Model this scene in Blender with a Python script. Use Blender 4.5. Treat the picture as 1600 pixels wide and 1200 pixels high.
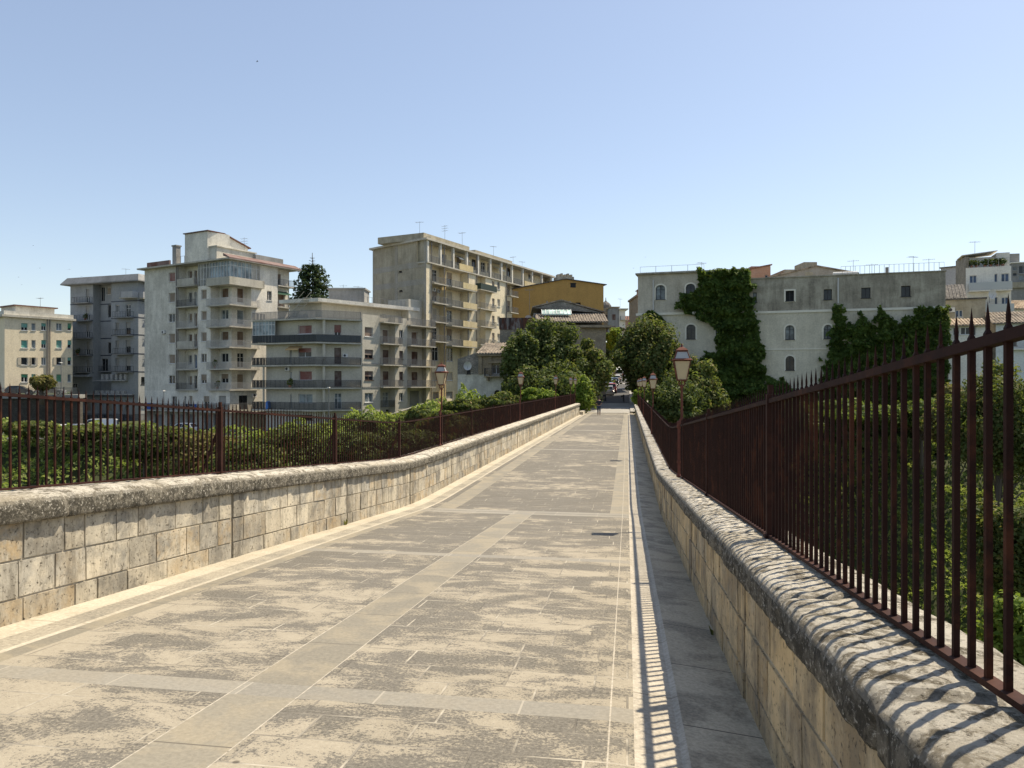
import bpy, math, random
import numpy as np
from mathutils import Vector, Matrix, noise
random.seed(7); RNG = np.random.default_rng(7)
R = math.radians
for o in list(bpy.data.objects): bpy.data.objects.remove(o)
SC = bpy.context.scene
COL = SC.collection
# ------------------------------------------------ camera
FPX = 1180.0                        # focal length in pixels of a 1600 px wide picture
cam_d = bpy.data.cameras.new('camera'); cam = bpy.data.objects.new('camera', cam_d); COL.objects.link(cam)
cam.location = (0, 0, 0); cam.rotation_euler = (R(90), 0, 0)
cam_d.sensor_width = 36; cam_d.lens = 36*FPX/1600; cam_d.clip_start = 0.05; cam_d.clip_end = 5000
SC.camera = cam
# ------------------------------------------------ light
SUN_AZ, SUN_EL = 55.0, 57.0          # degrees to the right of straight ahead, and above the horizon
world = bpy.data.worlds.new('World'); SC.world = world; world.use_nodes = True
wn, wl = world.node_tree.nodes, world.node_tree.links
sky = wn.new('ShaderNodeTexSky'); sky.sky_type = 'NISHITA'; sky.sun_disc = False
sky.sun_elevation = R(SUN_EL); sky.sun_rotation = R(SUN_AZ)
sky.altitude = 300; sky.air_density = 1.0; sky.dust_density = .8; sky.ozone_density = 1.2
wn['Background'].inputs['Strength'].default_value = 0.138
hz = wn.new('ShaderNodeMix'); hz.data_type = 'RGBA'; hz.inputs[0].default_value = .26       # a thin even haze over the clear sky
hz.inputs[7].default_value = (2.3, 3.0, 4.9, 1); wl.new(sky.outputs[0], hz.inputs[6]); wl.new(hz.outputs[2], wn['Background'].inputs['Color'])
sd = bpy.data.lights.new('sun', 'SUN'); sd.energy = 5.0; sd.angle = R(0.53); sd.color = (1.0, 0.945, 0.85)
sun = bpy.data.objects.new('sun', sd); COL.objects.link(sun); sun.location = (40, 30, 60)
sun.rotation_euler = (R(90-SUN_EL), 0, R(180-SUN_AZ))
SC.view_settings.view_transform = 'Standard'; SC.view_settings.look = 'None'
SC.view_settings.exposure = 0.48; SC.view_settings.gamma = 1.0
SC.view_settings.use_white_balance = True; SC.view_settings.white_balance_temperature = 7500
SC.cycles.max_bounces = 6; SC.cycles.diffuse_bounces = 3; SC.cycles.transparent_max_bounces = 6
SC.cycles.sample_clamp_indirect = 6

# ------------------------------------------------ helpers: materials
MATS = {}
def new_mat(name):
    m = bpy.data.materials.new(name); m.use_nodes = True; MATS[name] = m
    nt = m.node_tree; return m, nt.nodes, nt.links, nt.nodes['Principled BSDF']
def N(ns, t, **kw):
    n = ns.new(t)
    for k, v in kw.items():
        if k in n.inputs: n.inputs[k].default_value = v
        else: setattr(n, k, v)
    return n
def ramp(ns, ls, src, p0, p1, c0=(0,0,0,1), c1=(1,1,1,1)):
    if p0 > p1: p0, p1, c0, c1 = p1, p0, c1, c0
    r = ns.new('ShaderNodeValToRGB'); r.color_ramp.elements[0].position = p0; r.color_ramp.elements[1].position = p1
    r.color_ramp.elements[0].color = c0; r.color_ramp.elements[1].color = c1
    ls.new(src, r.inputs[0]); return r.outputs[0]
def mix(ns, ls, fac, a, b, mode='MIX'):
    m = ns.new('ShaderNodeMix'); m.data_type = 'RGBA'; m.blend_type = mode
    for sock, v in ((0, fac), (6, a), (7, b)):
        if isinstance(v, (int, float)): m.inputs[sock].default_value = v
        elif isinstance(v, tuple): m.inputs[sock].default_value = v if len(v) == 4 else v+(1,)
        else: ls.new(v, m.inputs[sock])
    return m.outputs[2]
def coords(ns, ls, scale=(1,1,1), kind='Object'):
    tc = ns.new('ShaderNodeTexCoord'); mp = ns.new('ShaderNodeMapping'); mp.inputs['Scale'].default_value = scale
    ls.new(tc.outputs[kind], mp.inputs[0]); return mp.outputs[0]
def noisef(ns, ls, vec, scale, detail=6, rough=.6, dist=0):
    n = N(ns, 'ShaderNodeTexNoise'); n.inputs['Scale'].default_value = scale; n.inputs['Detail'].default_value = detail
    n.inputs['Roughness'].default_value = rough; n.inputs['Distortion'].default_value = dist
    ls.new(vec, n.inputs['Vector']); return n.outputs['Fac']
def bump(ns, ls, bs, h, strength=.3, dist=.05):
    b = ns.new('ShaderNodeBump'); b.inputs['Strength'].default_value = strength; b.inputs['Distance'].default_value = dist
    ls.new(h, b.inputs['Height']); ls.new(b.outputs[0], bs.inputs['Normal'])
def c4(c): return (c[0], c[1], c[2], 1)
def mul(c, k): return (c[0]*k, c[1]*k, c[2]*k)

def plain(name, col, rough=.6, metal=0, var=.12, scale=6):
    m, ns, ls, bs = new_mat(name)
    v = coords(ns, ls); f = noisef(ns, ls, v, scale, 5)
    ls.new(mix(ns, ls, f, c4(mul(col, 1-var)), c4(mul(col, 1+var))), bs.inputs['Base Color'])
    bs.inputs['Roughness'].default_value = rough; bs.inputs['Metallic'].default_value = metal
    return m
def stucco(name, col, stain=(.1,.1,.09), amt=.5, patch=(.5,.5,.5), pamt=.3, streak=.5, bands=None):
    """weathered plaster: broad patches of another tone, vertical run-off streaks, fine grain"""
    m, ns, ls, bs = new_mat(name)
    v = coords(ns, ls); vs = coords(ns, ls, (1.1, 1.1, .13))
    p = ramp(ns, ls, noisef(ns, ls, v, .22, 8, .65), .44, .56)
    c = mix(ns, ls, mix(ns, ls, pamt, (0,0,0), p), c4(col), c4(patch))
    st = ramp(ns, ls, noisef(ns, ls, vs, 1.3, 8, .7), .47, .60)
    st2 = ramp(ns, ls, noisef(ns, ls, v, .5, 6, .6), .44, .60)
    k = mix(ns, ls, streak, st2, st)
    c = mix(ns, ls, mix(ns, ls, amt, (0,0,0), k), c, c4(stain))
    g = noisef(ns, ls, v, 5, 8, .7)
    c = mix(ns, ls, .3, c, mix(ns, ls, ramp(ns, ls, g, .35, .65), c4(mul(col, .5)), c4(mul(col, 1.25))))
    ls.new(c, bs.inputs['Base Color']); bs.inputs['Roughness'].default_value = .92
    bs.inputs['Specular IOR Level'].default_value = .2
    bump(ns, ls, bs, g, .25, .03)
    return m
def rubble(name, col, col2, mortar, scale=2.2):
    m, ns, ls, bs = new_mat(name)
    v = coords(ns, ls, (1,1,1.7))
    vo = ns.new('ShaderNodeTexVoronoi'); vo.inputs['Scale'].default_value = scale; ls.new(v, vo.inputs['Vector'])
    ve = ns.new('ShaderNodeTexVoronoi'); ve.feature = 'DISTANCE_TO_EDGE'; ve.inputs['Scale'].default_value = scale; ls.new(v, ve.inputs['Vector'])
    bw = ns.new('ShaderNodeRGBToBW'); ls.new(vo.outputs['Color'], bw.inputs[0])
    c = mix(ns, ls, bw.outputs[0], c4(col), c4(col2))
    e = ramp(ns, ls, ve.outputs['Distance'], .02, .09)
    c = mix(ns, ls, e, c4(mortar), c)
    n2 = noisef(ns, ls, v, .6, 8, .7)
    c = mix(ns, ls, ramp(ns, ls, n2, .4, .7), c, c4(mul(col, .55)))
    ls.new(c, bs.inputs['Base Color']); bs.inputs['Roughness'].default_value = .95
    bump(ns, ls, bs, e, .5, .05)
    return m

# ------------------------------------------------ helpers: meshes
ORG = {}
def org(o):
    return ORG.get(o.name, Vector((0,0,0)))
class MB:
    def __init__(s): s.v = []; s.f = []; s.m = []; s.t = []; s.cur = 0; s.tint = None
    def add(s, pts, faces, tint=None):
        b = len(s.v); s.v += [tuple(p) for p in pts]
        for f in faces:
            s.f.append(tuple(b+i for i in f)); s.m.append(s.cur); s.t.append(s.tint if tint is None else tint)
    def quad(s, a, b, c, d, tint=None): s.add([a,b,c,d], [(0,1,2,3)], tint)
    def hexa(s, p, tint=None):      # p: 4 bottom, 4 top, both counter-clockwise from above
        s.add(p, [(3,2,1,0),(4,5,6,7),(0,1,5,4),(1,2,6,5),(2,3,7,6),(3,0,4,7)], tint)
    def box(s, x0, y0, z0, x1, y1, z1, M=None, tint=None):
        p = [Vector(q) for q in ((x0,y0,z0),(x1,y0,z0),(x1,y1,z0),(x0,y1,z0),(x0,y0,z1),(x1,y0,z1),(x1,y1,z1),(x0,y1,z1))]
        if M is not None: p = [M @ q for q in p]
        s.hexa(p, tint)
    def fbox(s, F, u0, u1, z0, z1, n0, n1, tint=None):    # box in a facade's frame; n is outwards
        p = [F.pt(u,n,z) for z in (z0,z1) for u,n in ((u0,n1),(u1,n1),(u1,n0),(u0,n0))]
        s.hexa(p, tint)
    def tube(s, p0, p1, r0, r1=None, n=8, caps=True):
        r1 = r0 if r1 is None else r1
        p0, p1 = Vector(p0), Vector(p1); d = (p1-p0)
        if d.length < 1e-6: return
        d.normalize(); a = d.orthogonal().normalized(); b = d.cross(a)
        pts = [p + (a*math.cos(2*math.pi*i/n) + b*math.sin(2*math.pi*i/n))*r for p, r in ((p0,r0),(p1,r1)) for i in range(n)]
        fs = [(i,(i+1)%n,n+(i+1)%n,n+i) for i in range(n)]
        if caps: fs += [tuple(range(n))[::-1], tuple(range(n,2*n))]
        s.add(pts, fs)
    def path(s, pts, r, n=6):
        for a, b in zip(pts[:-1], pts[1:]): s.tube(a, b, r, r, n)
    def ring(s, c, rx, ry, z, n): return [(c[0]+rx*math.cos(2*math.pi*i/n), c[1]+ry*math.sin(2*math.pi*i/n), z) for i in range(n)]
    def lathe(s, c, prof, n=16):
        pts = []
        for r, z in prof: pts += s.ring(c, r, r, c[2]+z, n)
        fs = [(k*n+i, k*n+(i+1)%n, (k+1)*n+(i+1)%n, (k+1)*n+i) for k in range(len(prof)-1) for i in range(n)]
        fs += [tuple(range(n))[::-1], tuple((len(prof)-1)*n+i for i in range(n))]
        s.add(pts, fs)
    def sqlathe(s, c, prof):       # square section version: (halfwidth, z)
        pts = []
        for r, z in prof: pts += [(c[0]+sx*r, c[1]+sy*r, c[2]+z) for sx, sy in ((-1,-1),(1,-1),(1,1),(-1,1))]
        fs = [(k*4+i, k*4+(i+1)%4, (k+1)*4+(i+1)%4, (k+1)*4+i) for k in range(len(prof)-1) for i in range(4)]
        fs += [(3,2,1,0), tuple((len(prof)-1)*4+i for i in range(4))]
        s.add(pts, fs)
    def prism(s, poly, z0, z1, z1b=None):   # poly counter-clockwise; tops may be per-vertex
        n = len(poly)
        tz = z1 if isinstance(z1, (list, tuple)) else [z1]*n
        bz = z0 if isinstance(z0, (list, tuple)) else [z0]*n
        pts = [(p[0],p[1],bz[i]) for i, p in enumerate(poly)] + [(p[0],p[1],tz[i]) for i, p in enumerate(poly)]
        s.add(pts, [tuple(range(n))[::-1], tuple(range(n,2*n))] + [(i,(i+1)%n,n+(i+1)%n,n+i) for i in range(n)])
    def build(s, name, mat, parent=None, smooth=False, at=None, rot=None, uv=None):
        if not s.v: return None
        me = bpy.data.meshes.new(name)
        o0 = org(parent) if (parent and at is None) else Vector((0,0,0))
        me.from_pydata([(x-o0.x, y-o0.y, z-o0.z) for x,y,z in s.v] if o0.length > 0 else s.v, [], s.f)
        ms = mat if isinstance(mat, (list, tuple)) else [mat]
        for m in ms: me.materials.append(MATS[m] if isinstance(m, str) else m)
        if len(ms) > 1: me.polygons.foreach_set('material_index', s.m)
        if any(t is not None for t in s.t):
            ca = me.color_attributes.new('tint', 'FLOAT_COLOR', 'CORNER'); a = []
            for f, t in zip(s.f, s.t):
                t = t if isinstance(t, (tuple, list)) else ((t or 0),)*3
                a += [t[0], t[1], t[2], 1.0]*len(f)
            ca.data.foreach_set('color', a)
        if uv:
            ul = me.uv_layers.new(name='UVMap'); ul.data.foreach_set('uv', uv)
        if smooth: me.polygons.foreach_set('use_smooth', [True]*len(me.polygons))
        me.validate(); me.update()
        o = bpy.data.objects.new(name, me); COL.objects.link(o)
        if parent: o.parent = parent; ORG[o.name] = org(parent) if at is None else Vector((0,0,0))
        if at is not None: o.location = at
        if rot is not None: o.rotation_euler = rot
        return o
def tag(o, label=None, cat=None, group=None, kind=None):
    if label: o['label'] = label
    if cat: o['category'] = cat
    if group: o['group'] = group
    if kind: o['kind'] = kind
    return o
def thing(name, label, cat, loc=(0,0,0), rz=0, group=None, world_org=True):
    o = bpy.data.objects.new(name, None); COL.objects.link(o); o.location = loc; o.rotation_euler = (0,0,rz)
    o.empty_display_size = .3
    ORG[o.name] = Vector(loc) if world_org else Vector((0,0,0))
    return tag(o, label, cat, group)
def copy_tree(o, parent=None):
    c = o.copy(); COL.objects.link(c); c.parent = parent
    for ch in list(o.children): copy_tree(ch, c)
    return c
def dup(root, loc, rz=0, label=None, group=None, scale=None):
    c = copy_tree(root); c.location = loc; c.rotation_euler = (0,0,rz)
    if scale: c.scale = scale
    if label: c['label'] = label
    if group: c['group'] = group
    return c
def at(px, py, Y): return Vector(((px-800)/FPX*Y, Y, (600-py)/FPX*Y))   # a point seen at a pixel, Y metres ahead
def lerp(a, b, t): return a+(b-a)*t
def interp(x, xs, ys):
    if x <= xs[0]: return ys[0]
    for i in range(len(xs)-1):
        if x <= xs[i+1]: return lerp(ys[i], ys[i+1], (x-xs[i])/(xs[i+1]-xs[i]))
    return ys[-1]
def sstep(a, b, x):
    t = min(1, max(0, (x-a)/(b-a))); return t*t*(3-2*t)

# ------------------------------------------------ the bridge's own frame: s metres along, c metres across (right +)
TH = math.atan(.1525); ST, CT = math.sin(TH), math.cos(TH)
def fall(s):                       # how far the deck has dropped at s
    k = .0737
    if s < 17.2: return k*s
    if s < 20.4: t = (s-17.2)/3.2; return k*17.2 + k*3.2*(t - t*t/2)
    base = k*17.2 + k*1.6
    if s < 82: return base
    if s < 92: t = (s-82); return base - .0022*t*t
    return base - .22 - .047*(s-92)
def PB(s, c):
    c = c + .0125*max(0, min(s, 80)-20)*min(1, max(0, -c/5.5))
    return s*ST + c*CT, s*CT - c*ST
def W(s, c, d): x, y = PB(s, c); return Vector((x, y, -d-fall(s)))
def deck_d(c): return interp(c, [-5.5,-.1,.04,.30,.34,.85], [1.70,1.725,1.735,1.765,1.745,1.80])
JOINTS = [5.45+4.35*k for k in range(-2, 17)]     # panel joints of both parapets
# ================================================ BRIDGE MATERIALS
def mat_rough_paving():
    m, ns, ls, bs = new_mat('rough_paving')
    tc = ns.new('ShaderNodeTexCoord'); uv = tc.outputs['UV']
    br = ns.new('ShaderNodeTexBrick'); ls.new(uv, br.inputs['Vector'])
    br.inputs['Scale'].default_value = 1; br.inputs['Brick Width'].default_value = .62; br.inputs['Row Height'].default_value = .37
    br.inputs['Mortar Size'].default_value = .009; br.inputs['Mortar Smooth'].default_value = .3
    br.inputs['Color1'].default_value = (0,0,0,1); br.inputs['Color2'].default_value = (1,1,1,1); br.inputs['Mortar'].default_value = (.5,.5,.5,1)
    br.offset = .37; br.squash = 1.35; br.squash_frequency = 3
    wob = ns.new('ShaderNodeMapping'); wob.inputs['Scale'].default_value = (.62, 1.0, 1); ls.new(uv, wob.inputs[0])
    n1 = noisef(ns, ls, wob.outputs[0], 1.9, 12, .76, .5)
    n2 = noisef(ns, ls, uv, .16, 3, .5)
    n3 = noisef(ns, ls, uv, 42, 4, .8)
    n4 = noisef(ns, ls, uv, 9, 6, .75)
    def mth(op, a, b):
        x = ns.new('ShaderNodeMath'); x.operation = op
        for i, v in enumerate((a, b)):
            if isinstance(v, (int, float)): x.inputs[i].default_value = v
            else: ls.new(v, x.inputs[i])
        return x.outputs[0]
    bw = ns.new('ShaderNodeRGBToBW'); ls.new(br.outputs['Color'], bw.inputs[0])
    sep = ns.new('ShaderNodeSeparateXYZ'); ls.new(uv, sep.inputs[0])
    k = mth('ADD', n1, mth('MULTIPLY', mth('SUBTRACT', n2, .5), .55))
    k = mth('ADD', k, mth('MULTIPLY', mth('SUBTRACT', bw.outputs[0], .5), .06))
    k = mth('ADD', k, mth('MULTIPLY', mth('SUBTRACT', n3, .5), .55))
    near = ns.new('ShaderNodeMapRange'); ls.new(sep.outputs[1], near.inputs[0])
    for i, v in ((1, 4.0), (2, 17.0), (3, .045), (4, -.05)): near.inputs[i].default_value = v
    k = mth('ADD', k, near.outputs[0])
    dust = ramp(ns, ls, k, .49, .545)
    rock = mix(ns, ls, ramp(ns, ls, n3, .34, .66), (.036,.031,.023), (.235,.215,.175))
    rock = mix(ns, ls, .35, rock, mix(ns, ls, n4, (.08,.075,.065), (.22,.205,.17)))
    rock = mix(ns, ls, mth('MULTIPLY', bw.outputs[0], .25), rock, (.19,.175,.15))
    dusty = mix(ns, ls, n4, (.25,.22,.165), (.43,.385,.30))
    dusty = mix(ns, ls, mth('MULTIPLY', ramp(ns, ls, n3, .38, .62), .45), dusty, (.165,.14,.10))
    dusty = mix(ns, ls, mth('MULTIPLY', bw.outputs[0], .22), dusty, (.45,.40,.31))
    c = mix(ns, ls, dust, rock, dusty)
    mo = mth('MULTIPLY', br.outputs['Fac'], ramp(ns, ls, noisef(ns, ls, uv, 1.7, 4), .42, .56))
    c = mix(ns, ls, mo, c, (.44,.40,.32))
    mo2 = mth('MULTIPLY', br.outputs['Fac'], ramp(ns, ls, noisef(ns, ls, uv, 2.3, 4), .46, .6, (1,1,1,1), (0,0,0,1)))
    c = mix(ns, ls, mth('MULTIPLY', mo2, .6), c, (.10,.09,.075))
    vo = ns.new('ShaderNodeTexVoronoi'); vo.inputs['Scale'].default_value = 2.1; vo.inputs['Randomness'].default_value = 1; ls.new(uv, vo.inputs['Vector'])
    spot = ramp(ns, ls, vo.outputs['Distance'], .035, .055, (1,1,1,1), (0,0,0,1))
    c = mix(ns, ls, mth('MULTIPLY', spot, .7), c, (.045,.038,.03))
    ls.new(c, bs.inputs['Base Color']); bs.inputs['Roughness'].default_value = .88; bs.inputs['Specular IOR Level'].default_value = .3
    h = mth('ADD', mth('MULTIPLY', n3, .8), mth('MULTIPLY', n4, .6)); h = mth('SUBTRACT', h, mth('MULTIPLY', br.outputs['Fac'], .8))
    bump(ns, ls, bs, h, .55, .012)
def mat_slab(name, ca, cb, length, joint, warm, axis=1, rowh=50, grain=.3, stain=.4):
    """smooth stone slabs laid end to end, joints every `length` metres along u (axis 0) or v (axis 1)"""
    m, ns, ls, bs = new_mat(name)
    tc = ns.new('ShaderNodeTexCoord'); mp = ns.new('ShaderNodeMapping'); ls.new(tc.outputs['UV'], mp.inputs[0])
    if axis == 1: mp.inputs['Rotation'].default_value = (0,0,R(90))
    mp.inputs['Location'].default_value = (.2, 25.0, 0)
    br = ns.new('ShaderNodeTexBrick'); ls.new(mp.outputs[0], br.inputs['Vector'])
    br.inputs['Scale'].default_value = 1; br.inputs['Brick Width'].default_value = length; br.inputs['Row Height'].default_value = rowh
    br.inputs['Mortar Size'].default_value = .007; br.inputs['Color1'].default_value = (0,0,0,1); br.inputs['Color2'].default_value = (1,1,1,1); br.inputs['Mortar'].default_value = (.5,.5,.5,1)
    bw = ns.new('ShaderNodeRGBToBW'); ls.new(br.outputs['Color'], bw.inputs[0])
    c = mix(ns, ls, bw.outputs[0], c4(ca), c4(cb))
    uv = tc.outputs['UV']
    n = noisef(ns, ls, uv, 1.6, 8, .65, .4); g = noisef(ns, ls, uv, 30, 5, .75)
    c = mix(ns, ls, mix(ns, ls, stain, (0,0,0), ramp(ns, ls, n, .46, .58)), c, c4(warm))
    c = mix(ns, ls, grain, c, mix(ns, ls, ramp(ns, ls, g, .36, .64), c4(mul(ca, .5)), c4(mul(cb, 1.35))))
    c = mix(ns, ls, br.outputs['Fac'], c, c4(joint))
    ls.new(c, bs.inputs['Base Color']); bs.inputs['Roughness'].default_value = .72; bs.inputs['Specular IOR Level'].default_value = .35
    bump(ns, ls, bs, g, .25, .006)
mat_rough_paving()
mat_slab('band_stone', (.185,.168,.130), (.245,.222,.172), 1.05, (.12,.105,.08), (.31,.265,.185), 1, stain=.75, grain=.28)
mat_slab('cross_band', (.215,.20,.165), (.27,.25,.205), .95, (.34,.31,.25), (.26,.23,.175), 0, stain=.6, grain=.28)
mat_slab('channel_stone', (.38,.34,.27), (.45,.405,.325), 1.45, (.18,.155,.115), (.24,.21,.16), 1, stain=.65, grain=.45)
mat_slab('gutter_stone', (.38,.325,.23), (.49,.425,.31), 1.3, (.08,.065,.045), (.15,.13,.095), 1, stain=1.0, grain=.4)
mat_slab('kerb_stone', (.42,.375,.29), (.49,.44,.345), 1.7, (.22,.185,.13), (.31,.265,.19), 1, stain=.7, grain=.4)
mat_slab('kerb_mottled', (.27,.24,.185), (.38,.34,.26), .9, (.2,.17,.13), (.15,.14,.115), 1, stain=1.0, grain=.5)
def mat_wall(name, warm, cool, dark, orange, amt):
    m, ns, ls, bs = new_mat(name)
    at_ = ns.new('ShaderNodeAttribute'); at_.attribute_name = 'tint'
    sep = ns.new('ShaderNodeSeparateColor'); ls.new(at_.outputs['Color'], sep.inputs[0])
    v = coords(ns, ls); vs = coords(ns, ls, (1.3,1.3,.3))
    c = mix(ns, ls, sep.outputs[0], c4(warm), c4(cool))
    n = noisef(ns, ls, v, 3.0, 10, .72, .3)
    c = mix(ns, ls, ramp(ns, ls, n, .44, .60), c, c4(mul(cool, .62)))
    c = mix(ns, ls, ramp(ns, ls, noisef(ns, ls, v, 1.3, 6, .65), .48, .60), c, c4(mul(warm, 1.08)))
    st = ramp(ns, ls, noisef(ns, ls, vs, 3.2, 8, .7), .49, .60)
    k = ns.new('ShaderNodeMath'); k.operation = 'MULTIPLY'; ls.new(st, k.inputs[0]); k.inputs[1].default_value = amt
    kk = ns.new('ShaderNodeMath'); kk.operation = 'MAXIMUM'; ls.new(k.outputs[0], kk.inputs[0])
    k3 = ns.new('ShaderNodeMath'); k3.operation = 'MULTIPLY'; ls.new(sep.outputs[1], k3.inputs[0])
    ls.new(ramp(ns, ls, noisef(ns, ls, vs, 5, 8, .75), .30, .62), k3.inputs[1]); ls.new(k3.outputs[0], kk.inputs[1])
    c = mix(ns, ls, kk.outputs[0], c, c4(dark))
    oo = ns.new('ShaderNodeMath'); oo.operation = 'MULTIPLY'; ls.new(sep.outputs[2], oo.inputs[0])
    ls.new(ramp(ns, ls, noisef(ns, ls, v, 4.2, 7, .7), .42, .62), oo.inputs[1])
    c = mix(ns, ls, oo.outputs[0], c, c4(orange))
    pit = ramp(ns, ls, noisef(ns, ls, v, 26, 5, .75), .34, .42)
    c = mix(ns, ls, pit, c4(mul(dark, .8)), c)
    ls.new(c, bs.inputs['Base Color']); bs.inputs['Roughness'].default_value = .93; bs.inputs['Specular IOR Level'].default_value = .2
    h = mix(ns, ls, .55, n, noisef(ns, ls, v, 17, 8, .75)); h = mix(ns, ls, .4, h, pit)
    bump(ns, ls, bs, h, .7, .03)
mat_wall('ashlar_left', (.56,.50,.385), (.42,.395,.335), (.12,.105,.08), (.44,.31,.16), .6)
mat_wall('ashlar_right', (.70,.53,.30), (.52,.43,.295), (.13,.11,.085), (.44,.29,.13), .4)
stucco('mortar', (.40,.34,.24), (.16,.13,.09), .6)
def mat_cap():
    m, ns, ls, bs = new_mat('lichen_stone')
    at_ = ns.new('ShaderNodeAttribute'); at_.attribute_name = 'tint'
    v = coords(ns, ls)
    n1 = noisef(ns, ls, v, 7.5, 12, .74, .6); n2 = noisef(ns, ls, v, 34, 8, .78); n3 = noisef(ns, ls, v, .9, 4, .6)
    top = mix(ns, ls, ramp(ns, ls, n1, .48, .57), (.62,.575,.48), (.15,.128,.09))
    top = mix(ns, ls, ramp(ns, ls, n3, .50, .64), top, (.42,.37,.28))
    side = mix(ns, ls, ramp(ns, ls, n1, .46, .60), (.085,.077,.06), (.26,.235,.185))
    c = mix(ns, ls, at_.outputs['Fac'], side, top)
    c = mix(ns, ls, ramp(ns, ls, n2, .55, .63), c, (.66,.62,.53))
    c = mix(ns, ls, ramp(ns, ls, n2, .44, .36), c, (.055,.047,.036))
    ls.new(c, bs.inputs['Base Color']); bs.inputs['Roughness'].default_value = .95; bs.inputs['Specular IOR Level'].default_value = .2
    bump(ns, ls, bs, mix(ns, ls, .6, n1, n2), 1.0, .05)
mat_cap()
def mat_iron(name, col, rust, amt):
    m, ns, ls, bs = new_mat(name)
    v = coords(ns, ls); n = noisef(ns, ls, v, 7, 8, .7)
    c = mix(ns, ls, ramp(ns, ls, n, .45, .62 ), c4(col), c4(mul(col, .7)))
    c = mix(ns, ls, mix(ns, ls, amt, (0,0,0), ramp(ns, ls, noisef(ns, ls, v, 2.3, 9, .75), .52, .66)), c, c4(rust))
    ls.new(c, bs.inputs['Base Color']); bs.inputs['Roughness'].default_value = .7; bs.inputs['Specular IOR Level'].default_value = .12
    bump(ns, ls, bs, n, .2, .004)
mat_iron('fence_iron', (.027,.0100,.0075), (.070,.023,.012), .95)
mat_iron('post_iron', (.042,.0165,.012), (.075,.030,.018), .7)
mat_iron('lamp_iron', (.15,.055,.040), (.20,.085,.06), .5)

# ================================================ DECK
def build_deck():
    cs = [-5.46,-5.12,-4.86,-4.80,-4.62,-4.14,-2.629,-2.62,-2.15,-2.142,-.40,-.110,-.10,.04,.22,.30,.34,.84]
    # extra cuts so that rough paving follows the fall smoothly
    ss = set([round(-8+1.0*k, 3) for k in range(0, 92)])
    for k in range(0, 9): ss.add(17.2+.4*k)
    bands = [(-1.25,-1.0),(4.68,4.93),(10.73,10.98),(17.05,17.42),(17.5,17.86),(35.4,35.8),(50.4,50.9),(69.0,69.5),(77.6,78.2)]
    for a, b in bands: ss.add(a); ss.add(b)
    ss = sorted(x for x in ss if x <= 83)
    names = ['rough_paving','band_stone','cross_band','channel_stone','gutter_stone','kerb_stone','kerb_mottled']
    mb = MB(); uv = []
    for i in range(len(ss)-1):
        s0, s1 = ss[i], ss[i+1]; sm = (s0+s1)/2
        if s1-s0 < 1e-4: continue
        inb = any(a-1e-4 <= s0 and s1 <= b+1e-4 for a, b in bands)
        for j in range(len(cs)-1):
            c0, c1 = cs[j], cs[j+1]; cm = (c0+c1)/2
            far = sm > 17.86
            if cm < -5.12: k = 5
            elif cm < -4.86: k = 6
            elif cm < -4.80: k = 5
            elif cm > .34: k = 4
            elif cm > .04: k = 3
            elif (-2.64 < cm < -2.62 or -2.15 < cm < -2.136) and not far: k = 3
            elif -.112 < cm < -.10: k = 3
            elif inb: k = 2
            elif far: k = 1 if (-4.62 < cm < -4.14 or -.40 < cm < -.10 or -.10 < cm < .04) else 0
            elif cm > -.10: k = 0
            else: k = 1 if (-2.62 < cm < -2.15 or cm < -4.62) else 0
            mb.cur = k
            mb.quad(W(s0,c0,deck_d(c0)), W(s0,c1,deck_d(c1)), W(s1,c1,deck_d(c1)), W(s1,c0,deck_d(c0)))
            uv += [c0,s0, c1,s0, c1,s1, c0,s1]
    o = mb.build('bridge_deck', names, uv=uv); tag(o, kind='structure')
    # the body below the deck, with arches on either side
    mb = MB()
    S = [-30, 0, 17.2, 20.4, 83]
    for a, b in zip(S[:-1], S[1:]):
        q = []
        for dz in (2.6, 1.95):
            q += [W(a,-6.05,dz), W(a,1.30,dz), W(b,1.30,dz), W(b,-6.05,dz)]
        mb.hexa(q)
    for k in range(0, 5):
        s = -4+18*k; w = 2.2
        xs = [PB(s-w,-6.0), PB(s-w,1.25), PB(s+w,1.25), PB(s+w,-6.0)]
        mb.prism(xs, -26, -2.4-fall(s+w))
    for k in range(0, 4):                       # arch rings between the piers
        s0, s1 = -4+18*k+2.2, -4+18*(k+1)-2.2; mid = (s0+s1)/2; rad = (s1-s0)/2
        for i in range(14):
            t0, t1 = math.pi*(1-i/14), math.pi*(1-(i+1)/14)
            a0, a1 = mid+rad*math.cos(t0), mid+rad*math.cos(t1)
            z0, z1 = -10.5+rad*.93*math.sin(t0)*1.0, -10.5+rad*.93*math.sin(t1)*1.0
            pa, pb_, pc, pd = PB(a0,-5.98), PB(a0,1.23), PB(a1,1.23), PB(a1,-5.98)
            ta, tb = -2.5-fall(a0), -2.5-fall(a1)
            mb.hexa([(*pa,min(z0,ta-.1)),(*pb_,min(z0,ta-.1)),(*pc,min(z1,tb-.1)),(*pd,min(z1,tb-.1)),(*pa,ta),(*pb_,ta),(*pc,tb),(*pd,tb)])
    o = mb.build('bridge_body', ['ashlar_left']); tag(o, kind='structure')
build_deck()
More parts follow.
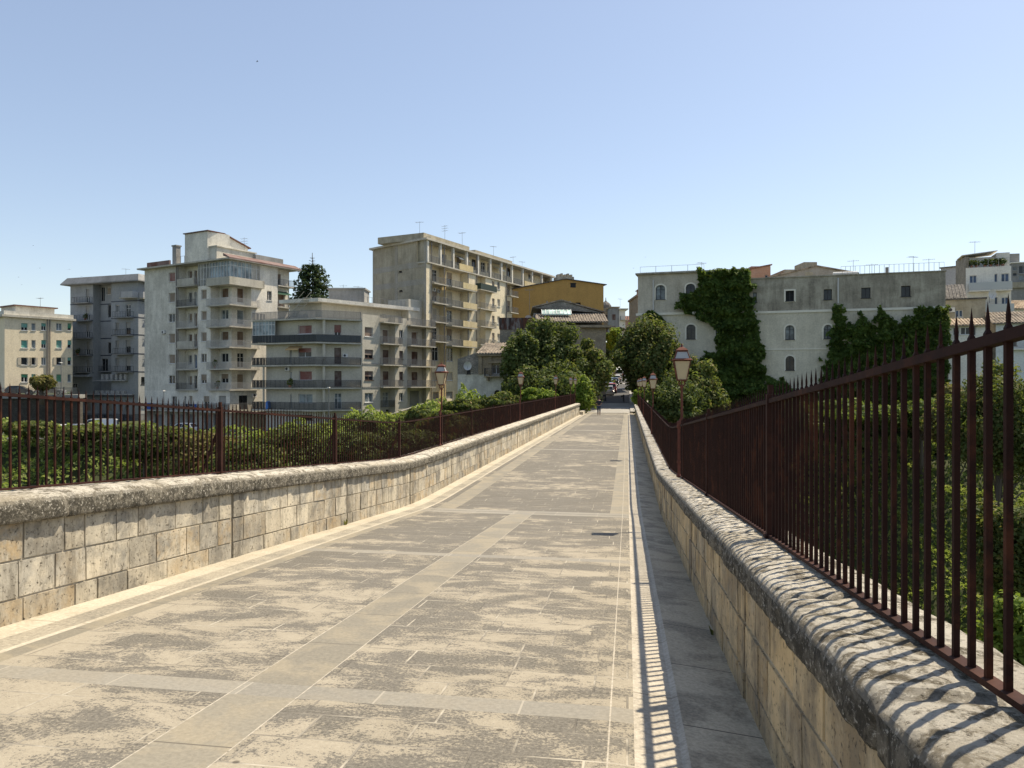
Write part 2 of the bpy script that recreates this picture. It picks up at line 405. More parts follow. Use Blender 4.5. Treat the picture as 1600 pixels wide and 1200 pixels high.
# dirt washed against the foot of the right wall, small stones
def parapet(name, label, side, c_face, d_base, d_cap, d_top, c_back, matn, s_end, cap_edge, cap_out, courses):
    root = thing(name, label, 'parapet wall', tuple(W(0, c_face, d_base)))
    sg = 1 if side == 'R' else -1
    rnd = random.Random(11 if side == 'R' else 5)
    # core
    mb = MB(); ss = [-7.6] + [-6+2*k for k in range(0, 50) if -6+2*k < s_end-.4] + [17.2,18,19,20.4,s_end]; ss = sorted(set(ss))
    for a, b in zip(ss[:-1], ss[1:]):
        ca, cb = c_face+sg*.013, c_back
        if sg < 0: ca, cb = cb, ca
        mb.hexa([W(a,ca,d_base+.9), W(a,cb,d_base+.9), W(b,cb,d_base+.9), W(b,ca,d_base+.9), W(a,ca,d_cap-.06), W(a,cb,d_cap-.06), W(b,cb,d_cap-.06), W(b,ca,d_cap-.06)])
    mb.build('wall_core', 'mortar', root)
    # ashlar facing
    mb = MB()
    js = [j for j in JOINTS if j < s_end] + [s_end]
    prev = -7.6
    H = d_base - d_cap
    for j in js:
        a, b = prev, j-.025; prev = j+.0
        # dark pilaster stone right after each joint, then the courses
        hs = [0] + [x*H for x in courses]
        for ci in range(len(courses)):
            h0, h1 = hs[ci], hs[ci+1]
            x = a; first = True
            while x < b-.02:
                if first: L = .30 + rnd.uniform(-.015,.015); 
                else: L = rnd.choice((.30,.40,.48,.56,.66)) * rnd.uniform(.9,1.1)
                if b-(x+L) < .22: L = b-x
                L = min(L, b-x)
                g = .003
                warm = rnd.random(); dirt = (.85 if first else (rnd.random()**3)*.75); 
                if ci == 0: dirt = max(dirt, .35+.3*rnd.random())
                orange = (.45 if ci == 0 and rnd.random() < .5 else (rnd.random()**3)*.8)
                out = rnd.uniform(-.006,.006) + (.006 if first else 0) + (.004 if ci == 0 else 0)
                n = max(1, int(L/.5)); 
                for q in range(n):
                    s0, s1 = x+L*q/n, x+L*(q+1)/n
                    l = g if q == 0 else 0; r = g if q == n-1 else 0; bv = .008
                    cf = c_face - sg*out; cb = c_face+sg*.05
                    lo, hi = d_base-h0-g, d_base-h1+g
                    if ci == 0: lo = d_base+.06
                    A = [W(s0+l,cb,lo), W(s1-r,cb,lo), W(s1-r,cb,hi), W(s0+l,cb,hi)]
                    bl = bv if q == 0 else 0; br_ = bv if q == n-1 else 0
                    j1, j2, j3, j4 = [rnd.uniform(-.005,.005) for _ in range(4)]
                    B = [W(s0+l+bl,cf+j1,lo-bv), W(s1-r-br_,cf+j2,lo-bv), W(s1-r-br_,cf+j3,hi+bv), W(s0+l+bl,cf+j4,hi+bv)]
                    fs = [(4,5,6,7),(0,1,5,4),(1,2,6,5),(2,3,7,6),(3,0,4,7)]
                    if sg > 0: fs = [f[::-1] for f in fs]
                    mb.add(A+B, fs, (warm, dirt, orange))
                x += L; first = False
    mb.build('stone_facing', matn, root)
    # the weathered rounded coping
    mb = MB(); s = -7.6; rows = []; row_n = []; jts = []; x = -7.3
    while x < s_end: jts.append(x); x += rnd.uniform(.95,1.5)
    T = d_cap - d_top
    w = abs(cap_out - cap_edge)
    prof = [(.10,0),(.02,.0),(.0,.10),(.0,.35),(.003,.55),(.012,.70),(.030,.82),(.06,.91),(.11,.965),(.18,.985),(.26,.995),(.34,1.0),(.50,1.0),(.66,1.0),(.80,.97),(.90,.86),(.96,.68),(1.0,.35),(1.0,.0),(.9,0)]
    # rounder on the deck side
    while s < s_end+.001:
        row = []
        jd = min((abs(s-j) for j in jts), default=1)
        notch = .030*math.exp(-(jd/.026)**2)
        for i, (u, v) in enumerate(prof):
            c = cap_edge + sg*(u*w if u > .3 else u*w*1.0); h = v*T
            nz = noise.fractal(Vector((s*2.4, c*5, h*5+sg*9)), .8, 2.0, 6)*.008 + noise.noise(Vector((s*19, c*22, h*22+sg)))*.007 + min(0, noise.noise(Vector((s*7.5, c*8, h*8+sg*4)))+.25)*.03 + noise.fractal(Vector((s*.8, c*1.2, sg*3)), .8, 2.0, 3)*.008 - .006
            inn = 1 if 1 <= i <= len(prof)-2 else 0
            k = sstep(.3,.9,v)
            c2 = c - sg*(nz-notch)*(1-k)*inn*(1.3 if u < .3 else -1.0); h2 = h + ((nz-notch)*k)*inn
            row.append((W(s, c2, d_cap-h2), v))
        rows.append(row); row_n.append(math.exp(-(jd/.03)**2))
        st = .035 if s < 7 else (.06 if s < 14 else (.12 if s < 30 else .3))
        if side == 'R' and s < .2: st = .1
        s += st
    row_n.append(0)
    rows[-1] = [(W(s_end, cap_edge+sg*u*w, d_cap-v*T), v) for u, v in prof]
    np_ = len(prof); vs = []; tint = []
    for row in rows: vs += [tuple(p) for p, _ in row]
    fs = []
    for i in range(len(rows)-1):
        for k in range(np_-1):
            f = (i*np_+k, (i+1)*np_+k, (i+1)*np_+k+1, i*np_+k+1)
            fs.append(f if sg < 0 else f[::-1])
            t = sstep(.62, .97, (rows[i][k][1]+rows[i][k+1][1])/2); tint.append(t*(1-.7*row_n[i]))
    fs += [tuple(range(np_)), tuple(reversed(range((len(rows)-1)*np_, len(rows)*np_)))]; tint += [.2,.2]
    mb.v = vs; mb.f = fs; mb.m = [0]*len(fs); mb.t = tint
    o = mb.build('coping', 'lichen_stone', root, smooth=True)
    return root
parapet('parapet_wall', 'pale stone parapet with rounded lichen coping along the left side of the bridge', 'L', -5.43, 1.70, .80, .545, -6.15, 'ashlar_left', 76, -5.34, -6.22, [.24,.62,1.0])
parapet('parapet_wall', 'shaded ochre stone parapet with rough bright coping on the right side of the bridge', 'R', .81, 1.80, .915, .715, 1.36, 'ashlar_right', 79, .70, 1.40, [.22,.60,1.0])

# ================================================ IRON FENCES
def fence(name, label, c, d_foot, hgt, s0, s_end, sg):
    root = thing(name, label, 'fence', tuple(W(0, c, d_foot)))
    posts = [s for s in [5.85+4.35*k for k in range(-3, 18)] if s0 < s < s_end]
    spots = [s0] + posts + [s_end]
    for a, b in zip(spots[:-1], spots[1:]):
        mb = MB(); n = max(1, round((b-a)/.1145)); st = (b-a)/n
        for i in range(1, n):
            s = a+st*i + random.uniform(-.003,.003); lean = random.uniform(-.006,.006)
            x, y = PB(s, c); z0 = -d_foot-fall(s)+.012; z1 = z0+hgt+.02; w = .0092
            dx, dy = ST*w, CT*w; ex, ey = CT*w, -ST*w
            base = [(x-dx-ex,y-dy-ey),(x-dx+ex,y-dy+ey),(x+dx+ex,y+dy+ey),(x+dx-ex,y+dy-ey)]
            base = [base[0],base[1],base[2],base[3]]
            top = [(px+lean*ST, py+lean*CT) for px, py in base]
            mb.add([(px,py,z0) for px,py in base]+[(px,py,z1) for px,py in top], [(0,1,5,4),(1,2,6,5),(2,3,7,6),(3,0,4,7)])
            # flattened spear point
            tx, ty = x+lean*ST, y+lean*CT
            low = [(tx+(px-tx)*.5, ty+(py-ty)*.5, z1+.012) for px, py in top]; mid = [(tx+(px-tx)*.56, ty+(py-ty)*.56, z1+.035) for px, py in top]
            mb.add([(px,py,z1) for px,py in top]+low+mid+[(tx,ty,z1+.098)], [(0,1,5,4),(1,2,6,5),(2,3,7,6),(3,0,4,7),(4,5,9,8),(5,6,10,9),(6,7,11,10),(7,4,8,11),(8,9,12),(9,10,12),(10,11,12),(11,8,12)])
        mb.build('bar_panel', 'fence_iron', root)
        mb = MB(); cuts = sorted(set([a,b]+[x for x in (17.2,18,18.8,19.6,20.4) if a < x < b]))
        for p, q in zip(cuts[:-1], cuts[1:]):
            def bar(w, lo, hi):
                mb.hexa([W(p,c-w,d_foot-lo), W(p,c+w,d_foot-lo), W(q,c+w,d_foot-lo), W(q,c-w,d_foot-lo), W(p,c-w,d_foot-hi), W(p,c+w,d_foot-hi), W(q,c+w,d_foot-hi), W(q,c-w,d_foot-hi)])
            bar(.021, hgt-.008, hgt+.024)
        mb.build('top_rail', 'fence_iron', root)
        mb = MB()
        for p, q in zip(cuts[:-1], cuts[1:]): bar(.024, .006, .026)
        mb.build('bottom_rail', 'post_iron', root)
    for s in posts:
        mb = MB(); x, y = PB(s, c); z0 = -d_foot-fall(s)-.06; w = .030
        M = Matrix.Translation((x,y,0)) @ Matrix.Rotation(-TH, 4, 'Z')
        mb.box(-w,-w,z0,w,w,z0+hgt+.12, M); mb.box(-w*.6,-w*.6,z0+hgt+.121,w*.6,w*.6,z0+hgt+.19, M)
        mb.box(-w*1.5,-w*1.5,z0+.061,w*1.5,w*1.5,z0+.085, M)
        mb.build('post', 'post_iron', root)
        mb = MB()                                # raking stay on the outer side
        a = Vector((x,y,z0+hgt*.86)); b = Vector(W(s, c+sg*.42, d_foot+.35))
        d = Vector((CT,-ST,0))*0; t = Vector((ST,CT,0))*.022; k = Vector((0,0,.03))
        mb.hexa([b-t-k, b+t-k, a+t-k, a-t-k, b-t+k, b+t+k, a+t+k, a-t+k])
        mb.build('stay', 'post_iron', root)
    return root
fence('iron_fence', 'spiked dark red iron fence on top of the left stone parapet', -5.84, .545, .905, -7.5, 75.8, -1)
fence('iron_fence', 'tall spiked dark red iron fence rising over the right parapet beside the viewer', 1.055, .715, 1.01, -7.5, 78.5, 1)
# ================================================ TERRAIN
stucco('earth', (.06,.07,.03), (.05,.06,.025), .7, (.06,.08,.03), .7)
stucco('asphalt', (.085,.085,.085), (.05,.05,.05), .5, (.11,.11,.105), .5)
stucco('pavement_stone', (.34,.325,.29), (.17,.16,.14), .5)
plain('road_paint', (.55,.54,.50), .8)
def plateau(x, y):
    z = interp(x, [-75,-42,-30,-18,-6,2,8,14,24,34,60], [-6.9,-6.7,-6.5,-5.2,-3.4,-3.6,-4.4,-4.2,-6.0,-8.4,-8.8])
    z += .045*max(0, min(y,220)-125)*(1 if x < 30 else .8)
    return z
def on_street(x, y): return x*ST+y*CT, x*CT-y*ST
def ground_z(x, y):
    s, c = on_street(x, y)
    edge = interp(x, [-80,-30,-5,12,30,70], [89,92,88,84,92,80])
    p = plateau(x, y)
    if y > edge: z = p
    else:
        slope = interp(x, [-80,-20,8,20,80], [.52,.6,1.3,1.0,.50])
        z = max(-24, p - slope*(edge-y))
    if y < 6: z = max(z, -24+ .9*(6-y)) ; z = min(z, -3.2)
    if s > 82:
        k = 1-sstep(4.5, 13, abs(c+2.2))
        z = lerp(z, -2.0-fall(s)-.12, k) if k > 0 else z
    if y > 260: z = lerp(z, -10, sstep(260,500,y))
    return z
def build_ground():
    xs = [-900,-600,-400,-300,-220,-160]+[-120+3*k for k in range(0,81)]+[160,220,300,400,600,900]
    ys = [-500,-200,-80,-50]+[-40+5*k for k in range(0,18)]+[50+2.5*k for k in range(0,45)]+[170,190,220,260,320,400,600,1000,1600]
    mb = MB(); nx = len(xs)
    for y in ys:
        for x in xs:
            z = ground_z(x, y)
            n = noise.fractal(Vector((x*.09,y*.09,0)), .8, 2, 4)*1.1 if z < plateau(x,y)-.5 else 0
            if y < 0: n = 0
            mb.v.append((x,y,z+n))
    for j in range(len(ys)-1):
        for i in range(nx-1):
            a = j*nx+i; mb.f.append((a,a+1,a+nx+1,a+nx)); mb.m.append(0); mb.t.append(None)
    tag(mb.build('hillside', 'earth', smooth=True), kind='structure')
    # the street climbing away beyond the bridge
    mb = MB(); uv = []
    ss = [83,86,89,92,96,100,106,112,118,126,134,144,154,166,180,200,230,270]
    cs = [-5.0,-4.6,.30,.34,.9,2.1]
    for a, b in zip(ss[:-1], ss[1:]):
        for j, (c0, c1) in enumerate(zip(cs[:-1], cs[1:])):
            mb.cur = 1 if (j != 1 or b <= 100) else 0
            h = lambda c: 1.73 - (.13 if (c <= -5.0+.01 or c > .33) else 0)
            mb.quad(W(a,c0,h(c0)), W(a,c1,h(c1)), W(b,c1,h(c1)), W(b,c0,h(c0)))
    tag(mb.build('street', ['asphalt','pavement_stone']), kind='structure')
    mb = MB()
    for s in (83.2, 136.5, 155, 190):
        for c0, c1 in ((-4.2,.1),):
            mb.quad(W(s,c0,1.722), W(s,c1,1.722), W(s+(.35 if s < 100 else 1.3),c1,1.722), W(s+(.35 if s < 100 else 1.3),c0,1.722))
    tag(mb.build('crossing_stripe', 'road_paint'), kind='structure')
    # parking street below the left-hand houses
    mb = MB(); ys = [93,98,104,110]; xs = list(range(-95,-24,6))
    for j in range(len(ys)-1):
        for i in range(len(xs)-1):
            P = lambda x,y: (x,y,ground_z(x,y)+.04)
            mb.quad(P(xs[i],ys[j]),P(xs[i+1],ys[j]),P(xs[i+1],ys[j+1]),P(xs[i],ys[j+1]))
    tag(mb.build('parking_street', 'asphalt'), kind='structure')
build_ground()
def low_walls():
    # pale kerb wall that continues beyond the left parapet
    mb = MB()
    ss = [76.2,79,82,85,88,91,94,98,102,106]
    for a, b in zip(ss[:-1], ss[1:]):
        q = [W(a,-5.55,2.6),W(a,-5.0,2.6),W(b,-5.0,2.6),W(b,-5.55,2.6),W(a,-5.5,1.38),W(a,-5.05,1.38),W(b,-5.05,1.38),W(b,-5.5,1.38)]
        mb.hexa(q)
    o = mb.build('kerb_wall', 'ashlar_left'); tag(o, 'low pale kerb wall curving on from the end of the left parapet', 'wall')
    mb = MB()
    ss = [79.2,84,90,96,104,112,120,130,142,156,170]
    for a, b in zip(ss[:-1], ss[1:]):
        q = [W(a,2.1,5),W(a,2.45,5),W(b,2.45,5),W(b,2.1,5),W(a,2.1,.75),W(a,2.45,.75),W(b,2.45,.75),W(b,2.1,.75)]
        mb.hexa(q)
    o = mb.build('garden_wall', 'pavement_stone'); tag(o, 'grey garden wall along the right side of the climbing street', 'wall')
low_walls()
# ================================================ BUILDING KIT
class Fac:
    """a vertical facade plane: u runs left to right as seen from outside, n points outwards"""
    def __init__(s, P, Q):
        s.P = Vector((P[0],P[1])); s.Q = Vector((Q[0],Q[1])); d = s.Q-s.P; s.L = d.length; s.d = d/s.L
        s.n = Vector((s.d.y, -s.d.x)); s.rz = math.atan2(s.d.y, s.d.x)
    def pt(s, u, n, z): p = s.P+s.d*u+s.n*n; return Vector((p.x,p.y,z))
    def xy(s, u, n=0): p = s.P+s.d*u+s.n*n; return (p.x,p.y)
    def u(s, px):
        r = (px-800)/FPX; return (r*s.P.y-s.P.x)/(s.d.x-r*s.d.y)
    def z(s, px, py):
        y = s.P.y+s.d.y*s.u(px); return (600-py)/FPX*y
    def rect(s, x0, y0, x1, y1):
        m = (x0+x1)/2; return (s.u(x0), s.z(m,y1), s.u(x1), s.z(m,y0))
def glassmat(name, col, rough=.12):
    m, ns, ls, bs = new_mat(name); v = coords(ns, ls)
    ls.new(mix(ns, ls, ramp(ns, ls, noisef(ns, ls, v, .9, 3), .35, .65), c4(mul(col,.5)), c4(mul(col,1.6))), bs.inputs['Base Color'])
    bs.inputs['Roughness'].default_value = rough; bs.inputs['Specular IOR Level'].default_value = .35
glassmat('dark_glass', (.018,.022,.026)); glassmat('pale_glass', (.16,.19,.20), .2); glassmat('blue_glass', (.05,.09,.16), .15)
glassmat('curtain_glass', (.28,.29,.28), .3); glassmat('veranda_glass', (.20,.25,.27), .2)
def shutter_mat(name, col):
    m, ns, ls, bs = new_mat(name); v = coords(ns, ls)
    w = ns.new('ShaderNodeTexWave'); w.bands_direction = 'Z'; w.inputs['Scale'].default_value = 3.2; ls.new(v, w.inputs['Vector'])
    n = noisef(ns, ls, v, .7, 4)
    c = mix(ns, ls, w.outputs['Fac'], c4(mul(col,.62)), c4(col)); c = mix(ns, ls, ramp(ns, ls, n, .4, .65), c, mix(ns, ls, .3, c, (.5,.47,.42)))
    ls.new(c, bs.inputs['Base Color']); bs.inputs['Roughness'].default_value = .7
    bump(ns, ls, bs, w.outputs['Fac'], .5, .02)
for nm, col in (('blind_brown',(.17,.095,.055)),('blind_dark',(.10,.045,.03)),('blind_beige',(.29,.22,.155)),('blind_green',(.035,.27,.14)),('blind_teal',(.09,.36,.31)),
                ('blind_cream',(.52,.46,.35)),('blind_grey',(.30,.30,.28)),('blind_red',(.28,.10,.08)),('garage_blue',(.085,.10,.125)),('garage_grey',(.23,.23,.23)),('wood_door',(.16,.085,.05))): shutter_mat(nm, col)
plain('white_frame', (.62,.62,.60), .6); plain('brown_frame', (.10,.06,.045), .6); plain('grey_frame', (.28,.28,.27), .6); plain('dark_frame', (.03,.03,.035), .6)
plain('rail_dark', (.045,.045,.047), .5, .3); plain('rail_grey', (.20,.20,.20), .5, .4); plain('rail_pale', (.42,.41,.39), .5, .2)
plain('pipe_metal', (.22,.20,.18), .5, .3); plain('pale_pipe', (.55,.54,.50), .6); plain('ac_white', (.62,.62,.60), .5); plain('antenna_metal', (.18,.18,.18), .5, .5)
plain('dish_white', (.50,.50,.49), .5); plain('cloth_blue', (.03,.09,.30), .9); plain('cloth_white', (.70,.70,.70), .9); plain('cloth_dark', (.03,.03,.05), .9)
plain('interior', (.02,.02,.02), .9)
def tile_mat(name, a, b):
    m, ns, ls, bs = new_mat(name); v = coords(ns, ls)
    at_ = ns.new('ShaderNodeAttribute'); at_.attribute_name = 'tint'
    n = noisef(ns, ls, v, 1.1, 8, .7); n2 = noisef(ns, ls, v, 4.5, 4, .8)
    c = mix(ns, ls, at_.outputs['Fac'], c4(a), c4(b))
    c = mix(ns, ls, ramp(ns, ls, n, .42, .62), c, c4(mul(b, .45)))
    c = mix(ns, ls, ramp(ns, ls, n2, .55, .7), c, (.48,.44,.36))
    ls.new(c, bs.inputs['Base Color']); bs.inputs['Roughness'].default_value = .9
tile_mat('old_tiles', (.36,.29,.215), (.22,.18,.14)); tile_mat('grey_tiles', (.13,.12,.11), (.085,.08,.075)); tile_mat('red_tiles', (.36,.15,.09), (.27,.12,.08)); tile_mat('pale_tiles', (.52,.42,.31), (.40,.30,.21))

def wall_face(mb, F, u0, u1, z0, z1, holes=(), n=0):
    us = sorted(set([u0,u1]+[min(max(h[i],u0),u1) for h in holes for i in (0,2)]))
    zs = sorted(set([z0,z1]+[min(max(h[i],z0),z1) for h in holes for i in (1,3)]))
    for a, b in zip(us[:-1], us[1:]):
        if b-a < 1e-5: continue
        for c, d in zip(zs[:-1], zs[1:]):
            if d-c < 1e-5: continue
            um, zm = (a+b)/2, (c+d)/2
            if any(h[0] < um < h[2] and h[1] < zm < h[3] for h in holes): continue
            mb.quad(F.pt(a,n,c), F.pt(b,n,c), F.pt(b,n,d), F.pt(a,n,d))
def arch_z(u, u0, u1, zs, rise): t = (u-u0)/(u1-u0)*2-1; return zs+rise*math.sqrt(max(0, 1-t*t))
def reveal(mb, F, h, dep, n=0, arch=0):
    u0, z0, u1, z1 = h
    for a, b in (((u0,z0),(u0,z1)), ((u1,z1),(u1,z0)), ((u0,z1),(u1,z1)), ((u1,z0),(u0,z0))):
        mb.quad(F.pt(a[0],n,a[1]), F.pt(b[0],n,b[1]), F.pt(b[0],n-dep,b[1]), F.pt(a[0],n-dep,a[1]))
    if arch:
        zs = z1-arch; k = 10
        for i in range(k):
            a = lerp(u0,u1,i/k); b = lerp(u0,u1,(i+1)/k); za, zb = arch_z(a,u0,u1,zs,arch), arch_z(b,u0,u1,zs,arch)
            mb.quad(F.pt(a,n+.001,za), F.pt(b,n+.001,zb), F.pt(b,n+.001,z1), F.pt(a,n+.001,z1))
            mb.quad(F.pt(a,n,za), F.pt(a,n-dep,za), F.pt(b,n-dep,zb), F.pt(b,n,zb))
WCNT = 0
def window(root, F, h, style, dep=.16, n=0, arch=0, surround=None, sill=True, name='window'):
    """style: (frame material, pane material, look) look: glass, blind, half, door, open, shutters"""
    global WCNT; WCNT += 1
    u0, z0, u1, z1 = h; fm, pm, look = style; w, ht = u1-u0, z1-z0; n1 = n-dep
    t = min(.07, w*.12)
    fr = MB()
    for a, b, c, d in ((u0,u0+t,z0,z1),(u1-t,u1,z0,z1),(u0+t,u1-t,z0,z0+t),(u0+t,u1-t,z1-t,z1)):
        fr.fbox(F, a, b, c, d, n1-.05, n1+.02)
    if look in ('glass','door','half','open') and w > .75:
        m = (u0+u1)/2; fr.fbox(F, m-t*.6, m+t*.6, z0+t, z1-t, n1-.045, n1+.015)
    if look == 'glass' and ht > 1.6 and w > .75: fr.fbox(F, u0+t, u1-t, z1-ht*.32, z1-ht*.32+t*.8, n1-.042, n1+.012)
    if sill: fr.fbox(F, u0-.08, u1+.08, z0-.07, z0+.004, n1-.02, n+.09)
    o = fr.build(name, fm, root)
    p = MB(); p.quad(F.pt(u0,n1-.03,z0), F.pt(u1,n1-.03,z0), F.pt(u1,n1-.03,z1), F.pt(u0,n1-.03,z1))
    if look == 'blind': p.build('blind', pm, o)
    elif look == 'half':
        p.build('pane', 'dark_glass', o)
        b = MB(); b.fbox(F, u0+t*.4, u1-t*.4, z0+ht*random.uniform(.3,.62), z1-.01, n1-.005, n1+.032); b.build('blind', pm, o)
    else: p.build('pane', pm if look != 'shutters' else 'dark_glass', o)
    if look == 'shutters':
        for a, b in ((u0-w*.5,u0-.01),(u1+.01,u1+w*.5)):
            s = MB(); s.fbox(F, a, b, z0, z1, n+.02, n+.07); s.build('shutter', pm, o)
    if surround:
        s = MB(); k = .20; zt = z1-arch if arch else z1
        s.fbox(F, u0-k, u0, z0-k*.6, zt, n+.002, n+.05); s.fbox(F, u1, u1+k, z0-k*.6, zt, n+.002, n+.05); s.fbox(F, u0, u1, z0-k*.6, z0, n+.002, n+.05)
        if arch:
            q = 10
            for i in range(q):
                a, b = math.pi*(1-i/q), math.pi*(1-(i+1)/q); m = (u0+u1)/2; r = w/2
                P = lambda t_, rr, ra, nn: F.pt(m+rr*math.cos(t_), nn, zt+ra*math.sin(t_))
                s.hexa([P(a,r,arch,n+.002),P(b,r,arch,n+.002),P(b,r,arch,n+.05),P(a,r,arch,n+.05),P(a,r+k,arch+k,n+.002),P(b,r+k,arch+k,n+.002),P(b,r+k,arch+k,n+.05),P(a,r+k,arch+k,n+.05)])
        else: s.fbox(F, u0-k, u1+k, z1, z1+k, n+.002, n+.05)
        s.build('surround', surround, o)
    return o
def railing_path(mb, pts, z, h=1.0, step=.13, w=.011, topw=.03):
    """upright bars and rails along a plan path"""
    for a, b in zip(pts[:-1], pts[1:]):
        a, b = Vector(a), Vector(b); L = (b-a).length
        if L < .05: continue
        d = (b-a)/L; nrm = Vector((d.y,-d.x))
        def bx(s0, s1, z0, z1, w_):
            q = [a+d*s0-nrm*w_, a+d*s1-nrm*w_, a+d*s1+nrm*w_, a+d*s0+nrm*w_]
            mb.hexa([(p.x,p.y,z0) for p in q]+[(p.x,p.y,z1) for p in q])
        bx(0, L, z+h-topw, z+h, topw*.7); bx(0, L, z+.08, z+.105, topw*.5)
        n = max(1, int(L/step))
        for i in range(n+1):
            s0 = L*i/n; bx(max(0,s0-w), min(L,s0+w), z, z+h-topw, w if i % 8 else w*1.8)
def balcony(root, F, u0, u1, z, depth=1.15, rail='rail_grey', slabm='concrete_pale', n=0, solid=None, thick=.16, h=1.0, step=.13, w=.011, items=True, sides=True):
    sb = MB(); sb.fbox(F, u0, u1, z-thick, z, n+.003, n+depth)
    o = sb.build('balcony', slabm, root)
    r = MB(); pts = [F.xy(u1-.05, n+.02), F.xy(u1-.05, n+depth-.06), F.xy(u0+.05, n+depth-.06), F.xy(u0+.05, n+.02)]
    if not sides: pts = pts[1:3]
    if solid:
        pm, s0, s1 = solid
        if s0 > u0+.1: railing_path(r, [F.xy(s0, n+depth-.06), F.xy(u0+.05, n+depth-.06), F.xy(u0+.05, n+.02)], z, h, step, w)
        if s1 < u1-.1: railing_path(r, [F.xy(u1-.05, n+.02), F.xy(u1-.05, n+depth-.06), F.xy(s1, n+depth-.06)], z, h, step, w)
        q = MB(); q.fbox(F, s0, s1, z+.03, z+h+.02, n+depth-.1, n+depth+.02)
        if s0 <= u0+.1: q.fbox(F, u0, u0+.1, z+.03, z+h+.02, n+.02, n+depth-.101)
        if s1 >= u1-.1: q.fbox(F, u1-.1, u1, z+.03, z+h+.02, n+.02, n+depth-.101)
        q.build('solid_panel', pm, o)
    else: railing_path(r, pts, z, h, step, w)
    if r.v: r.build('railing', rail, o)
    return o
def slab_poly(root, name, poly, z0, z1, m): mb = MB(); mb.prism(poly, z0, z1); return mb.build(name, m, root)
def ccw(poly): return poly if sum(a[0]*b[1]-b[0]*a[1] for a, b in zip(poly, poly[1:]+poly[:1])) > 0 else poly[::-1]
def offset(poly, k):
    poly = ccw([tuple(p) for p in poly]); out = []; n = len(poly)
    for i in range(n):
        p0, p1, p2 = Vector(poly[i-1]), Vector(poly[i]), Vector(poly[(i+1)%n])
        d1 = (p1-p0).normalized(); d2 = (p2-p1).normalized(); n1 = Vector((d1.y,-d1.x)); n2 = Vector((d2.y,-d2.x))
        b = (n1+n2); b = b/max(.3, b.length_squared)*2
        out.append(tuple(p1+b*k))
    return out
def aerial(xy, z, h=2.6, kind=0, label='', group='television aerials on the roofs'):
    t = thing('antenna', label, 'antenna', (xy[0],xy[1],z), random.uniform(-.6,.6), group, world_org=False)
    m = MB(); m.tube((0,0,-.05),(0,0,h),.03,.02,5); m.build('mast','antenna_metal',t)
    m = MB()
    if kind == 0:
        m.tube((-.7,0,h-.15),(.7,0,h-.15),.018,None,4)
        for i in range(7): x = -.65+i*.21; l = .42-.03*i; m.tube((x,-l,h-.15),(x,l,h-.15),.014,None,4)
    else:
        for k in range(3):
            m.tube((-.55,0,h-.2-.4*k),(.55,0,h-.2-.4*k),.018,None,4)
            for x in (-.5,0,.5): m.tube((x,-.3,h-.2-.4*k),(x,.3,h-.2-.4*k),.014,None,4)
    m.build('aerial_rods','antenna_metal',t); return t
def dish(xyz, r, rz, label):
    t = thing('satellite_dish', label, 'satellite dish', xyz, rz, None, world_org=False)
    m = MB(); n = 16; rings = []
    for k in range(5): rr = r*k/4+.001; rings.append([(rr*math.cos(2*math.pi*i/n), -.25+.35*(rr/r)**2*-.6+.0, rr*math.sin(2*math.pi*i/n)) for i in range(n)])
    for k in range(4):
        m.add(rings[k]+rings[k+1], [(i,(i+1)%n,n+(i+1)%n,n+i) for i in range(n)])
    m.build('reflector','dish_white',t)
    m = MB(); m.tube((0,-.25,0),(0,.05,-.3),.03,None,6); m.tube((0,.05,-.3),(0,.05,-r-.5),.03,None,6); m.tube((0,-.3,-r*.8),(0,-r*1.1,0),.015,None,4); m.build('bracket','antenna_metal',t)
    return t
def acunit(root_unused, F, u, z, n, label, s=1.0):
    p = F.pt(u, n+.02, z)
    t = thing('air_conditioner', label, 'air conditioner', p, F.rz, None, world_org=False)
    m = MB(); m.box(-.42*s,-.32*s,0,.42*s,-.02,.6*s); m.build('casing','ac_white',t)
    m = MB(); m.tube((-.1*s,-.325*s,.3*s),(-.1*s,-.34*s,.3*s),.22*s,None,12); m.build('fan_grille','dark_frame',t)
    m = MB(); m.box(-.35*s,-.3*s,-.05,-.3*s,0,-.001); m.box(.3*s,-.3*s,-.05,.35*s,0,-.001); m.build('bracket','rail_grey',t)
    return t
def awning(F, u0, u1, z, n, depth, m, label):
    p = F.pt((u0+u1)/2, n, z); t = thing('awning', label, 'awning', p, F.rz, None, world_org=False); w = (u1-u0)/2
    q = MB(); k = 6; pts = [(-w+2*w*i/k*1.0, -depth*j, -depth*.42*j-.03*math.sin(math.pi*j)+.012*(i%2)) for j in (0,.5,1) for i in range(k+1)]+[(-w+2*w*i/k, -depth-.01, -depth*.42-.22+.02*(i%2)) for i in range(k+1)]
    q.add(pts, [(r*(k+1)+i, r*(k+1)+i+1, (r+1)*(k+1)+i+1, (r+1)*(k+1)+i) for r in range(3) for i in range(k)]); q.build('canvas', m, t)
    q = MB(); q.tube((-w,0,0),(w,0,0),.04,None,6); q.tube((-w,0,-.5),(-w,-depth,-depth*.42),.018,None,4); q.tube((w,0,-.5),(w,-depth,-depth*.42),.018,None,4); q.build('frame','rail_grey',t)
    return t
plain('canvas_white', (.70,.69,.64), .9); plain('canvas_green', (.07,.16,.10), .9); plain('canvas_stripe', (.50,.33,.16), .9)
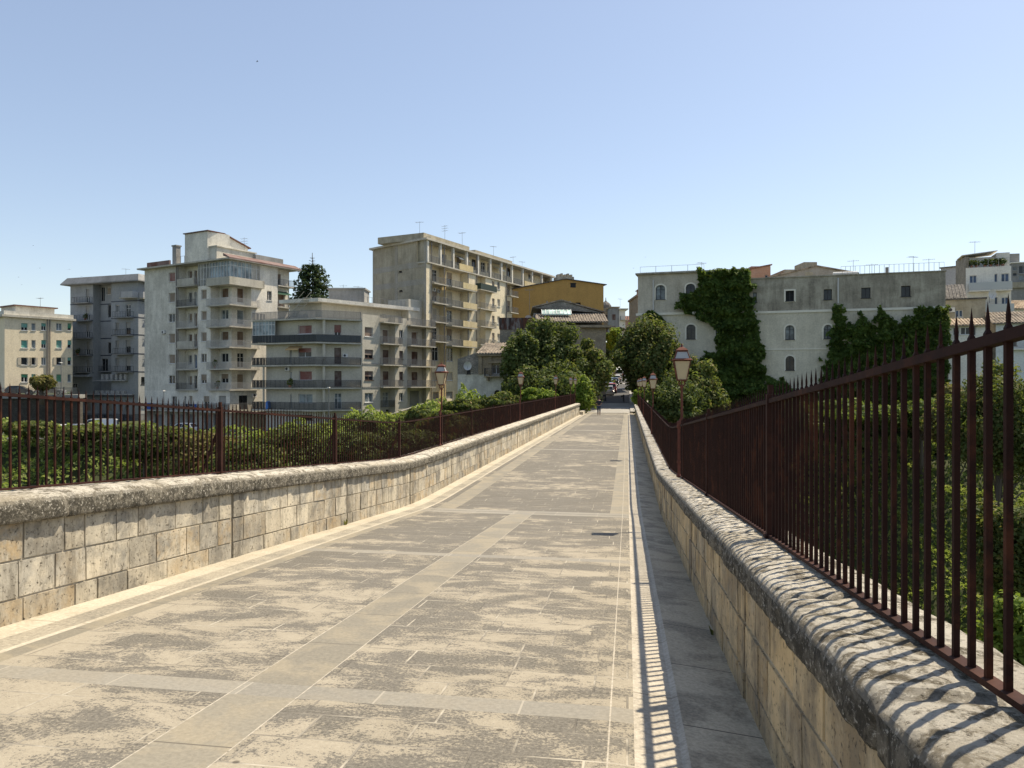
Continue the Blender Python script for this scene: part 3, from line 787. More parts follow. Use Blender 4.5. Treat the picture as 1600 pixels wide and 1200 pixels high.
def tiled_roof(root, F, u0, u1, z_eave, z_ridge, n_eave, n_ridge, m, name='roof', pitch=.36, tint=True):
    """rows of barrel tiles running down a slope; n measured along the facade normal"""
    mb = MB(); rnd = random.Random(3); L = math.hypot(n_eave-n_ridge, z_ridge-z_eave); cols = max(2, int((u1-u0)/pitch)); rows = max(2, int(L/.55))
    mb.tint = .9
    mb.hexa([F.pt(u0,n_eave,z_eave-.14), F.pt(u1,n_eave,z_eave-.14), F.pt(u1,n_ridge,z_ridge-.14), F.pt(u0,n_ridge,z_ridge-.14), F.pt(u0,n_eave,z_eave-.02), F.pt(u1,n_eave,z_eave-.02), F.pt(u1,n_ridge,z_ridge-.02), F.pt(u0,n_ridge,z_ridge-.02)])
    for i in range(cols):
        uc = u0+(i+.5)*(u1-u0)/cols; hw = (u1-u0)/cols*.40
        for j in range(rows):
            t0, t1 = j/rows, (j+1.12)/rows; t1 = min(1, t1); tn = rnd.random()
            P = lambda t, du, dz: F.pt(uc+du, lerp(n_eave,n_ridge,t), lerp(z_eave,z_ridge,t)+dz)
            jz = rnd.uniform(-.012,.012)
            a = [P(t0,-hw,0),P(t0,-hw*.6,.09+jz),P(t0,hw*.6,.09+jz),P(t0,hw,0)]; b = [P(t1,-hw*.9,-.02),P(t1,-hw*.5,.055),P(t1,hw*.5,.055),P(t1,hw*.9,-.02)]
            mb.add(a+b, [(0,1,5,4),(1,2,6,5),(2,3,7,6),(3,2,1,0)], tn)
    return mb.build(name, m, root)
stucco('concrete_pale', (.50,.47,.39), (.20,.18,.135), .55); stucco('concrete_grey', (.26,.26,.25), (.10,.10,.09), .5)
# ================================================ THE TOWN: LEFT SIDE
def Z(ox, oy, k):
    return lambda x0, y0, x1, y1: (ox+x0/k, oy+y0/k, ox+x1/k, oy+y1/k)
Z1 = Z(0,340,3.3333); Z2 = Z(220,340,3.53); Z3 = Z(400,340,3.53); Z4 = Z(560,340,3.75); Z5 = Z(780,400,4.284); Z6 = Z(1000,380,4.0); Z7 = Z(1280,380,4.0); Z8 = Z(1460,380,5.457)
PLANTS = []
stucco('cream_plaster', (.78,.68,.50), (.45,.37,.25), .45, (.66,.58,.45), .5)
stucco('grey_paint', (.315,.33,.335), (.19,.20,.20), .5, (.39,.40,.40), .4)
stucco('grey_pale_paint', (.42,.42,.41), (.22,.22,.22), .4)
stucco('white_plaster', (.80,.76,.665), (.40,.37,.30), .55, (.45,.445,.415), .7)
stucco('white_plaster_worn', (.70,.67,.585), (.29,.27,.22), .7, (.46,.44,.38), .85)
stucco('beige_paint', (.53,.495,.41), (.33,.30,.24), .4, (.62,.58,.49), .5)
stucco('yellow_plaster', (.82,.72,.52), (.48,.40,.27), .45, (.52,.47,.37), .5)
stucco('raw_render', (.36,.325,.245), (.17,.155,.115), .75, (.47,.43,.335), .8)
stucco('yellow_panel', (.62,.51,.28), (.33,.26,.13), .6)
stucco('brown_red_band', (.15,.070,.052), (.09,.055,.045), .5)
plain('dark_band', (.055,.065,.085), .6)
plain('mesh_blue', (.17,.195,.20), .7)
plain('black_opening', (.012,.013,.015), .8)
GL_W = ('white_frame','dark_glass','glass'); GL_B = ('brown_frame','dark_glass','glass')

def base_poly(root, F, openings, mb, z0, z1, u0=0, u1=None, n=0, dep=.16, wname='window'):
    """wall with real openings; openings = [(pixel rect, style, kwargs)]"""
    u1 = F.L if u1 is None else u1; holes = []
    for it in openings:
        r, st = it[0], it[1]; kw = dict(it[2]) if len(it) > 2 else {}
        h = F.rect(*r) if not kw.pop('metric', False) else r
        if kw.pop('down', None) is not None: pass
        h = (max(h[0],u0+.05), max(h[1],z0+.05), min(h[2],u1-.05), min(h[3],z1-.05))
        if h[2]-h[0] < .2 or h[3]-h[1] < .2: continue
        holes.append(h)
        reveal(mb, F, h, dep+.06, n, kw.get('arch', 0))
        window(root, F, h, st, dep=dep, n=n, **kw)
    wall_face(mb, F, u0, u1, z0, z1, holes, n)
    return holes
def rows(xr, ys, *rest): return [((xr[0], y[0], xr[1], y[1]),)+rest for y in ys]

# ---------------- cream block on the far left
def bld_cream():
    A = at(-62, 600, 128); B0 = (-81.3, 121); d = Vector((.57,.82)); B1 = (B0[0]+d.x*10.4, B0[1]+d.y*10.4)
    L0 = (B0[0]-.72*13, B0[1]+.69*13); bk = (B1[0]-.72*13, B1[1]+.69*13)
    root = thing('apartment_building', 'cream four storey block with green roller blinds at the far left of the photo', 'building', (B0[0],B0[1],-1.3))
    F = Fac(B0, B1); G = Fac(L0, B0); w = MB(); zt = 10.8
    op = []
    yr = [(550,588),(638,680),(728,768),(815,857)]; cols = [(110,145),(164,186),(215,241),(293,323),(352,372)]
    st = [('white_frame','blind_teal','half'),('white_frame','pale_glass','glass'),('white_frame','blind_teal','blind'),('white_frame','blind_green','half'),('white_frame','blind_teal','half')]
    for j, y in enumerate(yr):
        for i, c in enumerate(cols):
            s = st[(i*2+j) % 5] if not (i == 1 and j in (0,1)) else st[1]
            if j == 1 and i == 0: s = ('white_frame','blind_teal','blind')
            if j == 2 and i in (0,1,3): s = ('white_frame','blind_cream','shutters')
            if j == 3 and i == 3: s = ('white_frame','blind_green','blind')
            op.append((Z1(c[0],y[0],c[1],y[1]), s))
    base_poly(root, F, op, w, -1.3, zt)
    base_poly(root, G, [], w, -1.3, zt)
    wall_face(w, Fac(B1, bk), 0, 13, -1.3, zt); wall_face(w, Fac(bk, L0), 0, 10.4, -1.3, zt)
    w.build('wall', 'cream_plaster', root)
    poly = [L0, B0, B1, bk]
    slab_poly(root, 'cornice', offset(poly, .45), zt, zt+.35, 'concrete_pale'); slab_poly(root, 'parapet', offset(poly, .12), zt+.352, zt+1.0, 'white_plaster_worn')
    c = (F.xy(5.2,-6.5), F.xy(13.5,-6.5)); p = [F.xy(2.6,-2.5), F.xy(8.6,-2.5), F.xy(8.6,-8), F.xy(2.6,-8)]
    slab_poly(root, 'stair_house', ccw(p), zt+1.002, zt+2.1, 'white_plaster_worn'); slab_poly(root, 'roof_slab', offset(p, .4), zt+2.1, zt+2.28, 'brown_red_band')
    for px in (73.5, 77.5):
        u = F.u(px); q = MB(); q.tube(F.pt(u,.12,-1.3), F.pt(u,.12,zt), .09, None, 6); q.build('drainpipe', 'pipe_metal', root)
    aerial(F.xy(7,-4), zt+2.2, 1.8, 0, 'small aerial on the stair house of the cream block')
bld_cream()

# ---------------- dark grey block with a slanted roof edge
def bld_grey():
    A0, A1 = (-81.0,138.5), (-65.8,133.0)
    root = thing('apartment_building', 'slate grey eight storey block with thin dark floor bands and a slanted pale roof edge', 'building', (A0[0],A0[1],-8))
    F = Fac(A0, A1); w = MB()
    uL, uR = F.u(145.5), F.u(174); zt = F.z(110, 446.5); z0 = -8.2
    d = F.d; nb = -F.n
    S1 = Vector(A1)+Vector((.34,.94)).normalized()*12; K0 = Vector(A0)+Vector(nb)*14
    G = Fac(A1, S1); rec = 1.6; zbase = F.z(160, 617)
    doors = ('white_frame','blind_grey','half'); win = ('grey_frame','blind_grey','blind')
    yl = [(372,410),(462,500),(555,590),(645,680),(740,773)]
    op = [(Z1(447,a,466,b+33), doors, {'sill':False}) for a, b in yl]
    base_poly(root, F, op, w, zbase, zt, 0, uL)
    yr = [(450,520),(542,612),(635,708),(727,802)]
    op = [(Z1(655,a+3,680,b-3), ('white_frame','dark_glass','glass') if i == 0 else ('grey_frame','blind_grey','half'), {'sill':False}) for i, (a, b) in enumerate(yr)]
    op += [(Z1(602,a+5,621,a+42), GL_W if i == 0 else win) for i, (a, b) in enumerate(yr)]
    base_poly(root, F, op, w, zbase, zt, uR, F.L)
    FR = Fac(F.xy(uL,-rec), F.xy(uR,-rec))
    base_poly(root, FR, [(Z1(524,362,546,436), ('grey_frame','dark_glass','door'), {'sill':False}), (Z1(556,364,577,401), ('white_frame','blind_beige','blind')),
                         (Z1(562,455,578,520), ('grey_frame','black_opening','door'), {'sill':False}), (Z1(562,650,578,708), ('grey_frame','black_opening','door'), {'sill':False}), (Z1(530,735,562,800), ('grey_frame','dark_glass','door'), {'sill':False})], w, zbase, zt)
    for ua in (uL, uR):
        w.quad(F.pt(ua,0,zbase), F.pt(ua,-rec,zbase), F.pt(ua,-rec,zt), F.pt(ua,0,zt))
    # plinth storeys: entrance with its sign, pillared gallery, lower windows
    zs = F.z(160, 669); zm = F.z(160, 646)
    opb = [(Z1(413,845,481,918), ('dark_frame','dark_glass','door'), {'sill':False})]
    opb += [(Z1(540+i*27,855,540+i*27+17,908), ('dark_frame','dark_glass','glass'), {'sill':False}) for i in range(5)]
    for a, b in ((402,430),(445,472),(553,584),(618,640),(650,664)): opb.append((Z1(a,950,b,1008), ('grey_frame','blind_beige','blind')))
    base_poly(root, F, opb, w, zm, zbase)
    opc = [(Z1(a,1030,a+60,1092), ('dark_frame','garage_blue','blind'), {'sill':False}) for a in (382,452,540,640)]
    w2 = MB(); base_poly(root, F, opc, w2, z0, zm); 
    base_poly(root, G, [(Z1(735,830,796,868), ('dark_frame','dark_glass','glass'), {})], w, zm, zt, dep=.3)
    wall_face(w2, G, 0, 12, z0, zm)
    for P, Q in ((tuple(S1), tuple(K0)), (tuple(K0), A0)):
        f = Fac(P, Q); wall_face(w, f, 0, f.L, z0, zt)
    w.build('wall', 'grey_paint', root); w2.build('plinth', 'garage_blue', root)
    # thin dark floor bands
    b = MB()
    for y in (452,540,630,718,808):
        z = F.z(120, 340+y/3.3333); b.fbox(F, -.02, uL+.02, z-.10, z+.10, 0, .035)
        b.fbox(FR, 0, FR.L, z-.10, z+.10, 0, .03)
    for y in (435,522,612,710,803):
        z = F.z(195, 340+y/3.3333); b.fbox(F, uR-.02, F.L+.036, z-.10, z+.10, 0, .035); b.fbox(G, 0, 12, z-.10, z+.10, 0, .035)
    b.fbox(F, 0, F.L-.9, zbase-.28, zbase-.02, 0, .5)
    b.build('floor_bands', 'dark_band', root)
    mb = MB(); mb.fbox(F, 0, F.L-.9, zbase, zbase+.22, 0, .62); mb.build('ledge', 'grey_pale_paint', root)
    # pergola beams over the gallery, planters below it
    mb = MB()
    for i in range(6):
        u = F.u((545+i*24)/3.3333); z = F.z(180, 340+838/3.3333); mb.fbox(F, u-.25, u+.25, z-.2, z+.75, 0, .55)
        u = F.u((515+i*27)/3.3333); z = F.z(180, 340+918/3.3333); mb.fbox(F, u-.35, u+.45, z+.05, z+.6, 0, .5)
    mb.fbox(F, F.u(150), F.u(200), F.z(180,340+850/3.3333)-.05, F.z(180,340+850/3.3333)+.12, .01, .7); mb.build('gallery_beams', 'grey_pale_paint', root)
    mb = MB(); u0, u1 = F.u(100.5), F.u(145); z = F.z(120, 340+828/3.3333)
    mb.hexa([F.pt(u0,0,z), F.pt(u0,1.2,z-.1), F.pt(u1,1.2,z-.1), F.pt(u1,0,z), F.pt(u0,0,z+.75), F.pt(u0,1.2,z+.12), F.pt(u1,1.2,z+.12), F.pt(u1,0,z+.75)][::1])
    mb.build('canopy', 'grey_paint', root)
    # sign by the entrance
    mb = MB(); h = F.rect(*Z1(377,862,407,892)); mb.fbox(F, h[0], h[2], h[1], h[3], .002, .06); sg = mb.build('sign_board', 'grey_pale_paint', root)
    m2 = MB(); ww = h[2]-h[0]; hh = h[3]-h[1]
    def st_(a,b,c,d2): m2.fbox(F, h[0]+ww*a, h[0]+ww*b, h[1]+hh*c, h[1]+hh*d2, .061, .09)
    st_(.08,.18,.15,.85); st_(.30,.42,.12,.88); st_(.42,.55,.70,.84); st_(.65,.78,.12,.88); st_(.78,.95,.72,.86); st_(.78,.92,.42,.56); st_(.78,.95,.12,.26)
    m2.build('sign_lettering', 'black_opening', sg)
    # balconies
    for y in (445,538,628,718,805): balcony(root, F, F.u(119.5), F.u(144.5), F.z(132,340+y/3.3333), 1.1, 'rail_dark', 'concrete_grey', step=.35, w=.012)
    for y in (520,613,710,803): balcony(root, F, F.u(183.5), F.u(209), F.z(196,340+y/3.3333), 1.1, 'rail_dark', 'concrete_grey', step=.35, w=.012)
    z = F.z(200, 340+420/3.3333); balcony(root, F, F.u(195), F.L+.0, z, 1.3, 'rail_pale', 'concrete_pale', solid=('grey_pale_paint', F.u(199), F.L))
    PLANTS.append((F.pt(F.u(126),.6,F.z(132,340+718/3.3333)), 'tall potted plant on a left balcony low on the slate grey block')); PLANTS.append((F.pt(F.u(138),.6,F.z(132,340+538/3.3333)), 'plant on a left balcony high on the slate grey block'))
    balcony(root, G, .1, 9, z, 1.0, 'rail_pale', 'concrete_pale', solid=('grey_pale_paint', .1, 9))
    for y in (370,485,585,692): 
        balcony(root, G, 2.2, 9, F.z(230,340+y/3.3333), 1.0, 'rail_dark', 'concrete_grey', step=.3)
    balcony(root, FR, .5, FR.L-.1, F.z(165,340+800/3.3333), 1.0, 'rail_dark', 'concrete_grey', step=.3)
    # slanted roof edge
    poly = ccw([A0, A1, tuple(S1), tuple(K0)])
    o1, o2 = offset(poly, 1.15), offset(poly, .35); n = 4; mb = MB()
    pts = [(p[0],p[1],zt) for p in o1]+[(p[0],p[1],zt+.18) for p in o1]+[(p[0],p[1],zt+1.35) for p in o2]
    mb.add(pts, [(3,2,1,0)]+[(i,(i+1)%4,4+(i+1)%4,4+i) for i in range(4)]+[(4+i,4+(i+1)%4,8+(i+1)%4,8+i) for i in range(4)]+[(8,9,10,11)])
    mb.build('roof', 'concrete_grey', root)
    aerial(F.xy(9,-4), zt+1.3, 2.0, 0, 'aerial on the slanted roof of the slate grey block')
bld_grey()

# ---------------- tall pale block with the red tiled edge
def bld_tall():
    C0, C1 = Vector((-57.9,119)), Vector((-40.7,109)); C2 = Vector((-34.6,119.7))
    root = thing('apartment_building', 'tall worn white block with stacked corner balconies, red roof rim and a gabled lift house', 'building', (C0.x,C0.y,-6.8))
    F = Fac(C0, C1); G = Fac(C1, C2); z0 = -6.9
    zt = F.z(300, 340+258/3.53); w = MB(); w2 = MB()
    a0 = F.u(220+208/3.53); a1 = F.u(220+315/3.53); b0 = F.u(220+385/3.53)
    cr = 1.5; ca = .95   # corner walls set back
    zg = F.z(300, 340+955/3.53)      # line above the ground storeys
    bb = ('white_frame','blind_beige','blind'); br = ('white_frame','blind_brown','blind')
    ys6 = [(302,353),(415,467),(530,577),(640,693),(755,806),(870,917)]
    op = []
    for i, y in enumerate(ys6):
        st = [('white_frame','blind_red','blind'),bb,('white_frame','dark_glass','glass'),bb,bb,GL_W][i]
        op.append((Z2(154,y[0],189,y[1]), st))
    base_poly(root, F, op, w2, zg, zt, 0, a0)
    ysc = [(397,450),(515,566),(632,683),(750,798),(865,915)]
    op = [(Z2(332,y[0],363,y[1]), [bb,bb,bb,GL_W,('white_frame','blind_beige','half')][i]) for i, y in enumerate(ysc)]
    base_poly(root, F, op, w, zg, zt, a1, b0)
    # recessed loggia
    rc = 1.3; FR = Fac(F.xy(a0,-rc), F.xy(a1,-rc)); op = []
    for i, y in enumerate([(290,372),(408,488),(525,600),(640,712),(755,832),(870,945)]):
        op += [(Z2(232,y[0]+8,245,y[1]), ('white_frame','dark_glass','door'), {'sill':False}), (Z2(262,y[0]+3,283,y[1]-20), [br,GL_W,bb,br,GL_W,bb][i]), (Z2(294,y[0],310,y[1]), [br,('white_frame','curtain_glass','door'),br,br,('white_frame','blue_glass','door'),('white_frame','dark_glass','door')][i], {'sill':False})]
    base_poly(root, FR, op, w, zg, zt)
    for ua in (a0, a1): w.quad(F.pt(ua,0,zg), F.pt(ua,-rc,zg), F.pt(ua,-rc,zt), F.pt(ua,0,zt))
    for i, y in enumerate((375,490,607,720,836,948)): balcony(root, F, a0+.02, a1-.02, F.z(295,340+y/3.53), .45, ['rail_pale','rail_dark','rail_pale','rail_pale','rail_pale','rail_dark'][i], 'concrete_pale', n=-.003, sides=False, solid=('concrete_pale',a0+.3,a1-.3) if i in (0,3) else None)
    # floors of the loggia
    mb = MB()
    for y in (375,490,607,720,836,948): z = F.z(295,340+y/3.53); mb.fbox(F, a0+.01, a1-.01, z-.16, z, -rc+.01, -.004)
    mb.build('loggia_floor', 'concrete_pale', root)
    # set-back corner
    g1 = G.u(220+610/3.53)
    P0 = Vector(F.xy(b0,0)); P0b = Vector(F.xy(b0,-cr)); P3 = Vector(G.xy(g1,0)); P3b = Vector(G.xy(g1,-cr))
    inner = C1 - F.n*cr*.0
    # inner corner = intersection of both planes moved back
    def isect(p, d, q, e): 
        t = ((q.x-p.x)*e.y-(q.y-p.y)*e.x)/(d.x*e.y-d.y*e.x); return p+d*t
    IC = isect(P0b, F.d, P3b, G.d)
    FI, GI = Fac(P0b, IC), Fac(IC, P3b)
    ysa = [(388,443),(508,560),(627,680),(748,797),(862,912)]; ysd = [(390,470),(510,588),(627,705),(747,827),(862,943)]
    base_poly(root, FI, [(Z2(443,y[0],483,y[1]), [br,('white_frame','pale_glass','glass'),('white_frame','blind_brown','blind'),GL_W,('white_frame','blind_beige','half')][i]) for i, y in enumerate(ysa)], w, zg, zt)
    base_poly(root, GI, [(Z2(532,y[0],581,y[1]), [br,('white_frame','pale_glass','blind'),br,GL_W,('white_frame','blind_beige','blind')][i], {'sill':False}) for i, y in enumerate(ysd)], w, zg, zt)
    w.quad((P0.x,P0.y,zg),(P0b.x,P0b.y,zg),(P0b.x,P0b.y,zt),(P0.x,P0.y,zt)); w.quad((P3b.x,P3b.y,zg),(P3.x,P3.y,zg),(P3.x,P3.y,zt),(P3b.x,P3b.y,zt))
    def corner_poly(k, back=.0):
        a = F.pt(b0-.25, 0, 0); e1 = F.xy(b0-.35, k); e0 = F.xy(b0-.35, .0)
        c = isect(C1+F.n*k, F.d, C1+G.n*k, G.d); g = g1+1.1
        return [e0, e1, tuple(c), G.xy(g,k), G.xy(g,0.0)]
    for i, y in enumerate((478,598,713,833,948,1062)):
        z = F.z(360, 340+y/3.53); k = .55
        cp = corner_poly(k); poly = cp[:4]+[cp[4], G.xy(g1,0.003), G.xy(g1,-cr+.01), (IC.x,IC.y), F.xy(b0,-cr+.01), F.xy(b0,.003)]
        o = slab_poly(root, 'balcony', ccw(poly), z-.17, z, 'concrete_pale')
        ins = corner_poly(k-.06)
        r = MB(); railing_path(r, [ins[0],ins[1],ins[2],ins[3],ins[4]], z, 1.0, .13, .011); r.build('railing', 'rail_pale' if i != 5 else 'rail_grey', o)
        if i in (3,4): PLANTS.append((FI.pt(.9+.6*(i-3),1.5,z), ('green pot plant on the fourth corner balcony of the tall worn block','bushy plant on the fifth corner balcony of the tall worn block')[i-3]))
    # glazed veranda on the top floor
    z = F.z(360, 340+362/3.53); zv = zt-.02; cp = corner_poly(.55); cp[3] = G.xy(g1+2.0,.55); cp[4] = G.xy(g1+2.0,0)
    o = slab_poly(root, 'balcony', ccw(cp[:4]+[cp[4], (P3.x,P3.y), (IC.x,IC.y), (P0.x,P0.y)]), z-.2, z, 'concrete_pale')
    q = MB(); ci = corner_poly(.55)
    ci[3] = G.xy(g1+2.0,.55); ci[4] = G.xy(g1+2.0,0)
    for a, b in zip(ci[:-1], ci[1:]):
        f = Fac(a, b) if f'{a}' != f'{b}' else None
        if f and f.L > .1: q.fbox(f, 0, f.L, z, z+.95, -.12, 0)
    q.build('parapet', 'concrete_pale', o)
    V = MB(); Gm = MB(); va = [F.xy(a1+.1,.05), tuple(isect(C1+F.n*.05, F.d, C1+G.n*.05, G.d)), G.xy(g1+1.6,.05), G.xy(g1+1.6,-.5)]
    for a, b in zip(va[:-1], va[1:]):
        f = Fac(a, b); n = max(1, int(f.L/.62))
        Gm.quad(f.pt(0,-.05,z), f.pt(f.L,-.05,z), f.pt(f.L,-.05,zv), f.pt(0,-.05,zv))
        for i in range(n+1): u = f.L*i/n; V.fbox(f, max(0,u-.035), min(f.L,u+.035), z+.01, zv, -.06, .02)
        for zz in (z+.9, zv-.75, zv-.1): V.fbox(f, 0, f.L, zz, zz+.07, -.055, .012)
    vo = V.build('veranda_frame', 'white_frame', root); Gm.build('glazing', 'veranda_glass', vo)
    # right face
    g2 = G.u(220+755/3.53)
    base_poly(root, G, [(Z2(697,405,723,457), GL_W), (Z2(702,752,727,803), GL_B), (Z2(700,865,727,916), ('white_frame','blind_red','half')), (Z2(697,980,722,1040), GL_B)], w, zg-3.1, zt, g1, g2)
    H2 = Fac(G.xy(g2,-1.1), G.xy(G.L,-1.1))
    base_poly(root, H2, [(Z2(732,310,773,378), ('white_frame','blind_brown','half'), {'sill':False}), (Z2(757,422,795,492), ('white_frame','blind_brown','blind'), {'sill':False})], w, z0, zt)
    w.quad(G.pt(g2,0,z0), G.pt(g2,-1.1,z0), G.pt(g2,-1.1,zt), G.pt(g2,0,zt))
    for y in (385,500,615,730): balcony(root, H2, .05, H2.L, H2.z(447,340+y/3.53), 1.2, 'rail_grey', 'concrete_pale')
    # ground storeys: doors, windows, garages
    zq = F.z(300, 640.5)
    opg = [(Z2(170,985,198,1058), ('white_frame','dark_glass','door'), {'sill':False}), (Z2(240,985,250,1050), GL_W), (Z2(265,983,285,1035), bb), (Z2(347,985,378,1060), ('white_frame','blind_beige','half'), {'sill':False}), (Z2(430,983,470,1035), ('grey_frame','blind_grey','blind')), ]
    base_poly(root, F, opg, w, zq-.1, zg)
    base_poly(root, G, [(Z2(541,981,590,1062), ('dark_frame','dark_glass','door'), {'sill':False})], w, zq-.1, zg, 0, g1)
    F2 = Fac(F.xy(0,-1.0), F.xy(F.L-1,-1.0)); w3 = MB()
    base_poly(root, F2, [(Z2(a,1085,b,1165), ('grey_frame','garage_grey','blind'), {'sill':False}) for a, b in ((75,125),(150,190),(205,240),(262,300),(330,385),(400,440))], w3, z0, zq-.1)
    G2 = Fac(F2.pt(F2.L,0,0)[:2], G.xy(G.L,-1.0)); wall_face(w3, G2, 0, G2.L, z0, zq-.1)
    mb = MB(); q = [F.xy(-.5,-.9), F.xy(-.5,.55), tuple(isect(C1+F.n*.55, F.d, C1+G.n*.55, G.d)), G.xy(g1+1,.55), G.xy(g1+1,-.9)]
    mb.prism(ccw(q), zq-.3, zq-.1); tb = mb.build('terrace_slab', 'concrete_pale', root)
    r = MB(); railing_path(r, [F.xy(-.4,.0), F.xy(-.4,.5), tuple(isect(C1+F.n*.48, F.d, C1+G.n*.48, G.d)), G.xy(g1+.9,.48)], zq-.1, 1.0, .14, .011); r.build('railing', 'rail_dark', tb)
    mb = MB(); 
    for u in (1,5,9,13,17): mb.fbox(F, u-.2, u+.2, z0, zq-.3, -.95, -.55)
    mb.build('pillar', 'white_plaster', root)
    K1 = C2-G.n*1.0; bk1 = K1 - G.n*15; bk0 = C0 - Vector(F.n)*12
    for P, Q in ((tuple(K1), tuple(bk1)), (tuple(bk1), tuple(bk0)), (tuple(bk0), tuple(C0))):
        f = Fac(P, Q); wall_face(w, f, 0, f.L, z0, zt)
    w.build('wall', 'white_plaster', root); w2.build('side_wall', 'white_plaster_worn', root); w3.build('garage_wall', 'white_plaster_worn', root)
    # roof with red rim
    poly = [tuple(C0), tuple(C1), tuple(K1+G.n*1.0), tuple(bk1), tuple(bk0)]
    slab_poly(root, 'roof', offset(poly, .8), zt, zt+.22, 'concrete_pale')
    f = Fac(*[offset(poly,.8)[i] for i in (1,2)]); mb = MB(); mb.hexa([f.pt(0,.02,zt+.1),f.pt(f.L,.02,zt+.1),f.pt(f.L,-1.3,zt+.5),f.pt(0,-1.3,zt+.5),f.pt(0,.02,zt+.26),f.pt(f.L,.02,zt+.26),f.pt(f.L,-1.3,zt+.9),f.pt(0,-1.3,zt+.9)]); mb.build('tiled_rim', 'brown_red_band', root)
    mb = MB(); mb.fbox(F, .3, 5.8, zt+.22, zt+1.15, -.5, -.2); mb.build('tiled_upstand', 'brown_red_band', root)
    mb = MB(); mb.fbox(F, 6.3, 7.2, zt+.22, zt+3.2, -1.2, -.4); mb.fbox(F, 6.2, 7.3, zt+3.2, zt+3.4, -1.3, -.3); mb.build('chimney', 'concrete_grey', root)
    r = MB(); railing_path(r, [F.xy(7.5,-.3), F.xy(14,-.3)], zt+.22, 1.3, .9, .03); r.build('roof_railing', 'rail_grey', root)
    # lift house with a gable
    z2 = zt+.22; k = 109
    La = at(220+295/3.53, 500, 113); Lb = at(220+368/3.53, 500, 110.5); Lc = at(220+590/3.53, 500, 117)
    fa, fb = Fac(La[:2], Lb[:2]), Fac(Lb[:2], Lc[:2])
    zl = fa.z(300, 340+97/3.53); zr = fb.z(390, 340+170/3.53); zp = fb.z(345, 340+90/3.53)
    mb = MB(); up = fb.u(220+455/3.53)
    for (n0, n1, ext) in ((0,-5,0),):
        pts = [fb.pt(0,n0,z2), fb.pt(fb.L,n0,z2), fb.pt(fb.L,n0,zr), fb.pt(up,n0,zp), fb.pt(0,n0,zl)]; pb_ = [fb.pt(0,n1,z2), fb.pt(fb.L,n1,z2), fb.pt(fb.L,n1,zr), fb.pt(up,n1,zp), fb.pt(0,n1,zl)]
        mb.add(pts+pb_, [(0,1,2,3,4),(9,8,7,6,5),(0,5,6,1),(1,6,7,2),(2,7,8,3),(3,8,9,4),(4,9,5,0)])
    mb.fbox(fa, .0, fa.L-.02, z2, zl-.02, -3.5, -.02); lh = mb.build('lift_house', 'white_plaster', root)
    q = MB()
    for (ua, za, ub, zb) in ((-.2,zl+.02,up,zp+.02),(up,zp+.02,fb.L+.4,zr-.1)):
        q.hexa([fb.pt(ua,.3,za),fb.pt(ub,.3,zb),fb.pt(ub,-5.2,zb),fb.pt(ua,-5.2,za),fb.pt(ua,.3,za+.14),fb.pt(ub,.3,zb+.14),fb.pt(ub,-5.2,zb+.14),fb.pt(ua,-5.2,za+.14)])
    q.build('lift_house_roof', 'brown_red_band', lh)
    mb = MB(); mb.fbox(fb, .3, fb.L, z2, z2+1.9, .02, 1.6); mb.fbox(fb, .2, fb.L+.2, z2+1.9, z2+2.05, -.0+.021, 1.8); mb.build('stair_house', 'white_plaster_worn', root)
    mb = MB(); f3 = Fac(G.xy(6.5,-2), G.xy(G.L-.3,-2)); mb.fbox(f3, 0, f3.L, z2, z2+1.7, -1.5, 0); mb.build('roof_shed', 'concrete_grey', root)
    for u in (208/3.53, 199/3.53):
        uu = F.u(220+u); q = MB(); q.tube(F.pt(uu,.12,zg), F.pt(uu,.12,zt), .08, None, 6); q.build('drainpipe', 'pipe_metal', root)
    awning(H2, .3, H2.L-.3, H2.z(447,340+400/3.53)-.35, .02, .9, 'canvas_green', 'dark green awning in the right loggia of the tall worn white block')
    acunit(0, F, F.u(220+130/3.53), F.z(257,340+640/3.53), 0, 'white air conditioner on the blank left wall of the tall worn white block', .8)
    aerial(G.xy(6,-4), z2+.2, 4.2, 1, 'tall triple aerial on the tall worn white block')
    acunit(0, G, G.u(220+622/3.53), G.z(396,340+990/3.53), 0, 'white air conditioner beside the lowest corner balcony of the tall worn white block', .9)
    acunit(0, FR, FR.u(220+237/3.53), FR.z(287,340+292/3.53), 0, 'white air conditioner in the top loggia of the tall worn white block', .9)
    # washing on the lowest terrace
    zz = zq-.1
    for i, (u, ww, hh, m, lb) in enumerate(((11.0,.35,.7,'cloth_dark','dark garment drying on the lowest balcony of the tall worn white block'),(11.9,.8,.3,'cloth_dark','short black cloth drying beside the blue towel on the lowest balcony'),(13.0,.45,.9,'cloth_blue','blue towel drying on the lowest balcony of the tall worn white block'),(2.2,1.5,.95,'cloth_blue','wide navy blue sheet hung over the left end of the lowest balcony railing'))):
        t = thing('laundry', lb, 'laundry', F.pt(u,.55,zz+1.0), F.rz, 'washing on the lowest balcony of the tall block', world_org=False)
        q = MB(); n = 8
        pts = [(-ww/2+ww*k/n, .03*math.sin(k*1.7)-.02, zt_) for zt_ in (.02,-hh*.5,-hh) for k in range(n+1)]
        q.add(pts, [(r_*(n+1)+k, r_*(n+1)+k+1, (r_+1)*(n+1)+k+1, (r_+1)*(n+1)+k) for r_ in range(2) for k in range(n)]); q.build('cloth', m, t)
        q = MB(); q.tube((-ww/2,0,.03),(ww/2,0,.03),.012,None,4); q.build('line', 'white_frame', t)
bld_tall()

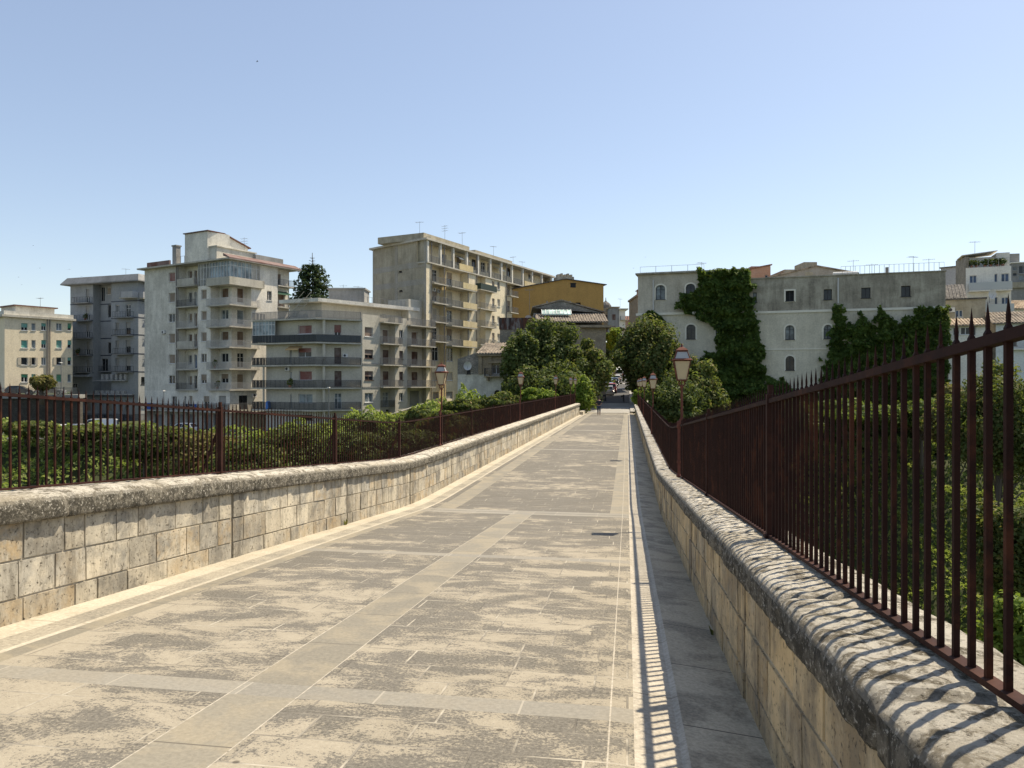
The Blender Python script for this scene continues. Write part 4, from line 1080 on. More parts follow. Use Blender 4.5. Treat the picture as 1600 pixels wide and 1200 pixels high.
# ---------------- grey-beige block with wraparound balconies
def bld_terraces():
    root = thing('apartment_building', 'low beige grey block with long wraparound balconies and brown shutters', 'building', (-26,104,-6.4))
    K = Vector((-26.4,102.6)); F = Fac((-36.5,106.8), tuple(K)); 
    Q0 = Vector((-21.0,106.0)); e = Vector((.55,.835)).normalized(); Q1 = Q0+e*14.4
    M_ = Fac(tuple(K), tuple(Q0)); G = Fac(tuple(Q0), tuple(Q1)); z0 = -6.6
    ytop = F.z(470, 497); zt = G.z(600, 494); w = MB()
    red = ('white_frame','blind_red','blind'); dk = ('brown_frame','blind_dark','blind'); wh = ('white_frame','pale_glass','glass')
    FW = Fac(F.xy(1.7,-.55), F.xy(F.L-.75,-.55)); K2 = Vector(FW.xy(FW.L)); MW = Fac(tuple(K2), tuple(Q0-Vector(M_.n)*0))
    base_poly(root, FW, [(Z3(232,592,307,642), red), (Z3(232,720,305,770), ('white_frame','blind_red','half')), (Z3(236,845,308,897), red), (Z3(234,972,311,1022), wh), (Z3(236,1088,312,1116), ('dark_frame','dark_glass','glass')), (Z3(186,724,197,808), ('white_frame','curtain_glass','door'), {'sill':False}), (Z3(186,850,197,934), ('white_frame','curtain_glass','door'), {'sill':False}), (Z3(188,975,197,1052), ('white_frame','curtain_glass','door'), {'sill':False})], w, z0, F.z(470,497))
    base_poly(root, MW, [(Z3(432,592,470,686), ('white_frame','blind_red','half'), {'sill':False}), (Z3(432,718,470,806), dk, {'sill':False}), (Z3(433,846,472,932), dk, {'sill':False}), (Z3(433,968,473,1056), wh, {'sill':False})], w, z0, MW.z(540,497))
    # right facade with set back bays
    ws = [(0,G.u(400+685/3.53),0),(G.u(400+685/3.53),G.u(400+768/3.53),1),(G.u(400+768/3.53),G.u(400+835/3.53),0),(G.u(400+835/3.53),G.L,1)]; rc = 1.2
    zB = G.z(600, 494)
    yw = [(604,657),(728,777),(847,897),(967,1019)]
    base_poly(root, G, [(Z3(600,a,646,b), [('white_frame','blind_brown','blind'),('brown_frame','blind_brown','half'),('brown_frame','blind_dark','half'),wh][i]) for i, (a, b) in enumerate(yw)], w, z0, zB, *ws[0][:2])
    yv = [(620,666),(735,783),(850,897),(967,1012)]
    base_poly(root, G, [(Z3(790,a,812,b), [GL_W,dk,dk,('white_frame','dark_glass','glass')][i]) for i, (a, b) in enumerate(yv)], w, z0, zB, *ws[2][:2])
    R1 = Fac(G.xy(ws[1][0],-rc), G.xy(ws[1][1],-rc)); R2 = Fac(G.xy(ws[3][0],-rc), G.xy(ws[3][1]+1.2,-rc))
    yd = [(617,692),(730,806),(848,926),(962,1042)]
    base_poly(root, R1, [(Z3(699,a,733,b), [('white_frame','blind_brown','blind'),dk,dk,('white_frame','curtain_glass','glass')][i], {'sill':False}) for i, (a, b) in enumerate(yd)]+[(Z3(716,1058,748,1074), ('dark_frame','dark_glass','glass'))], w, z0, zB-.1)
    yd2 = [(630,700),(740,810),(852,926)]
    base_poly(root, R2, [(Z3(858,a,892,b), [('white_frame','blind_brown','blind'),dk,dk][i], {'sill':False}) for i, (a, b) in enumerate(yd2)]+[(Z3(848,954,902,1040), ('grey_frame','garage_grey','blind'), {'sill':False})], w, z0, zB-.1)
    for a, b, k in ws:
        if k: w.quad(G.pt(a,0,z0), G.pt(a,-rc,z0), G.pt(a,-rc,zB), G.pt(a,0,zB)); w.quad(G.pt(b,-rc,z0), G.pt(b,0,z0), G.pt(b,0,zB), G.pt(b,-rc,zB)) if b < G.L-.1 else None
    bk1 = Vector(R2.xy(R2.L))-Vector(G.n)*9; bk0 = Vector(FW.xy(0))-Vector(F.n)*9
    for P, Q in ((R2.xy(R2.L), tuple(bk1)), (tuple(bk1), tuple(bk0)), (tuple(bk0), FW.xy(0))):
        f = Fac(P, Q); wall_face(w, f, 0, f.L, z0, F.z(470,497))
    w.build('wall', 'beige_paint', root)
    inner = ccw([tuple(bk0), FW.xy(0), tuple(K2), tuple(Q0), G.xy(G.L,-rc), tuple(bk1)])
    slab_poly(root, 'flat_roof', inner, F.z(470,497)-.3, F.z(470,497)-.02, 'concrete_pale')
    # bands along the right facade
    mb = MB()
    for y in (815,935): z = G.z(640,340+y/3.53); [mb.fbox(G, a, b, z-.08, z+.1, 0, .06) for a, b, k in ws if not k]
    mb.build('floor_bands', 'concrete_grey', root)
    # wraparound balconies
    for i, (y, mt) in enumerate(((557,'rail_grey'),(688,'rail_dark'),(812,'rail_dark'),(938,'rail_dark'),(1060,'rail_dark'))):
        z = F.z(470, 340+y/3.53); k = 1.0
        outer = [F.xy(0,0), tuple(K), M_.xy(M_.L-.6, .35), M_.xy(M_.L-.1,0)]
        left = F.xy(0,-2.2)
        poly = ccw([left, F.xy(0,.5), tuple(K+F.n*.4), M_.xy(M_.L-.3,.45), M_.xy(M_.L-.2,-.1), tuple(Q0), tuple(K2), FW.xy(0), FW.xy(0,-1.6)])
        o = slab_poly(root, 'balcony', poly, z-.2, z, 'concrete_pale')
        r = MB(); path = [F.xy(.08,-2.1), F.xy(.08,.42), tuple(K+F.n*.3), M_.xy(M_.L-.4,.36), M_.xy(M_.L-.3,.0)]
        railing_path(r, path, z, 1.05, .10, .016, .04); r.build('railing', mt, o)
        if i in (1,2,3,4):
            q = MB()
            for a, b in zip(path[1:-2], path[2:-1]):
                f = Fac(a, b); q.quad(f.pt(.05,-.03,z+.1), f.pt(f.L-.05,-.03,z+.1), f.pt(f.L-.05,-.03,z+.98), f.pt(.05,-.03,z+.98))
            q.build('railing_mesh', 'mesh_blue', o) if i in (1,) else None
    mb = MB(); cp = Vector(M_.xy(.9,-.1)); mb.tube((cp.x,cp.y,z0),(cp.x,cp.y,F.z(470,497)-.2),.2,None,10); mb.build('column', 'beige_paint', root)
    mb = MB(); cp = Vector(F.xy(1.9,.2)); mb.tube((cp.x,cp.y,F.z(430,340+1060/3.53)),(cp.x,cp.y,F.z(430,340+812/3.53)-.2),.14,None,8); mb.build('column', 'beige_paint', root)
    for (y) in (580,697,812,933): balcony(root, G, ws[1][0]-.1, ws[1][1]+.9, G.z(609,340+y/3.53), .75, 'rail_grey', 'concrete_pale', step=.11, w=.013)
    for (y) in (598,708,820,933): balcony(root, G, ws[3][0]-.1, ws[3][1]+1.0, G.z(654,340+y/3.53), .75, 'rail_grey', 'concrete_pale', step=.11, w=.013)
    for y in (580,697,812,933): mb = MB(); z = G.z(609,340+y/3.53); mb.fbox(G, ws[1][0]+.01, ws[1][1]-.01, z-.16, z, -rc+.01, .002); mb.build('bay_floor', 'concrete_pale', root)
    for y in (598,708,820,933): mb = MB(); z = G.z(654,340+y/3.53); mb.fbox(G, ws[3][0]+.01, ws[3][1]+1, z-.16, z, -rc+.01, .002); mb.build('bay_floor', 'concrete_pale', root)
    r = MB(); z = G.z(609,340+1045/3.53); railing_path(r, [G.xy(ws[1][0]+.1,.05), G.xy(ws[1][1]-.1,.05)], z, 1.0, .11, .013); r.build('railing', 'rail_dark', root)
    PLANTS.append((FW.pt(5.2,1.3,F.z(470,340+938/3.53)), 'plant on the third wraparound balcony of the beige grey block'))
    # attic: white roof slab, stairs, box and dark penthouse
    za = zB; zs = G.z(600, 340+500/3.53)
    F9 = Fac(F.xy(4.2,-2.5), F.xy(F.L-1.2,-2.5)); G9 = Fac(F9.xy(F9.L), G.xy(G.L-.2,-2.4))
    mb = MB(); wall_face(mb, F9, 0, F9.L, F.z(470,497), zs+.4); wall_face(mb, G9, 0, G9.L, F.z(470,497), zs+.4)
    at1 = mb.build('attic_wall', 'beige_paint', root)
    pol = ccw([F.xy(3.4,-1.2), F.xy(F.L-.6,-.9), G.xy(G.L-1.0,-.9), G.xy(G.L-.5,-8), F.xy(3.4,-8)])
    slab_poly(root, 'attic_roof', pol, zs+.35, zs+.85, 'white_plaster')
    mb = MB(); ub = G.L-3.2; mb.fbox(G, ub, G.L+.6, zB-.2, G.z(640, 340+441/3.53), -5.5, -1.25); mb.build('attic_room', 'beige_paint', root)
    mb = MB(); P = at(400+511/3.53, 470, 112); zz = zs+.8; mb.box(P.x-2.6,P.y-1.5,zz,P.x+2.6,P.y+2.4,(600-340-403/3.53)/FPX*112); mb.box(P.x-2.8,P.y-1.7,(600-340-403/3.53)/FPX*112,P.x+2.8,P.y+2.6,(600-340-395/3.53)/FPX*112); mb.build('tank_house', 'concrete_grey', root)
    q = MB(); A = Vector(F.pt(6.0,-.3,F.z(470,497))); Bq = Vector(F.pt(8.6,-.9,zs+.9)); n = 9
    for i in range(n): p = A.lerp(Bq, i/(n-1)); q.box(p.x-.5,p.y-.15,p.z-.03,p.x+.5,p.y+.15,p.z+.03)
    q.tube(A+Vector((-.5,0,.9)), Bq+Vector((-.5,0,.9)), .03, None, 5); q.tube(A+Vector((.5,0,.9)), Bq+Vector((.5,0,.9)), .03, None, 5); q.tube(A+Vector((-.5,0,0)), Bq+Vector((-.5,0,0)), .06, None, 5); q.tube(A+Vector((.5,0,0)), Bq+Vector((.5,0,0)), .06, None, 5)
    q.build('stair', 'concrete_pale', root)
    # glazed corner of the top balcony
    V = MB(); Gm = MB(); z = F.z(430, 340+688/3.53); zv = F.z(430, 340+560/3.53)-.2
    for f in (Fac(F.xy(.1,-2.0), F.xy(.1,.35)), Fac(F.xy(.12,.35), F.xy(4.0,.33))):
        n = max(2, int(f.L/.55)); Gm.quad(f.pt(0,-.04,z), f.pt(f.L,-.04,z), f.pt(f.L,-.04,zv), f.pt(0,-.04,zv))
        for i in range(n+1): u = f.L*i/n; V.fbox(f, max(0,u-.03), min(f.L,u+.03), z, zv, -.05, .03)
        for zz in (z+1.0, zv-.6, zv-.1): V.fbox(f, 0, f.L, zz, zz+.06, -.045, .022)
    vo = V.build('veranda_frame', 'white_frame', root); Gm.build('glazing', 'veranda_glass', vo)
    aerial((P.x-.8,P.y), zz+3.0, 3.0, 1, 'aerial on the dark tank house of the beige grey block'); aerial((P.x+1.4,P.y), zz+2.6, 3.2, 0, 'second aerial to the right on the dark tank house')
    r = MB(); railing_path(r, [G9.xy(1,.8), G9.xy(G9.L-3,.8)], zs+.85, .9, .8, .02); r.build('roof_railing', 'rail_grey', root)
    acunit(0, FW, FW.u(400+160/3.53)+.6, FW.z(450,340+845/3.53), 0, 'white air conditioner under the second balcony of the beige grey block', .9)
    awning(FW, FW.L-4.4, FW.L-2.2, F.z(470,340+812/3.53)+2.6, .02, .9, 'canvas_stripe', 'ochre awning over a window on the second wraparound floor of the beige grey block')
    acunit(0, MW, MW.L*.62, MW.z(530,340+770/3.53), 0, 'white air conditioner on the second floor corner wall of the beige grey block', .8)
    # blue plastic barrel on the lowest balcony
    p = F.pt(2.6, .1, F.z(470,340+1060/3.53)); t = thing('plastic_barrel', 'bright blue plastic barrel on the lowest wraparound balcony', 'barrel', p, 0, None, world_org=False)
    q = MB(); q.lathe((0,0,0), [(.30,0),(.36,.1),(.37,.45),(.39,.5),(.37,.55),(.35,.95),(.25,1.05)], 14); q.build('drum', 'barrel_blue', t)
    q = MB(); q.lathe((0,0,1.05), [(.26,0),(.26,.06),(.1,.09)], 14); q.build('lid', 'barrel_blue', t)
    q = MB()
    # white chairs' stack beside it
plain('barrel_blue', (.02,.16,.50), .4)
bld_terraces()

# ---------------- the long yellow block
def bld_yellow():
    P0, P1, P2 = Vector((-23.4,127.0)), Vector((-13.4,118.0)), Vector((8.55,159.8))
    root = thing('apartment_building', 'tall yellowish block with a blank stained end wall, open top loggias and yellow balcony panels', 'building', (P1.x,P1.y,-3.2))
    E = Fac(tuple(P0), tuple(P1)); G = Fac(tuple(P1), tuple(P2)); z0 = -4.0; zt = G.z(668, 375.5)
    w = MB(); we = MB()
    base_poly(root, E, [(Z4(236,312,255,322), ('dark_frame','black_opening','open')), (Z4(240,424,258,434), ('dark_frame','black_opening','open'))], we, z0, zt, dep=.3)
    we.build('end_wall', 'raw_render', root)
    mb = MB(); u = E.u(560+222/3.75)
    mb.fbox(E, u-.35, u+.35, 4, zt, 0, .04)
    for y in (295,395): z = E.z(620, 340+y/3.75); mb.fbox(E, 0, E.L, z-.45, z+.45, 0, .035)
    mb.fbox(E, 0, .35, 3, zt, 0, .036); mb.fbox(E, E.L-.5, E.L, 3, zt, 0, .036); mb.build('frame_bands', 'frame_render', root)
    U = lambda x: G.u(560+x/3.75)
    bays = [(0,U(430),0),(U(430),U(513),1.3),(U(513),U(640),1.3),(U(640),U(688),0),(U(688),U(745),1.2),(U(745),U(868),0),(U(868),U(960),1.2),(U(960),G.L,0)]
    ztop = G.z(668, 340+190/3.75)   # below the loggia storey line
    zl = zt-3.35
    wh = ('white_frame','dark_glass','glass'); bl = ('white_frame','blind_beige','half'); cr = ('white_frame','blind_cream','blind')
    for bi, (a, b, rc) in enumerate(bays):
        f = Fac(G.xy(a,-rc), G.xy(b,-rc)); op = []
        if bi == 1:
            for i, (y0, y1) in enumerate(((305,375),(418,490),(530,600),(643,715))): op.append((Z4(433,y0,462,y1), (wh,bl,cr,wh)[i], {'sill':False})); op.append((Z4(493,y0+12,509,y0+62), wh))
            op.append((Z4(432,757,470,838), wh)); op.append((Z4(433,905,472,955), cr)); op.append((Z4(438,1022,500,1062), ('grey_frame','garage_grey','blind'), {'sill':False}))
        if bi == 2:
            for i, (y0, y1) in enumerate(((322,398),(432,505),(543,612),(652,722))): op.append((Z4(518,y0,550,y1), (bl,cr,wh,bl)[i], {'sill':False})); op.append((Z4(596,y0+14,624,y0+60), (wh,bl,wh,bl)[i]))
            op.append((Z4(515,762,553,842), wh)); op.append((Z4(594,768,631,815), wh)); op.append((Z4(520,905,553,955), cr)); op.append((Z4(502,1020,555,1062), ('grey_frame','garage_grey','blind'), {'sill':False}))
        if bi == 4:
            for i, (y0, y1) in enumerate(((352,420),(462,530),(562,632),(668,735))): op.append((Z4(712,y0,738,y1), (cr,('white_frame','blind_red','blind'),cr,cr)[i], {'sill':False}))
        if bi == 5:
            for i, y in enumerate((372,474,575,676)): op.append((Z4(783,y,798,y+46), bl)); op.append((Z4(814,y+4,830,y+48), cr if i else wh))
        if bi == 6:
            for i, (y0, y1) in enumerate(((392,458),(488,555))): op.append((Z4(870,y0,890,y1), bl, {'sill':False}))
        base_poly(root, f, op, w, z0, zl)
        if rc:
            for ua in (a, b): w.quad(G.pt(ua,0,z0), G.pt(ua,-rc,z0), G.pt(ua,-rc,zl), G.pt(ua,0,zl))
    # top loggia: set-back wall, floor slab, columns and the roof above
    T = Fac(G.xy(0,-1.8), G.xy(G.L,-1.8)); op = []
    for i, x in enumerate((493,580,668,722,760,870,1000,1090)):
        op.append((tuple(Z4(x-4,[215,225,245,262,270,290,310,325][i],x+22,[265,280,305,320,325,345,365,375][i])), (wh,bl,('brown_frame','dark_glass','door'))[i%3], {'sill':False}))
    base_poly(root, T, op, w, zl, zt)
    mb = MB(); mb.fbox(G, 0, G.L, zl-.2, zl, -1.79, .25); mb.build('loggia_floor', 'concrete_pale', root)
    for u in [0.25]+[U(x) for x in (478,553,632,698,770,835,897,960,1015,1072,1128)]:
        mb = MB(); mb.fbox(G, u-.2, u+.2, zl, zt, -.15, .22); mb.build('column', 'white_plaster', root)
    rr = MB(); railing_path(rr, [G.xy(.5,.1), G.xy(G.L,.1)], zl, 1.05, .14, .012); rr.build('railing', 'rail_grey', root)
    q = MB(); q.fbox(G, U(585), U(665), zl+.02, zl+1.05, .12, .26); q.fbox(G, U(968), U(1062), zl+.02, zl+1.05, .12, .26); q.build('yellow_parapet', 'yellow_panel', root)
    PLANTS.append((T.pt(T.u(821),1.3,zl), 'leafy plant in the top loggia of the yellowish block')); PLANTS.append((T.pt(T.u(846),1.3,zl), 'plant near the far end of the top loggia of the yellowish block'))
    # balconies
    for i, y in enumerate((390,503,613,727)):
        balcony(root, G, U(430), U(513), G.z(686,340+y/3.75), .5, 'rail_grey', 'concrete_pale', n=0, step=.14)
        balcony(root, G, U(520), U(668), G.z(718,340+(y+28)/3.75), .95, 'rail_grey', 'concrete_pale', solid=('yellow_panel',U(586),U(668)), step=.14)
    for y in (390,503,613,727):
        mb = MB(); z = G.z(686,340+y/3.75); mb.fbox(G, U(430)+.01, U(513)-.01, z-.16, z, -1.29, .002); mb.build('bay_floor', 'concrete_pale', root)
        mb = MB(); z = G.z(718,340+(y+28)/3.75); mb.fbox(G, U(520)+.01, U(640)-.01, z-.16, z, -1.29, .002); mb.build('bay_floor', 'concrete_pale', root)
    for i, y in enumerate((430,540,642,748)):
        balcony(root, G, U(688), U(783), G.z(757,340+y/3.75), 1.0, 'rail_grey' if i else 'rail_dark', 'concrete_pale', solid=('dark_green_screen',U(688),U(783)) if i == 0 else None)
    for y in (462,558): balcony(root, G, U(866), U(912), G.z(797,340+y/3.75), 1.0, 'rail_grey', 'concrete_pale')
    awning(T, T.u(706), T.u(723), zl+2.75, .02, 1.5, 'canvas_white', 'white awning in the second open top loggia of the yellowish block'); awning(T, T.u(768), T.u(778), zl+2.75, .02, 1.6, 'canvas_white', 'white awning in the middle of the top loggia of the yellowish block')
    for i, (x, y) in enumerate(((505,438),(700,545),(640,620))): acunit(0, G if i else Fac(G.xy(0,-1.3), G.xy(14,-1.3)), U(x), G.z(560+x/3.75,340+y/3.75), 0, ('white air conditioner beside the third balcony door of the yellowish block','white air conditioner on the wall over a right balcony of the yellowish block','white air conditioner on the flat wall strip of the yellowish block')[i], .85)
    # pipes, ends, roof
    for x in (425,500,640,690,865,963):
        u = U(x); q = MB(); q.tube(G.pt(u,.12,z0), G.pt(u,.12,zt), .09, None, 6); q.build('drainpipe', 'pipe_metal', root)
    B2 = P2 - Vector(G.n)*13; B0 = P0 + (P2-P1)
    for P, Q in ((P2, P2+ (P0-P1)), (P2+(P0-P1), P0)):
        f = Fac(tuple(P), tuple(Q)); wall_face(w, f, 0, f.L, z0, zt)
    w.build('wall', 'yellow_plaster', root)
    poly = [tuple(P0), tuple(P1), tuple(P2), tuple(P2+(P0-P1))]
    slab_poly(root, 'roof', offset(poly, .5), zt, zt+.3, 'concrete_pale')
    f2 = Fac(G.xy(.6,-.9), G.xy(23,-.9)); mb = MB(); mb.fbox(f2, 0, 14, zt+.3, zt+1.35, -9, 0); mb.fbox(f2, 16, 30, zt+.3, zt+1.15, -8, 0); mb.build('roof_storey', 'raw_render', root)
    mb = MB(); mb.fbox(E, 3.2, E.L-1.2, zt+.3, zt+.95, -2, -.3); mb.build('roof_upstand', 'raw_render', root)
    for i, (u, n, h, k, lb) in enumerate(((-3,-3,2.8,0,'aerial at the left end of the yellowish block roof'),(10,-3,3.2,1,'tallest aerial near the stained end of the yellowish block'),(14,-2,2.6,0,'aerial above the middle of the yellowish block roof'),(27,-3,2.4,0,'aerial over the right half of the yellowish block roof'),(35,-3,2.6,0,'aerial far along the yellowish block roof'),(39,-3,2.2,0,'last aerial at the far end of the yellowish block roof'))):
        p = G.xy(u,n) if u > 0 else E.xy(E.L-5,-3); aerial(p, zt+(1.3 if u < 30 else .3), h, k, lb)
    acunit(0, Fac(G.xy(0,-1.3), G.xy(9,-1.3)), U(478), G.z(686,340+428/3.75), 0, 'white air conditioner above the third balcony of the yellowish block', .9)
stucco('frame_render', (.33,.31,.255), (.20,.185,.15), .5)
plain('dark_green_screen', (.015,.035,.03), .8)
bld_yellow()
# ================================================ THE TOWN: MIDDLE AND RIGHT
stucco('ochre_paint', (.50,.30,.10), (.30,.18,.07), .4, (.40,.24,.085), .4)
stucco('convent_plaster', (.66,.61,.485), (.36,.33,.25), .5, (.54,.50,.40), .8)
stucco('convent_upper', (.37,.335,.265), (.12,.105,.08), .85, (.50,.46,.365), .9)
stucco('blue_white_paint', (.70,.73,.70), (.33,.34,.34), .4)
stucco('house_white', (.80,.76,.66), (.40,.38,.34), .35)
stucco('stucco_pink', (.48,.27,.18), (.33,.19,.13), .4)
rubble('grey_rubble', (.22,.205,.18), (.36,.335,.29), (.16,.15,.13), 3.0); rubble('brown_rubble', (.27,.235,.18), (.38,.33,.25), (.20,.175,.135), 3.2)
rubble('old_ashlar', (.42,.33,.22), (.36,.29,.205), (.30,.24,.17), 2.6)
def mat_rust():
    m, ns, ls, bs = new_mat('rusty_sheet'); v = coords(ns, ls, (1,1,.22))
    n = noisef(ns, ls, v, 1.6, 7, .7); c = mix(ns, ls, ramp(ns, ls, n, .46, .54), (.20,.19,.18), (.10,.035,.02))
    c = mix(ns, ls, ramp(ns, ls, noisef(ns, ls, v, .9, 4), .5, .6), c, (.03,.02,.018))
    ls.new(c, bs.inputs['Base Color']); bs.inputs['Roughness'].default_value = .8
mat_rust()
def block(root, F, D, z0, z1, mb, openings=(), sides=((),()), n=0, **kw):
    """front wall with openings plus closed sides, back and top"""
    base_poly(root, F, list(openings), mb, z0, z1, n=n, **kw)
    S = Fac(F.xy(F.L), F.xy(F.L,-D)); L = Fac(F.xy(0,-D), F.xy(0)); Bk = Fac(F.xy(F.L,-D), F.xy(0,-D))
    base_poly(root, S, list(sides[1]), mb, z0, z1); base_poly(root, L, list(sides[0]), mb, z0, z1); wall_face(mb, Bk, 0, Bk.L, z0, z1)
    mb.quad(F.pt(0,0,z1), F.pt(F.L,0,z1), F.pt(F.L,-D,z1), F.pt(0,-D,z1))
    return S, L
def gable(mb, F, u0, up, u1, zl, zp, zr, dep, n=0):
    a = [F.pt(u0,n,zl), F.pt(u1,n,zr), F.pt(up,n,zp)]; b = [F.pt(u0,n-dep,zl), F.pt(u1,n-dep,zr), F.pt(up,n-dep,zp)]
    mb.add(a+b, [(0,1,2),(5,4,3),(0,3,4,1),(1,4,5,2),(2,5,3,0)])

def bld_ochre():
    root = thing('gabled_house', 'big windowless ochre gable wall rising over the stone houses left of the street', 'house', (3.5,146,-1))
    F = Fac((.2,146), (19.0,150)); Y = 148; w = MB()
    uL, uR, uP = F.u(801), F.u(943), F.u(883); F = Fac(F.xy(uL), F.xy(uR)); uP = F.u(884)
    zl, zr, zp = F.z(803,452), F.z(942,445), F.z(884,436.5)
    zb = min(zl, zr)
    block(root, F, 17, 0, zb, w, [(Z5(512,311,546,327), ('dark_frame','black_opening','open'))], dep=.3)
    w.add([F.pt(0,0,zb),F.pt(F.L,0,zb),F.pt(F.L,0,zr),F.pt(uP,0,zp),F.pt(0,0,zl)]+[F.pt(0,-17,zb),F.pt(F.L,-17,zb),F.pt(F.L,-17,zr),F.pt(uP,-17,zp),F.pt(0,-17,zl)], [(0,1,2,3,4),(9,8,7,6,5),(1,6,7,2),(5,0,4,9)])
    w.build('wall', 'ochre_paint', root)
    q = MB()
    for a, za, b, zb_ in ((-.1,zl,uP,zp),(uP,zp,F.L+.6,zr-.05)): q.hexa([F.pt(a,.3,za+.01),F.pt(b,.3,zb_+.01),F.pt(b,-17.3,zb_+.01),F.pt(a,-17.3,za+.01),F.pt(a,.3,za+.16),F.pt(b,.3,zb_+.16),F.pt(b,-17.3,zb_+.16),F.pt(a,-17.3,za+.16)])
    q.build('roof', 'grey_tiles', root)
    for r in (Z5(477,184,512,211),):
        h = F.rect(*r); m = MB(); m.fbox(F, h[0], h[2], h[1], h[3], .003, .05); m.fbox(F, h[0]-.1, h[2]+.1, h[3], h[3]+.1, .003, .12); m.build('vent', 'black_opening', root)
    m = MB(); m.fbox(F, uP-1.4, uP+2.0, zp, zp+.7, -4, -1)
    for i in range(5): m.fbox(F, uP-1.2+i*.65, uP-.8+i*.65, zp+.7, zp+1.2+.2*(i%2), -3, -1.5)
    m.build('roof_tanks', 'convent_upper', root)
bld_ochre()

def bld_stone():
    # weathered stone house with a skylight, at the left corner of the street
    root = thing('stone_house', 'old stone gabled house with tiled lean-to and pale skylight, behind the dark trees', 'house', (4,108,-2))
    F = Fac((3.2,108), (12.6,108)); w = MB()
    F = Fac(F.xy(F.u(834)), F.xy(F.u(941))); up = F.u(877)
    zl, zp, zr = F.z(836,481), F.z(877,470), F.z(941,489)
    block(root, F, 14, -2, min(zl,zr)-.02, w)
    gable(w, F, 0, up, F.L, zl, zp, zr, 14)
    w.build('wall', 'grey_rubble', root)
    q = MB()
    for a, za, b, zb_ in ((-.2,zl,up,zp),(up,zp,F.L+.4,zr)): q.hexa([F.pt(a,.15,za+.03),F.pt(b,.15,zb_+.03),F.pt(b,-14.2,zb_+.03),F.pt(a,-14.2,za+.03),F.pt(a,.15,za+.2),F.pt(b,.15,zb_+.2),F.pt(b,-14.2,zb_+.2),F.pt(a,-14.2,za+.2)])
    q.build('roof', 'old_tiles', root)
    tiled_roof(root, F, .2, F.L+.3, F.z(880,506.5), F.z(880,490), 4.6, .02, 'old_tiles', 'lean_to_roof')
    LW = MB(); FF = Fac(F.xy(0,4.2), F.xy(F.L,4.2)); base_poly(root, FF, [], LW, -2, FF.z(880,506)-.15)
    S = Fac(FF.xy(FF.L), F.xy(F.L,0)); base_poly(root, S, [((1.2,1.8,2.1,4.2), ('brown_frame','dark_glass','glass'), {'metric':True})], LW, -2, FF.z(880,506)-.15)
    wall_face(LW, Fac(F.xy(0,0), F.xy(0,4.2)), 0, 4.2, -2, FF.z(880,506)-.15); LW.build('front_wall', 'old_ashlar', root)
    m = MB(); m.fbox(FF, FF.L-3.6, FF.L+.7, FF.z(930,509)-.28, FF.z(930,509)+.02, .02, .8); m.fbox(FF, FF.L+.02, FF.L+.72, FF.z(930,509)-.28, FF.z(930,509)+.02, -5, .0); m.build('cornice', 'old_ashlar', root)
    # skylight
    h0, h1 = F.u(846), F.u(891); m = MB(); z0, z1 = F.z(868,494), F.z(868,486)
    m.hexa([F.pt(h0,2.2,z0-.05),F.pt(h1,2.2,z0-.05),F.pt(h1,.9,z1-.05),F.pt(h0,.9,z1-.05),F.pt(h0,2.2,z0+.1),F.pt(h1,2.2,z0+.1),F.pt(h1,.9,z1+.1),F.pt(h0,.9,z1+.1)]); sk = m.build('skylight', 'skylight_glass', root)
    m = MB()
    for i in range(9): u = lerp(h0,h1,i/8); m.hexa([F.pt(u-.04,2.25,z0+.1),F.pt(u+.04,2.25,z0+.1),F.pt(u+.04,.85,z1+.1),F.pt(u-.04,.85,z1+.1),F.pt(u-.04,2.25,z0+.16),F.pt(u+.04,2.25,z0+.16),F.pt(u+.04,.85,z1+.16),F.pt(u-.04,.85,z1+.16)])
    m.build('glazing_bars', 'white_frame', sk)
    for px in (855, 891): m = MB(); u = F.u(px); m.fbox(F, u-.13, u+.13, F.z(px,484), F.z(px,470), -.6, -.34); m.build('chimney', 'grey_rubble', root)
    p = F.pt(-1.0,.5,F.z(827,500)); dish(p, .62, .5, 'round satellite dish on a pole at the left edge of the stone gabled house')
    aerial(F.xy(-.6,0), F.z(829,495), 4.0, 0, 'aerial on a pole in front of the ochre gable wall')
glassmat('skylight_glass', (.42,.55,.50), .25)
bld_stone()

